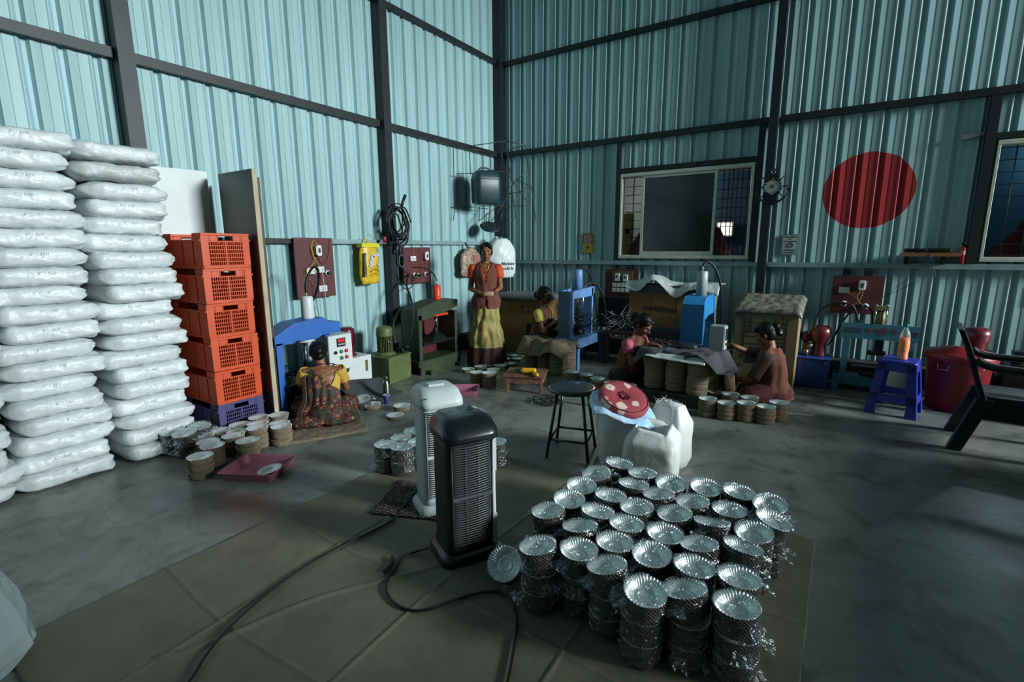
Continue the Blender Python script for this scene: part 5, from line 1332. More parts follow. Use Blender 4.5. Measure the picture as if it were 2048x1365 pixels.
g.grid(wq, 40, 30); g.obj('wrapping', mat('crumpled_wrapping', '847f70', .35, var=.5, vscale=14, vcol='55524a', bump=.8, bscale=25), t, solid=.004)
g = G(); 
for x in (-.12, .14): g.box((x, -.04, .915), (.035, .60, .004), rot=(.20, 0, 0))
g.bb(-.135, -.105, -.326, -.322, .6, .85); g.bb(.125, .155, -.326, -.322, .68, .85); g.obj('packing_tape', mat('brown_tape', '6f6450', .3), t)

# ================================================================ switch boards and things hanging on the walls
M_mb = mat('maroon_board', '5b2b30', .6, var=.2, vscale=4)
M_sw = mat('switch_white', 'd6dbd8', .4)
M_yw = mat('yellow_wire', 'c9a227', .5); M_rw = mat('red_wire', 'a03c2a', .5)
def wallthing(name, label, cat, px, py, left, off=.03):
    P = WL(px, py, XL + off) if left else WR(px, py, YF - off)
    t = thing(name, label, cat, P, PI / 2 if left else 0); return t
# local frame for both: x to the right along the wall, -y into the room, z up
def board(t, w, h, parts):
    g = G(); g.bb(-w / 2, w / 2, -.012, .012, -h / 2, h / 2); g.obj('backboard', M_mb, t, bevel=.002)
    for sx in (-.25, .22):
        g = G(); g.bb(sx * w - .02, sx * w + .02, .012, .10, -h / 2 + .05, h / 2 + (.06 if abs(t.rotation_euler.z) < .1 else -.03)); g.obj('mounting_strap', M_steel, t)
    for kind, x, z in parts:
        if kind == 'mcb':
            g = G(); g.bb(x - .034, x + .034, -.065, -.012, z - .045, z + .045); g.bb(x - .024, x + .024, -.07, -.06, z - .055, z + .055); b = g.obj('breaker_box', M_sw, t, bevel=.003)
            g = G(); g.bb(x - .012, x + .012, -.074, -.069, z - .022, z + .022); g.obj('breaker', M_ink, b)
        elif kind == 'sock':
            g = G(); g.bb(x - .05, x + .05, -.04, -.012, z - .032, z + .032); b = g.obj('socket', M_sw, t, bevel=.003)
            g = G(); g.bb(x + .02, x + .036, -.046, -.04, z - .012, z + .012); g.obj('switch', mat('off_white', 'b8beba', .4), b)
            g = G()
            for dx, dz in ((-.02, .01), (-.03, -.008), (-.01, -.008)): g.cyl((x + dx, -.043, z + dz), (x + dx, -.0395, z + dz), .004, n=8)
            g.obj('socket_holes', M_ink, b)
        elif kind == 'knob':
            g = G(); g.lathe([(.02, 0), (.032, .0), (.032, .02), (.024, .03), (0, .032)], M=Euler((PI / 2, 0, 0)).to_matrix(), c=(x, -.012, z), n=20, cap=False); b = g.obj('plug', M_sw, t)
            g = G(); g.cyl((x, -.04, z), (x, -.07, z), .02, n=14); g.obj('plug_body', M_bk, b)
def wires(t, M_, paths, r=.0022, name='wires'):
    g = G()
    for p in paths: g.tube(p, r, n=5, smoothpath=3)
    g.obj(name, M_, t)
t = wallthing('switchboard', 'maroon switch board with sockets and yellow wires above the blue press', 'switch board', 630, 536, True, .09)
board(t, .46, .62, [('mcb', .02, .18), ('sock', -.075, -.03), ('sock', .035, -.02), ('sock', .055, -.22), ('knob', .13, -.06)])
wires(t, M_yw, [[(-.03, -.03, .27), (-.06, -.03, .22), (-.03, -.04, .1), (.0, -.04, .08), (-.05, -.04, .03), (-.13, -.05, .0), (-.15, -.05, -.08), (-.11, -.05, -.12)], [(.02, -.03, .24), (.0, -.03, .29), (-.05, -.03, .26), (-.04, -.04, .14), (.0, -.04, .06), (.03, -.04, .02)], [(-.1, -.03, -.06), (-.08, -.03, -.14), (-.03, -.03, -.2), (.01, -.03, -.19)], [(-.02, -.03, .28), (-.045, -.035, .2), (-.02, -.04, .09), (-.07, -.04, .02), (-.16, -.05, -.02)]])
wires(t, M_rw, [[(.03, -.03, .12), (.06, -.03, .04), (.12, -.03, .04), (.16, -.03, .12), (.2, -.03, .24), (.2, -.03, .3)], [(.035, -.03, .12), (.07, -.035, .03), (.13, -.03, .05), (.17, -.03, .14), (.19, -.03, .29)]])
wires(t, M_sw, [[(.05, -.05, -.04), (.055, -.06, -.2), (.06, -.06, -.42)]], r=.003, name='white_cord')
wires(t, M_bk, [[(-.06, -.05, -.06), (-.05, -.05, -.3), (-.03, -.05, -.6)], [(-.09, -.05, -.1), (-.1, -.05, -.3), (-.06, -.05, -.55)]], r=.003, name='black_cord')
t = wallthing('switchboard', 'maroon switch board on the left wall above the green press, wires hanging below', 'switch board', 834, 531, True, .09)
board(t, .50, .46, [('sock', -.1, .09), ('mcb', .13, .12), ('knob', -.08, -.12), ('knob', -.02, -.13), ('knob', .13, -.12)])
wires(t, M_rw, [[(.04, -.03, .23), (.02, -.03, .1), (.05, -.04, -.02), (.0, -.04, -.1)], [(.06, -.03, .22), (.05, -.03, .05), (.08, -.04, -.12), (.12, -.04, -.13)], [(.03, -.03, .25), (.07, -.05, .0), (.03, -.04, -.13)], [(.14, -.04, .05), (.13, -.05, -.05), (.15, -.04, -.14)]])
wires(t, M_yw, [[(-.08, -.03, .22), (-.1, -.03, .18), (-.09, -.03, .14)]])
wires(t, M_bk, [[(-.1, -.06, -.13), (-.16, -.06, -.28), (-.32, -.06, -.3), (-.4, -.05, -.12), (-.42, -.03, .0), (-.44, -.03, -.3), (-.5, -.03, -.62)], [(.16, -.04, -.11), (.24, -.05, -.1), (.27, -.07, -.17)]], r=.007, name='black_cable')
t = wallthing('switchboard', 'dark switch board with rows of white switches left of the plastic covered carton', 'switch board', 1243, 567, False, .08)
board(t, .48, .40, [])
g = G(); g.bb(-.13, .17, -.03, -.012, -.14, .17); g.obj('metal_panel', mat('bronze_panel', '6a5f48', .4, .4), t)
for x, z, w_, h_ in ((-.03, .10, .05, .065), (.09, .09, .05, .06)):
    g = G(); g.bb(x - w_, x + w_ * .3, -.055, -.03, z - h_, z + h_ * .6); b = g.obj('breaker_box', M_sw, t, bevel=.003)
    g = G(); g.bb(x - .03, x - .012, -.06, -.054, z - .02, z + .015); g.obj('breaker', M_ink, b)
for i in range(4):
    for j in range(2):
        g = G(); g.bb(-.12 + i * .062, -.07 + i * .062, -.042, -.03, -.12 + j * .07, -.065 + j * .07); g.obj('switch_plate', M_sw, t, bevel=.002)
t = wallthing('switchboard', 'maroon switch board above the teal press with two round white plugs', 'switch board', 1713, 590, False, .09)
board(t, .47, .42, [('mcb', .04, .11), ('sock', -.12, .05), ('knob', -.11, -.1), ('knob', .09, -.12)])
wires(t, M_yw, [[(.03, -.04, .05), (.0, -.04, -.02), (.04, -.04, -.1)], [(.05, -.04, .05), (.05, -.04, -.03), (.0, -.04, -.1), (-.05, -.04, -.12)], [(.03, -.03, .03), (.0, -.04, 0), (-.05, -.04, .02)], [(-.1, -.03, .03), (0, -.04, -.02), (.05, -.04, -.1)]])
wires(t, M_dm, [[(-.14 + k * .01, -.03, .09), (-.16 + k * .012, -.05, .15), (-.13 + k * .01, -.03, .21)] for k in range(6)] + [[(.22, -.03, -.02), (.35, -.03, .06), (.52, -.03, .17)]], name='dark_wires')

# hanging bags on the left wall
def hang_bag(t, w, h, d, M_, seed, pinch=.25, body='bag_body'):
    g = G(); rings = []; n = 36; K = 18
    for k in range(K + 1):
        u = k / K; ww = w / 2 * (pinch + (1 - pinch) * min(1, (1 - u) * 3.2) ** .6) * (1 - .12 * (u < .06)); dd = d / 2 * (.35 + .65 * sin(PI * min(1, (1 - u) * .9 + .08)))
        rings.append([Vector((cos(a) * ww * (1 + .05 * noise.noise((cos(a) * 3 + seed, u * 5, 0))), -d / 2 + sin(a) * dd * (1 + .2 * noise.noise((cos(a) * 4, u * 6, seed))), -h / 2 + u * h + .02 * noise.noise((cos(a) * 3, u * 3, seed)))) for a in [2 * PI * i / n for i in range(n)]])
    g.loft(rings, capsmooth=True); return g.obj(body, M_, t)
def printed(name, base, blot, sc, rough=.4):
    M = mat(name, base, rough, var=.9, vscale=sc, vcol=blot, bump=.4, bscale=20); return M
t = wallthing('carrier_bag', 'yellow printed plastic bag hanging from the left wall girt', 'bag', 731, 528, True, .06)
hang_bag(t, .27, .46, .12, printed('yellow_printed_plastic', 'd7b92a', 'b08a20', 9), 3, pinch=.75)
g = G(); g.box((-.095, -.112, -.01), (.05, .006, .27), rot=(0, .05, .35)); g.obj('grey_print', mat('grey_print', '6f6a66', .5, var=.6, vscale=18), t)
g = G(); g.box((.055, -.124, .10), (.09, .004, .035), rot=(0, -.2, 0)); g.box((-.01, -.124, .03), (.05, .004, .14), rot=(0, .3, 0)); g.ell((.09, -.121, -.01), (.02, .006, .02)); g.obj('white_print', mat('pale_print', 'cfc9c0', .5, var=.7, vscale=40, vcol='8f7fae'), t)
g = G(); pts = [(.03 + .07 * cos(a), -.124, -.12 + .06 * sin(a)) for a in [radians(x) for x in range(20, 170, 15)]]; g.tube(pts, .003, n=5); g.tube([(p[0], p[1], p[2] - .05) for p in pts], .002, n=5); g.obj('brown_print', mat('brown_print', '6b5418', .6), t)
g = G(); g.tube([(-.05, -.06, .2), (-.03, -.05, .27), (-.01, -.03, .31), (.02, -.05, .27), (.05, -.06, .2)], .007, smoothpath=2); g.obj('handle', mat('yellow_plastic', 'd8cf2a', .4), t)
g = G(); g.bb(-.13, .13, -.11, -.02, .19, .235); g.obj('top_fold', mat('yellow_plastic', 'd8cf2a'), t)
t = wallthing('carrier_bag', 'patterned brown and pink plastic bag hanging behind the standing person', 'bag', 934, 524, True, .06)
hang_bag(t, .46, .42, .14, printed('pink_brown_printed_plastic', 'b09a84', '4c3430', 24), 8, pinch=.2)
g = G(); g.bb(-.02, .12, -.148, -.14, .0, .10); g.obj('pink_print', mat('pink_print', 'b07a6c', .5, var=.6, vscale=30), t)
g = G(); g.tube([(-.05, -.05, .18), (-.03, -.03, .25), (-.04, -.01, .28)], .012, smoothpath=1); g.tube([(.02, -.05, .18), (-.02, -.03, .24), (-.035, -.01, .28)], .008, smoothpath=1); g.obj('knot', mat('dark_bag_tie', '3c3f44', .6), t)
t = thing('carrier_bag', 'bulky white plastic bag with black lettering hanging by the dark corner column', 'bag', (-4.45, 6.35, 1.36), radians(58))
hang_bag(t, .46, .58, .26, mat('white_bag_film', 'dbe6e4', .35, bump=.9, bscale=9), 14, pinch=.35)
g = G(); g.tube([(-.06, -.1, .26), (-.02, .0, .34), (.0, .27, .24)], .014, smoothpath=1); g.tube([(.08, -.1, .26), (.03, .0, .33), (.01, .27, .24)], .010, smoothpath=1); g.obj('handle', mat('white_bag_film', 'dbe6e4'), t)
for s_, zz, yy in (('Namboo', -.08, -.256), ('unda fo', -.15, -.243)):
    o = text('lettering', s_, .066, M_ink, t, (.07, yy, zz), (PI / 2, 0, 0), bold=.001)
    for v in o.data.vertices: v.co.z -= .13 * (1 - sqrt(max(0.0, 1 - min(1.0, ((v.co.x + .07) / .235) ** 2)))) - .002
# hose coil
g = G(); rnd = random.Random(31)
for k in range(15):
    R_ = rnd.uniform(.12, .21); cx, cz = rnd.uniform(-.03, .03), rnd.uniform(-.03, .03); ph = rnd.uniform(0, 6); sq = rnd.uniform(.85, 1.25)
    pts = [(cx + R_ * .75 * cos(ph + a), -.05 - .08 * (k / 15) + .015 * sin(3 * a), cz + R_ * sq * sin(ph + a)) for a in [i * .26 for i in range(rnd.randint(16, 25))]]
    g.tube(pts, rnd.uniform(.006, .013), n=7)
g.tube([(.04, -.1, .17), (.07, -.1, .24), (.10, -.12, .33)], .018, n=10)
g.tube([(.14, -.1, -.1), (.13, -.1, -.22), (.06, -.09, -.28), (.0, -.08, -.30)], .013, smoothpath=2)
t = wallthing('hose_coil', 'tangled coil of black hoses hanging on the steel column of the left wall', 'hose', 787, 446, True, .13)
g.obj('coiled_hoses', M_bk, t)
g = G(); g.torus((.07, -.04, -.46), .05, .010, M=Euler((PI / 2, 0, 0)).to_matrix() @ Matrix.Diagonal((1, 1.5, 1))); g.tube([(.03, -.06, -.25), (.03, -.06, -.38)], .018, smoothpath=0); g.tube([(.0, -.06, -.24), (-.04, -.06, -.36)], .015); g.obj('hanging_loop', mat('grey_rubber', '3a4245', .5), t)
g = G(); g.ell((-.19, -.04, -.20), (.028, .02, .045)); g.obj('red_bulb', mat('dark_red_bulb', '7c1e30', .3), t)
g = G(); g.tube([(-.19, -.03, -.17), (-.25, -.02, -.12), (-.3, -.02, -.13)], .003, n=5); g.tube([(.17, -.05, 0), (.2, -.02, -.1), (.3, -.01, -.33)], .002, n=5); g.obj('loose_wires', M_dm, t)
# jerry can, wire rack and hanging disc, hung off the corner
t = thing('jerrycan', 'dark green jerrycan hanging in the wire rack near the corner', 'jerrycan', (-4.30, 5.86, 2.12), radians(60)); t.scale = (1.1, 1.1, 1.1)
g = G(); g.loft([rrect(.30, .20, .05, z=0), rrect(.34, .24, .06, z=.02), rrect(.35, .25, .06, z=.30), rrect(.33, .23, .06, z=.37), rrect(.26, .16, .05, z=.41)], capsmooth=True)
for z in (.08, .30): g.tube([(x, y, z) for x, y, _ in [tuple(p) for p in rrect(.352, .252, .06, z=0)]] + [tuple(rrect(.352, .252, .06)[0])[:2] + (z,)], .005, n=6)
g.obj('can_body', mat('dark_teal_plastic', '1f3f46', .4, var=.2), t)
g = G(); g.tube([(-.1, 0, .40), (-.08, 0, .45), (.04, 0, .45), (.06, 0, .40)], .012, smoothpath=2); g.cyl((.1, 0, .39), (.1, 0, .43), .022); g.obj('handle', mat('dark_teal_plastic', '1f3f46'), t)
g = G(); q = [(-4.55, 5.6), (-4.22, 5.55), (-3.98, 6.2), (-4.35, 6.45)]
def rod(a, b, r=.006): g.cyl(a, b, r, n=6)
tops = [(-4.60, 6.05, 2.90), (-4.45, 5.95, 2.86), (-4.28, 6.25, 3.00), (-4.12, 6.35, 2.90)]
rod((-4.68, 5.62, 2.93), (-4.68, 5.62, 2.05)); rod((-4.62, 5.9, 2.93), (-4.6, 5.9, 2.55)); rod((-4.62, 6.22, 2.93), (-4.60, 6.22, 1.85)); rod((-4.6, 6.4, 2.93), (-4.6, 6.4, 2.2))
rod((-4.62, 6.0, 2.97), (-4.25, 6.30, 3.04)); rod((-4.25, 6.30, 3.04), (-4.02, 6.45, 2.98)); rod((-4.62, 6.5, 2.93), (-4.02, 6.45, 2.98)); rod((-4.7, 5.9, 2.93), (-4.62, 6.5, 2.93))
rod((-4.25, 6.30, 3.04), (-4.12, 6.35, 1.95)); rod((-4.02, 6.45, 2.98), (-3.86, 6.5, 1.90))
rod((-4.62, 5.6, 2.53), (-4.20, 6.32, 2.62)); rod((-4.62, 5.6, 2.10), (-4.15, 6.34, 2.12)); rod((-4.15, 6.34, 2.12), (-3.90, 6.48, 2.12)); rod((-4.68, 5.6, 2.1), (-4.6, 6.3, 2.1)); rod((-4.68, 5.62, 2.05), (-4.7, 5.6, 1.9))
rod((-4.45, 5.9, 2.1), (-4.5, 5.95, 1.9)); rod((-4.2, 6.3, 2.55), (-4.0, 6.45, 2.2)); rod((-4.2, 6.3, 2.3), (-3.92, 6.48, 2.35)); rod((-4.2, 6.32, 2.4), (-3.95, 6.45, 2.65)); rod((-4.1, 6.35, 2.5), (-3.95, 6.47, 2.4))
rod((-4.3, 6.1, 1.83), (-3.95, 6.45, 2.45)); rod((-4.35, 6.05, 1.9), (-4.2, 6.32, 2.3)); rod((-4.13, 6.34, 1.95), (-4.25, 6.2, 1.8)); rod((-4.55, 6.0, 1.9), (-4.3, 6.3, 2.2))
tag(g.obj('wire_rack', mat('rusty_wire', '565d5c', .5, .6, var=.5, vscale=30)), 'tall bent wire rack hanging in the corner off the upper girt', 'rack')
t = thing('hanging_disc', 'dark round stool seat hanging upside down below the jerrycan', 'stool', (-4.42, 6.12, 1.82), (radians(18), radians(25), 0))
g = G(); g.lathe([(0, -.012), (.15, -.012), (.16, 0), (.15, .012), (0, .012)], n=36); g.obj('seat', mat('dark_seat', '20302f', .5), t)
g = G(); 
for a in (.5, 2.6, 4.7): g.cyl((.1 * cos(a), .1 * sin(a), .01), (.14 * cos(a), .14 * sin(a), .26), .007, n=6)
g.obj('leg', mat('rusty_wire', '565d5c'), t)

# posters, clock, shelf
M_pw = mat('poster_white', 'b9c4ba', .5); M_pyl = mat('poster_yellow', 'b79a2c', .5); M_prd = mat('poster_red', '7d2026', .5)
t = wallthing('safety_poster', 'red and yellow safety notice, left of the sliding window', 'poster', 1176, 487, False, .012)
g = G(); g.bb(-.085, .085, -.004, 0, -.145, .145); g.obj('sheet', M_pyl, t)
g = G(); g.bb(-.075, .075, -.006, -.004, -.0, .13); g.obj('red_panel', M_prd, t)
g = G()
for k in range(14):
    z = -.138 + k * .0212
    for x in (-.08, .08): g.box((x, -.0052, z), (.007, .002, .010), rot=(0, .6, 0))
for k in range(8):
    for z in (-.14, .14): g.box((-.07 + k * .02, -.0052, z), (.010, .002, .006), rot=(0, .6, 0))
g.obj('dashed_border', M_ink, t)
for s_, z, zz in (('SAFETY IS', .107, .028), ('PRICELESS', .082, .026), ('YOU ARE', .046, .032), ('THE KEY', .018, .030)): text('lettering', s_, zz, M_pw, t, (-.006, -.007, z), RX, bold=.0006)
g = G(); g.bb(-.07, -.02, -.0075, -.006, .063, .066); g.bb(.01, .06, -.0075, -.006, .063, .066); g.obj('rule', M_pw, t)
g = G(); g.bb(-.02, .02, -.007, -.004, -.085, -.055); g.tube([(-.013, -.006, -.055), (-.013, -.006, -.042), (.0, -.006, -.034), (.013, -.006, -.042), (.013, -.006, -.055)], .003, n=5); g.obj('padlock_symbol', M_ink, t)
g = G(); g.bb(-.009, .009, -.009, -.007, -.079, -.062); g.obj('padlock_centre', M_pyl, t)
t = wallthing('safety_poster', 'white safety notice with black dashed border, right of the clock', 'poster', 1580, 490, False, .012)
g = G(); g.bb(-.085, .085, -.004, 0, -.12, .12); g.obj('sheet', M_pw, t)
g = G()
for k in range(11):
    z = -.11 + k * .022
    for x in (-.079, .079): g.box((x, -.0052, z), (.006, .002, .011), rot=(0, .5, 0))
for k in range(8):
    for z in (-.115, .115): g.box((-.07 + k * .02, -.0052, z), (.011, .002, .006), rot=(0, .5, 0))
g.obj('dashed_border', M_ink, t)
for s_, z, zz in (('Your Safety', .092, .027), ('Is In', .067, .024), ('Your Hands', .042, .027), ('आपकी सुरक्षा', -.062, .021), ('आपके हाथों में है', -.092, .020)): text('lettering', s_, zz, M_ink, t, (0, -.0065, z), RX, bold=.0005, shear=.2 if z > 0 else 0)
g = G(); g.torus((0, -.006, -.005), .030, .003, M=Euler((PI / 2, 0, 0)).to_matrix()); g.obj('round_emblem', M_ink, t)
g = G(); g.cyl((0, -.007, -.005), (0, -.004, -.005), .027, n=24); g.obj('emblem_field', mat('emblem_tan', '8a8a66', .6, var=.6, vscale=60), t)
t = wallthing('wall_clock', 'clock shaped like a ship wheel over a black anchor on the steel column', 'clock', 1545, 374, False, .18)
XM = Euler((PI / 2, 0, 0)).to_matrix(); M_anc = mat('black_anchor', '0f1516', .35)
g = G(); g.torus((0, 0, 0), .088, .014, M=XM, n=40)
for k in range(8):
    a = k * PI / 4; 
    if k in (2, 6): continue
    g.cyl((.10 * cos(a), 0, .10 * sin(a)), (.155 * cos(a), 0, .155 * sin(a)), .008, .006, n=8); g.ell((.155 * cos(a), 0, .155 * sin(a)), (.010, .010, .010), n=8, m=6)
g.obj('wheel', M_anc, t)
g = G(); g.prism([(-.045, -.17), (-.045, -.08), (.045, -.08), (.045, -.17)], 'y', .0, .012); g.prism([(-.045, .08), (-.045, .17), (-.02, .20), (.02, .20), (.045, .17), (.045, .08)], 'y', 0, .012)
pts = [(.165 * cos(a), 0, -.03 + .15 * sin(a)) for a in [radians(x) for x in range(188, 354, 8)]]; g.tube(pts, [.006, .012, .014, .014, .012, .006], n=8); g.box((-.165, 0, -.035), (.03, .01, .03), rot=(0, .8, 0)); g.box((.165, 0, -.035), (.03, .01, .03), rot=(0, .8, 0)); g.prism([(-.05, -.17), (.05, -.17), (.02, -.21), (-.02, -.21)], 'y', 0, .012); g.obj('anchor', M_anc, t)
g = G(); g.torus((0, -.006, .165), .02, .005, M=XM, n=20)
for k in range(6):
    a = k * PI / 3 + PI / 2; g.ell((.088 * cos(a), -.014, .088 * sin(a)), (.010, .005, .007), n=8, m=6)
g.obj('chrome_ring', M_chrome, t)
g = G(); g.cyl((0, -.002, 0), (0, -.008, 0), .076, n=40); g.obj('dial', mat('dial_white', 'aab0a6', .4), t)
g = G()
for k in range(12):
    a = k * PI / 6; g.box((.062 * cos(a), -.009, .062 * sin(a)), (.010, .001, .004), rot=(0, -a, 0))
g.box((.0, -.010, .012), (.004, .001, .05), rot=(0, .5, 0)); g.box((-.025, -.0105, -.001), (.06, .001, .003)); g.obj('hands_and_marks', M_ink, t)
g = G(); g.cyl((0, -.008, -.0), (0, -.0095, 0), .022, n=20); g.obj('dial_centre', mat('dial_brown', '6e6750', .6), t)
t = thing('wall_shelf', 'narrow wooden shelf on the far wall, right of the red disc', 'shelf', (.74, 6.68, 1.42))
g = G(); g.bb(-.24, .24, -.07, .1, -.018, .018); g.obj('board', mat('shelf_wood', '8a6036', .6, var=.3, vscale=6, stretch=(1, 5, 5)), t)
for bx in (-.2, .1):
    g = G(); g.bb(bx, bx + .03, .0, .1, -.10, -.018); g.obj('bracket', M_steel, t)
g = G(); g.tube([(-.0, -.07, .01), (.0, -.09, -.04), (-.05, -.08, -.12), (-.02, -.08, -.14), (.03, -.08, -.12), (.06, -.08, -.22)], .004, n=6, smoothpath=2); g.tube([(-.05, -.08, -.12), (-.12, -.06, -.2), (-.28, -.05, -.38)], .002, n=5); tag(g.obj('dangling_cord', M_bk, loc=(.74, 6.68, 1.42)), 'thin black cord dangling from the wooden shelf', 'cord')
for x, w_, lb in ((-.125, .19, 'flat black device at the left on the wooden wall shelf'), (.06, .19, 'flat black device at the right on the wooden wall shelf')):
    t = thing('black_device', lb, 'device', (.74 + x, 6.67, 1.439)); g = G(); g.bb(-w_ / 2, w_ / 2, -.06, .06, .004, .045); g.obj('case', mat('black_case', '121416', .35), t, bevel=.012)
    g = G(); g.bb(-w_ * .3, w_ * .3, -.062, -.06, .018, .024); g.obj('front_strip', M_dm, t)
t = thing('spray_can', 'red spray can standing on the girt between the shelf and the barred window', 'can', (1.005, 6.755, 1.328))
g = G(); g.lathe([(0, 0), (.024, 0), (.026, .004), (.026, .15), (.018, .175), (0, .176)], n=24); g.obj('can_body', mat('pinkish_red_can', 'b5344a', .35), t)
g = G(); g.lathe([(.0265, .09), (.0265, .13)], n=24, cap=False); g.obj('label_band', mat('white_print_band', 'd8c8c8', .5, var=.6, vscale=70), t)
g = G(); g.lathe([(0, .175), (.010, .175), (.012, .19), (.026, .195), (.030, .205), (.022, .213), (0, .214)], n=20); g.obj('nozzle_cap', M_ink, t)
g = G(); g.bb(1.55, 1.82, YF - .012, YF - .006, .93, 1.12); t = g.obj('paper_note', mat('faded_paper', '8fa5a3', .8)); tag(t, 'faded paper with handwriting stuck on the far wall under the barred window', 'note')
for k in range(4): text('handwriting', ['— ~~ ~~~', 'ए ~ त ~~ न', 'म ~~ क ~', '~ प ~~~ र'][k], .035, M_ink, t, (1.685, YF - .0135, 1.09 - k * .045), RX)
g = G(); g.prism([(0, 0), (.16, .03), (.16, .06), (.0, .045)], 'y', -.05, 0); tag(g.obj('sheet_metal_flap', mat('pale_flap', '6c7b78', .5), loc=(.86, YF - .01, 2.53)), 'small bent metal flap on the far wall above the wooden shelf', 'flap')
# ================================================================ people
M_skin = mat('brown_skin', '8a5a3e', .5, var=.12, vscale=12)
M_skin2 = mat('dark_brown_skin', '6a4432', .5, var=.12, vscale=12)
M_hair = mat('black_hair', '060506', .5, spec=.25, bump=.4, bscale=60, stretch=(1, 1, .15))
M_vest = mat('rust_brown_cloth', '6e3d34', .85, var=.12, vscale=20, bump=.3, bscale=30)
M_eye = mat('eye_white', 'a09a92', .3); M_iris = mat('eye_dark', '100c0a', .2); M_lip = mat('lips', '6e3531', .5)
M_gold = mat('gold_jewellery', 'c79a3e', .3, 1.0)
def interp(R, z):
    if z <= R[0][0]: return R[0][1:]
    for a, b in zip(R[:-1], R[1:]):
        if z <= b[0]:
            u = (z - a[0]) / (b[0] - a[0]); u = u * u * (3 - 2 * u); return tuple(a[i] + (b[i] - a[i]) * u for i in range(1, 5))
    return R[-1][1:]
def shell(R, z0, z1, off, keep=None, n=64, m=40, wob=.004, k=9, seed=0, flare=0):
    if keep: n, m = max(n, 150), max(m, 90)
    g = G(); V = []
    for j in range(m + 1):
        z = z0 + (z1 - z0) * j / m; cx, cy, rx, ry = interp(R, z); row = []
        for i in range(n):
            a = 2 * PI * i / n; w = wob * sin(k * a + 3 * noise.noise((cos(a), sin(a), z * 3 + seed))) * (.4 + .6 * (1 - j / m)) + wob * noise.noise((cos(a) * 3, sin(a) * 3 + seed, z * 9)) * 1.5
            q = off + w + flare * (1 - j / m) ** 2
            row.append((a, z, Vector((cx + cos(a) * (rx + q), cy + sin(a) * (ry + q), z))))
        V.append(row)
    vs = [[g.bm.verts.new(p[2]) for p in r] for r in V]
    for j in range(m):
        for i in range(n):
            a, z, p = V[j][i]; a2, z2, p2 = V[j + 1][(i + 1) % n]; c = (p + p2) / 2
            if keep and not keep(c.x, c.y, c.z): continue
            g.face([vs[j][i], vs[j][(i + 1) % n], vs[j + 1][(i + 1) % n], vs[j + 1][i]], True)
    if keep:                                                   # soften the cut edge
        for _ in range(3): bmesh.ops.smooth_vert(g.bm, verts=[v for v in g.bm.verts if v.link_faces and any(len(e.link_faces) == 1 for e in v.link_edges) and 0.02 < v.co.z], factor=.5, use_axis_x=True, use_axis_y=True, use_axis_z=True)
    bmesh.ops.delete(g.bm, geom=[v for v in g.bm.verts if not v.link_faces], context='VERTS')
    return g
def hand(g, wrist, d, nrm, side, curl=.6, s=1.0, spread=.0):
    """side=+1: the thumb is on +(d x nrm)"""
    d = Vector(d).normalized(); nrm = (Vector(nrm) - d * Vector(nrm).dot(d)).normalized(); sx = d.cross(nrm) * side; w = Vector(wrist)
    g.cap(w, w + d * .03 * s, .021 * s, .024 * s, n=10, m=3)
    for o in (-.022, -.008, .008, .022): g.cap(w + d * .02 * s + sx * o * s * .8, w + d * .078 * s + sx * o * s, .0125 * s, .0105 * s, n=8, m=3)
    L = (.058, .070, .076, .068)
    for i, o in enumerate((-.030, -.0105, .0105, .030)):
        p = w + d * (.078 + .004 * (i in (1, 2))) * s + sx * o * .9 * s; q = d.copy(); r0 = .0088 * s
        for seg, (fl, rr) in enumerate(((.46, .0086), (.30, .0078), (.24, .0068))):
            ang = curl * (.55 + .35 * seg) * (1 + .12 * i * .5); q = (q * cos(ang) + nrm * sin(ang) + sx * o * spread).normalized()
            # keep rotating inside the d / normal plane
            p2 = p + q * L[i] * fl * s; g.cap(p, p2, r0, rr * s, n=8, m=3); p = p2; r0 = rr * s
            nq = nrm - q * nrm.dot(q)
            nrm_l = nq.normalized() if nq.length > 1e-4 else nrm
    b = w + d * .028 * s + sx * .024 * s; e = b + (d * .6 + sx * .75 + nrm * .35).normalized() * .036 * s; f = e + (d * .85 + sx * .1 + nrm * .5).normalized() * .030 * s
    g.cap(b, e, .0115 * s, .010 * s, n=8, m=3); g.cap(e, f, .010 * s, .0078 * s, n=8, m=3)
def head_parts(g, c, M3, s=1.0):
    T = lambda x, y, z: Vector(c) + M3 @ Vector((x * s, y * s, z * s)); e = M3.to_euler()
    g.ell(T(0, .012, .022), (.074 * s, .092 * s, .088 * s), rot=e, n=24, m=14)
    g.ell(T(0, -.012, -.025), (.060 * s, .072 * s, .078 * s), rot=e, n=24, m=14)
    g.ell(T(0, -.042, -.082), (.026 * s, .026 * s, .022 * s), rot=e)                 # chin
    g.ell(T(0, -.074, .022), (.045 * s, .014 * s, .014 * s), rot=e)                  # brow
    g.cap(T(0, -.082, .012), T(0, -.102, -.022), .0075 * s, .0125 * s)               # nose
    for sx in (-1, 1):
        g.ell(T(sx * .011, -.094, -.025), (.008 * s, .008 * s, .007 * s), rot=e)
        g.ell(T(sx * .040, -.062, -.018), (.022 * s, .020 * s, .020 * s), rot=e)      # cheek
        g.ell(T(sx * .075, .012, -.008), (.010 * s, .018 * s, .028 * s), rot=e)       # ear
    g.ell(T(0, -.078, -.056), (.020 * s, .012 * s, .010 * s), rot=e)
    return T, e
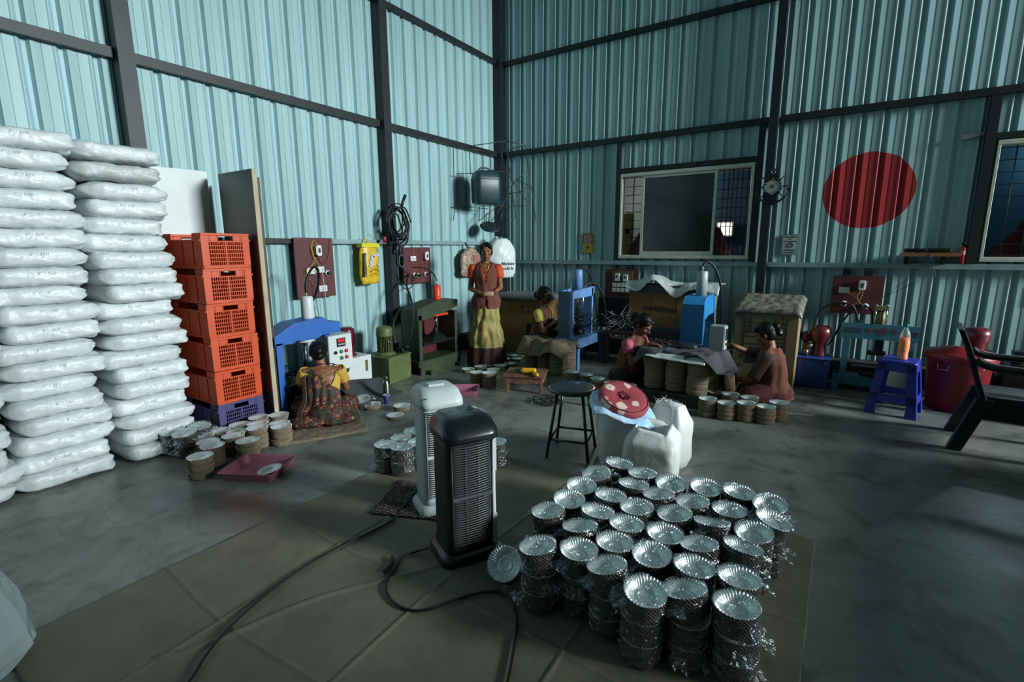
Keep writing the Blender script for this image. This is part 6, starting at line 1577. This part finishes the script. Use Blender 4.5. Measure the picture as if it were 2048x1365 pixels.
def face_children(b, T, e, s=1.0, M_l=None):
    for sx in (-1, 1):
        g = G(); g.ell(T(sx * .030, -.0745, .001), (.0115 * s, .0065 * s, .0050 * s), rot=e, n=12, m=8); o = g.obj('eye', M_eye, b)
        g = G(); g.ell(T(sx * .030, -.0795, .001), (.0056 * s, .003 * s, .0050 * s), rot=e, n=10, m=6); g.obj('iris', M_iris, o)
        g = G(); pts = [T(sx * (.014 + .036 * k / 5), -.088 + .014 * (k / 5) ** 2, .020 + .005 * sin(PI * k / 5)) for k in range(6)]; g.tube(pts, .0024 * s, n=6); g.obj('eyebrow', M_hair, b)
    g = G(); g.ell(T(0, -.0895, -.053), (.020 * s, .005 * s, .0042 * s), rot=e, n=14, m=6); g.ell(T(0, -.0885, -.061), (.016 * s, .005 * s, .0045 * s), rot=e, n=14, m=6); g.obj('lips', M_lip, b)
def person(label, loc, rz, R, J, skin=M_skin, hs=1.0, group=None, lower=True, vox=.0065):
    """R: torso rings (z,cx,cy,rx,ry).  J: joints. facing local -Y"""
    t = thing('person', label, 'person', loc, rz, group)
    g = G(); n = 28; rings = []
    z = R[0][0]
    while z <= R[-1][0] + 1e-6:
        cx, cy, rx, ry = interp(R, z); rings.append([Vector((cx + cos(a) * rx, cy + sin(a) * ry, z)) for a in [2 * PI * i / n for i in range(n)]]); z += .02
    g.loft(rings)
    M3 = Euler(J.get('hrot', (0, 0, 0))).to_matrix()
    hc = Vector(J['head']); nk = Vector(J['neck'])
    g.cap(nk + Vector((0, 0, -.03)), hc + M3 @ Vector((0, .02, -.05)), .048, .044)
    T, e = head_parts(g, hc, M3, hs)
    for s_ in 'LR':
        sh, el, wr = (Vector(J[k + s_]) for k in ('sh', 'el', 'wr'))
        g.ell(sh, (.05, .05, .05)); g.cap(nk + Vector((0, .01, -.025)), sh, .035, .045)
        g.cap(sh, el, .043, .034); g.cap(el, wr, .034, .0215)
        hd = J['hd' + s_]; hand(g, wr, hd[0], hd[1], hd[2], curl=hd[3])
    if 'hipL' in J:
        for s_ in 'LR':
            hp, kn, an, to = (Vector(J[k + s_]) for k in ('hip', 'kn', 'an', 'to'))
            g.cap(hp, kn, .082, .055); g.cap(kn, an, .052, .034); g.cap(an, to, .034, .026); g.ell(an, (.034, .034, .034))
    b = g.obj('body', skin, t, remesh=vox, smooth=3)
    face_children(b, T, e, hs)
    return t, T, e, M3
def sleeve(t, a, b, r0, r1, M_, u0=0., u1=.6, name='sleeve'):
    a, b = Vector(a), Vector(b); g = G(); p0 = a.lerp(b, u0); p1 = a.lerp(b, u1); d = (b - a).normalized(); u, v = g._frame(d); rings = []
    for k in range(8):
        q = k / 7; p = p0.lerp(p1, q); r = r0 + (r1 - r0) * q
        if k == 0: p = p - d * .02; r = r * .75
        rings.append([p + (u * cos(x) + v * sin(x)) * (r + .003 * sin(5 * x + q * 4)) for x in [2 * PI * i / 24 for i in range(24)]])
    g.loft(rings, cap=False); return g.obj(name, M_, t, solid=.003)
def blob(t, name, M_, caps, vox=.009, sm=4, disp=0.0, dscale=.08):
    g = G()
    for c in caps:
        if len(c) == 4: g.cap(*c)
        else: g.ell(*c[:2], **(c[2] if len(c) > 2 else {}))
    o = g.obj(name, M_, t, remesh=vox, smooth=sm)
    if disp:
        tx = bpy.data.textures.new(name, 'CLOUDS'); tx.noise_scale = dscale; d = o.modifiers.new('disp', 'DISPLACE'); d.texture = tx; d.strength = disp; d.mid_level = .5; d.texture_coords = 'LOCAL'
    return o
def hair(t, T, s=1.0, bun=True, plait=False, extra=()):
    g = G(); e = extra
    M3e = T(0, 0, 0) 
    def E(x, y, z, rx, ry, rz):
        # small turned ellipsoid built from the head frame
        c = T(x, y, z); R_ = Matrix((T(1, 0, 0) - T(0, 0, 0), T(0, 1, 0) - T(0, 0, 0), T(0, 0, 1) - T(0, 0, 0))).transposed(); n = 20
        g.ell(c, (rx * s, ry * s, rz * s), rot=R_.to_euler(), n=20, m=12)
    E(0, .020, .045, .0815, .091, .080); E(0, .042, .0, .080, .074, .082)
    for sx in (-1, 1): E(sx * .045, -.040, .066, .036, .036, .028); E(sx * .069, .005, .02, .014, .040, .050)
    if bun: E(0, .125, -.01, .045, .036, .045)
    for x in extra: E(*x)
    if plait:
        for k in range(14): E(.0, .105 + .012 * sin(k), -.05 - k * .028, .020 - .0006 * k, .018, .02)
    return g.obj('hair', M_hair, t, remesh=.0055, smooth=2)
def sari_mat(name, base, c2, c3, sc, ring=True):
    M = bpy.data.materials.new(name); M.use_nodes = True; nt = M.node_tree; L = nt.links.new; b = nt.nodes['Principled BSDF']; b.inputs['Roughness'].default_value = .7
    tc = nt.nodes.new('ShaderNodeTexCoord'); v = nt.nodes.new('ShaderNodeTexVoronoi'); v.inputs['Scale'].default_value = sc; L(tc.outputs['Object'], v.inputs['Vector'])
    r = nt.nodes.new('ShaderNodeValToRGB'); e = r.color_ramp.elements; e[0].position = 0; e[0].color = (*lin(c3), 1); e[1].position = .5; e[1].color = (*lin(base), 1)
    for p, c in ((.08, c3), (.12, base), (.24, base), (.27, c3), (.33, c3), (.36, base)): q = e.new(p); q.color = (*lin(c), 1)
    L(v.outputs['Distance'], r.inputs[0])
    n = nt.nodes.new('ShaderNodeTexNoise'); n.inputs['Scale'].default_value = sc * .45; L(tc.outputs['Object'], n.inputs['Vector'])
    r2 = nt.nodes.new('ShaderNodeValToRGB'); r2.color_ramp.elements[0].position = .46; r2.color_ramp.elements[1].position = .56; L(n.outputs['Fac'], r2.inputs[0])
    mx = nt.nodes.new('ShaderNodeMix'); mx.data_type = 'RGBA'; L(r2.outputs[0], mx.inputs[0]); L(r.outputs[0], mx.inputs[6]); mx.inputs[7].default_value = (*lin(c2), 1)
    L(mx.outputs[2], b.inputs[0]); return M

# --- standing person -------------------------------------------------
R = [(.72, 0, 0, .13, .10), (.82, 0, .01, .155, .115), (.95, 0, .0, .125, .095), (1.02, 0, 0, .122, .09), (1.14, 0, -.005, .138, .10), (1.22, 0, 0, .142, .092), (1.28, 0, .005, .115, .07), (1.31, 0, .01, .06, .05)]
J = dict(neck=(0, .01, 1.31), head=(0.012, -.01, 1.445), hrot=(.03, 0, .10), shL=(.155, .01, 1.255), elL=(.185, .02, 1.00), wrL=(.105, -.17, .945), shR=(-.155, .01, 1.255), elR=(-.20, .03, .99), wrR=(-.045, -.175, .935),
         hdL=((-.75, -.55, -.12), (-.3, .5, -.8), -1, .75), hdR=((.85, -.35, -.10), (.1, .5, .85), -1, .55),
         hipL=(.075, 0, .80), knL=(.08, -.02, .45), anL=(.08, 0, .07), toL=(.09, -.13, .03), hipR=(-.075, 0, .80), knR=(-.08, -.02, .45), anR=(-.08, 0, .07), toR=(-.09, -.13, .03))
t, T, e, _ = person('standing person in rust vest over orange sleeves and yellow green skirt, holding a beige roll', (-3.79, 5.13, 0), radians(30), R, J); t.scale = (1.01, 1.01, 1.01)
hair(t, T, plait=False)
Rv = [(.74, 0, 0, .150, .115), (.84, 0, .01, .165, .125)] + R[2:]
def kv(x, y, z):
    if y < -.02 and z > 1.06 and abs(x - .012) < (z - 1.06) * .30: return False
    if y < 0 and z < .98 and abs(x - .02) < (.98 - z) * .08: return False
    return not (abs(x) > .125 and z > 1.235)
shell(Rv, .745, 1.315, .014, keep=kv, wob=.004, k=7, seed=2, flare=.01).obj('vest', M_vest, t, solid=.004)
for s_ in (-1, 1):
    g = G(); g.cap((s_ * .15, .0, 1.268), (s_ * .06, .01, 1.315), .022, .018); g.obj('vest_shoulder', M_vest, t)
M_osl = mat('orange_cloth', 'd0481c', .8, var=.1, vscale=20)
shell(R, 1.0, 1.30, .007, keep=lambda x, y, z: not (y < -.02 and z > 1.12 and abs(x - .012) < (z - 1.12) * .36), wob=.001).obj('blouse', M_osl, t, solid=.003)
sleeve(t, J['shR'], J['elR'], .060, .062, M_osl, -.05, .50); sleeve(t, J['shL'], J['elL'], .060, .062, M_osl, -.05, .50)
def skirt_mat():
    M = bpy.data.materials.new('yellow_green_print'); M.use_nodes = True; nt = M.node_tree; L = nt.links.new; b = nt.nodes['Principled BSDF']; b.inputs['Roughness'].default_value = .75
    tc = nt.nodes.new('ShaderNodeTexCoord'); mp = nt.nodes.new('ShaderNodeMapping'); mp.inputs['Scale'].default_value = (1, 1, .45); L(tc.outputs['Object'], mp.inputs[0])
    n = nt.nodes.new('ShaderNodeTexNoise'); n.inputs['Scale'].default_value = 9; n.inputs['Detail'].default_value = 3; L(mp.outputs[0], n.inputs[0])
    r = nt.nodes.new('ShaderNodeValToRGB'); el = r.color_ramp.elements; el[0].position = .32; el[0].color = (*lin('6f7434'), 1); el[1].position = .72; el[1].color = (*lin('96602f'), 1)
    for p, c in ((.44, '938a4e'), (.56, 'a89a62'), (.64, '9a7c40')): q = el.new(p); q.color = (*lin(c), 1)
    L(n.outputs['Fac'], r.inputs[0]); sp = nt.nodes.new('ShaderNodeSeparateXYZ'); L(tc.outputs['Object'], sp.inputs[0])
    q = nt.nodes.new('ShaderNodeMath'); q.operation = 'LESS_THAN'; L(sp.outputs[2], q.inputs[0]); q.inputs[1].default_value = .25
    mx = nt.nodes.new('ShaderNodeMix'); mx.data_type = 'RGBA'; L(q.outputs[0], mx.inputs[0]); L(r.outputs[0], mx.inputs[6]); mx.inputs[7].default_value = (*lin('3c1519'), 1); L(mx.outputs[2], b.inputs[0]); return M
Rs = [(.03, 0, .0, .255, .21), (.30, 0, .0, .215, .17), (.60, 0, 0, .165, .13), (.84, 0, .01, .150, .115)]
shell(Rs, .03, .84, .004, wob=.014, k=11, seed=5, m=50, n=110).obj('skirt', skirt_mat(), t, solid=.003)
g = G(); pts = [(-.055 + .0, -.035, 1.33), (-.04, -.085, 1.26), (.005, -.108, 1.17), (.05, -.085, 1.26), (.06, -.035, 1.33)]; g.tube(pts, .003, n=5, smoothpath=2); g.obj('necklace', M_gold, t)
for w_, d_ in ((J['wrR'], J['elR']), (J['wrL'], J['elL'])):
    w_ = Vector(w_); d_ = Vector(d_); ax = (d_ - w_).normalized(); g = G(); Mq = ax.to_track_quat('Z', 'Y').to_matrix(); g.torus(w_ + ax * .02, .026, .004, M=Mq, n=20, k=6); g.torus(w_ + ax * .032, .027, .003, M=Mq, n=20, k=6); g.obj('bangle', mat('red_bangle', '8a2f28', .3), t)
A = Matrix.Rotation(radians(30), 3, 'Z'); c = Vector((-3.79, 5.13, 0)) + A @ Vector((.062, -.262, .945)) * 1.01
g = G(); g.lathe([(0, -.058), (.026, -.058), (.03, -.05), (.03, .05), (.026, .058), (0, .058)], n=24, M=(A @ Euler((0, PI / 2 - .08, 0)).to_matrix()), c=(0, 0, 0))
tag(g.obj('card_roll', mat('pink_beige_card', 'c29a84', .8, var=.15, vscale=20), loc=c), 'small beige roll of card discs held in the hands of the standing person', 'card roll')

# --- seated figures --------------------------------------------------
def seatedR(lean=0.0, side=0.0, b=.0):
    return [(b + .03, 0, 0, .165, .13), (b + .12, side * .1, -lean * .1, .165, .13), (b + .24, side * .3, -lean * .35, .128, .10), (b + .36, side * .6, -lean * .6, .14, .105), (b + .45, side * .85, -lean * .85, .150, .10), (b + .51, side, -lean, .12, .08), (b + .545, side, -lean, .06, .055)]
def legs(b=0.0, k=.27, f=-.20):
    return dict(hipL=(.08, -.02, b + .10), knL=(k, f, b + .10), anL=(-.05, f - .12, max(.05, b + .05)), toL=(-.16, f - .10, max(.04, b + .04)), hipR=(-.08, -.02, b + .10), knR=(-k, f, b + .10), anR=(.05, f - .05, max(.06, b + .06)), toR=(.16, f - .06, max(.05, b + .05)))
def legcloth(t, name, M_, b=0.0, k=.27, f=-.20, extra=(), disp=.02, fl=True):
    z = b
    cs = [((.08, 0, z + .11), (k, f, z + .105), .115, .092), ((-.08, 0, z + .11), (-k, f, z + .105), .115, .092), ((k, f, z + .09), (-.02, f - .12, z + .08), .085, .062), ((-k, f, z + .09), (.02, f - .06, z + .09), .085, .068),
          ((0, .02, z + .10), (.21, .16, .105)), ((0, f * .6, z + .055), (.28, .20, .06))]
    cs += [tuple(x) for x in extra]
    return blob(t, name, M_, cs, vox=.010, sm=3, disp=disp)
# seated with back to us
R = seatedR(lean=.13, side=.0); J = legs(k=.23)
J.update(neck=(.0, -.13, .55), head=(.03, -.19, .665), hrot=(.5, .0, .05), shL=(.155, -.11, .485), elL=(.22, -.24, .29), wrL=(.15, -.38, .39), shR=(-.155, -.11, .485), elR=(-.20, -.22, .27), wrR=(-.12, -.37, .39),
         hdL=((-.2, -.9, -.1), (0, 0, -1), 1, .5), hdR=((.2, -.9, -.1), (0, 0, -1), -1, .5))
PW1 = (-3.66, 2.56, .022)
t, T, e, _ = person('seated person in maroon sari and yellow blouse, back to the camera at the blue press', PW1, radians(-128), R, J); t.scale = (.93, .93, .86)
hair(t, T, extra=[(0, .085, -.045, .055, .045, .055)])
M_ybl = mat('yellow_cloth', 'c8a244', .75, var=.1, vscale=20, bump=.3, bscale=30)
shell(R, .22, .52, .010, keep=lambda x, y, z: not (y > -.10 and (x / .115) ** 2 + ((z - .50) / .15) ** 2 < 1) and abs(x) < .17, wob=.003, seed=4).obj('blouse', M_ybl, t, solid=.003)
sleeve(t, J['shR'], J['elR'], .062, .060, M_ybl, -.1, .55); sleeve(t, J['shL'], J['elL'], .062, .060, M_ybl, -.1, .55)
M_sari = sari_mat('maroon_print', '4e1f26', '2c3329', 'b5893c', 24)
dr = lambda x, y, z: z < .34 + (x + .12) * .95 + (.03 if y < -.1 else 0)
shell(R, .06, .54, .024, keep=lambda x, y, z: dr(x, y, z) and x > -.15, wob=.010, k=13, seed=8, flare=.05, n=110, m=60).obj('sari_drape', M_sari, t, solid=.004)
g = G()
def sd(u, v):
    z = .53 - .47 * u; cx, cy, rx, ry = interp(R, z); a = radians(8 + 30 * v); q = .036 + .05 * u * u + .004 * sin(v * 9); return Vector((cx + cos(a) * (rx + q), cy + sin(a) * (ry + q), z))
g.grid(sd, 24, 16); g.obj('sari_border', mat('grey_gold_border', '6e6a5c', .5, var=.6, vscale=60), t, solid=.004)
legcloth(t, 'sari_lower', M_sari, k=.23, extra=[((-.1, .1, .05), (.22, .14, .06)), ((.12, .1, .05), (.2, .14, .06)), ((-.02, .14, .10), (.15, .07, .12))], disp=.03)
g = G(); pp_ = [Vector((.11, .035, .50)), Vector((.0, .058, .475)), Vector((-.12, .035, .50))]; g.tube([(.12, -.035, .515), (0, -.015, .475), (-.12, -.035, .515)], .0025, n=5); g.tube([(0, -.012, .475), (-.02, .01, .42), (-.015, .03, .36), (-.03, .06, .30)], .004, n=6, smoothpath=1); g.tube([(0, -.012, .475), (.02, .0, .44), (.005, .02, .40)], .003, n=5); g.obj('blouse_cord', mat('cord_cream', 'b59f78', .7), t)
g = G(); g.torus((.0, -.135, .555), .062, .004, M=Euler((.35, 0, 0)).to_matrix(), n=28, k=6); g.obj('necklace', mat('dark_beads', '1a1214', .3), t)

def vested(label, loc, rz, J, R, slv, slM, lowM, skin=M_skin2, b=0.0, hairx=(), badge=False, low=True, vn=True, k=.27, f=-.20, ul=.5):
    t, T, e, M3 = person(label, loc, rz, R, J, skin=skin)
    hair(t, T, extra=hairx)
    zt = R[-1][0]
    def kv(x, y, z):
        if vn and y < interp(R, z)[1] - .06 and z > zt - .22 and abs(x) < (z - (zt - .22)) * .32 + .004: return False
        return not (abs(x) > .128 and z > zt - .065)
    shell(R, b + .05, zt + .005, .015, keep=kv, wob=.006, k=8, seed=rz * 3, flare=.03).obj('vest', M_vest, t, solid=.004)
    n_ = Vector(J['neck'])
    shell(R, b + .2, zt - .01, .006, keep=lambda x, y, z: not (y < interp(R, z)[1] - .03 and z > zt - .16 and abs(x) < (z - zt + .16) * .5), wob=.001).obj('blouse', slM, t, solid=.003)
    for s_ in (-1, 1):
        g = G(); g.cap((n_.x + s_ * .14, n_.y, n_.z - .045), (n_.x + s_ * .055, n_.y, n_.z + .0), .026, .018); g.obj('vest_shoulder', M_vest, t)
    for s_ in 'LR': sleeve(t, J['sh' + s_], J['el' + s_], .060, .056, slM, -.08, ul)
    legcloth(t, 'lower_cloth', lowM, b=b, k=k, f=f)
    if badge:
        g = G(); g.box((.07, interp(R, zt - .16)[1] - interp(R, zt - .16)[3] - .012, zt - .16), (.03, .004, .012)); g.obj('badge', mat('yellow_badge', 'c8a52a', .5), t)
    return t
# person at the pale blue press
B = .21; R = seatedR(lean=.03, b=B); J = legs(B)
J.update(neck=(0, -.03, B + .55), head=(0, -.055, B + .69), hrot=(.12, 0, -.15), shL=(.155, -.03, B + .48), elL=(.19, -.12, B + .26), wrL=(.11, -.22, B + .36), shR=(-.155, -.03, B + .48), elR=(-.19, -.10, B + .25), wrR=(-.11, -.22, B + .36),
         hdL=((-.3, -.9, 0), (-.5, 0, -1), -1, .5), hdR=((.3, -.9, 0), (.5, 0, -1), 1, .5))
vested('person in maroon vest and pale yellow sleeves seated left of the pale blue press', (-3.26, 5.62, 0), radians(98), J, R, 0, mat('pale_yellow_cloth', 'cfc05a', .8), mat('dark_maroon_cloth', '2a1416', .9), b=B)
t = thing('low_stool', 'low dark stool under the person at the pale blue press', 'stool', (-3.28, 5.64, 0))
g = G(); g.bb(-.14, .14, -.14, .14, .19, .225); g.obj('seat', mat('dark_brown_wood', '3c2d24'), t)
for sx in (-1, 1):
    for sy in (-1, 1):
        g = G(); g.bb(sx * .12 - .015, sx * .12 + .015, sy * .12 - .015, sy * .12 + .015, 0, .19); g.obj('leg', mat('dark_brown_wood', '3c2d24'), t)
# person bending over the cards
B = .05; R = seatedR(lean=.10, b=B); J = legs(B, k=.22, f=-.10)
J.update(neck=(0, -.11, B + .55), head=(0, -.175, B + .665), hrot=(.62, 0, 0), shL=(.155, -.09, B + .48), elL=(.19, -.2, B + .27), wrL=(.10, -.34, B + .50), shR=(-.155, -.09, B + .48), elR=(-.20, -.18, B + .29), wrR=(-.12, -.32, B + .50),
         hdL=((-.2, -.9, 0), (0, 0, -1), -1, .5), hdR=((.2, -.9, 0), (0, 0, -1), 1, .5))
vested('person in maroon vest with pink sleeves bending over the grey cloth, hair in a bun', (-1.84, 5.02, 0), radians(80), J, R, 0, mat('pink_cloth', 'b04f66', .8), mat('black_maroon_cloth', '1c1214', .9), b=B, badge=True, hairx=[(0, .13, .02, .045, .04, .042)], k=.22, f=-.10)
# cross-legged person facing left
B = 0.0; R = seatedR(lean=.05, b=B)
J = legs(B, k=.28, f=-.16)
J.update(neck=(0, -.05, .55), head=(0, -.115, .665), hrot=(.42, 0, 0), shL=(.16, -.045, .485), elL=(.20, -.16, .24), wrL=(.10, -.36, .20), shR=(-.155, -.07, .49), elR=(-.14, -.28, .44), wrR=(-.04, -.42, .52),
         hdL=((-.3, -.9, -.2), (0, 0, -1), -1, .5), hdR=((.1, -.8, .25), (.7, 0, -.6), 1, .6))
M_brn = mat('grey_brown_cloth', '4a3a32', .85, var=.15, vscale=20)
t = vested('cross-legged person in rust vest facing left, one hand on the grey control box', (-.45, 5.33, 0), radians(-95), J, R, 0, M_brn, mat('dark_red_cloth', '5a2426', .85, var=.15, vscale=14), b=B, skin=M_skin, vn=False, k=.28, f=-.16, ul=.95, hairx=[(0, .12, .05, .035, .035, .03)])
g = G(); g.ell((.03, .02, .70), (.012, .018, .012)); g.obj('hair_clip', mat('pale_clip', 'b9c4c4', .3), t)
g = G(); g.prism([(-.03, -.10), (.02, -.10), (.05, .12), (.0, .14)], 'z', .001, .004); tag(g.obj('paper_slip', mat('pale_slip', 'b0b2a4', .7), loc=(-.22, 5.05, 0), rot=(0, 0, -1.2)), 'thin pale slip lying on the floor right of the cross-legged person', 'paper')
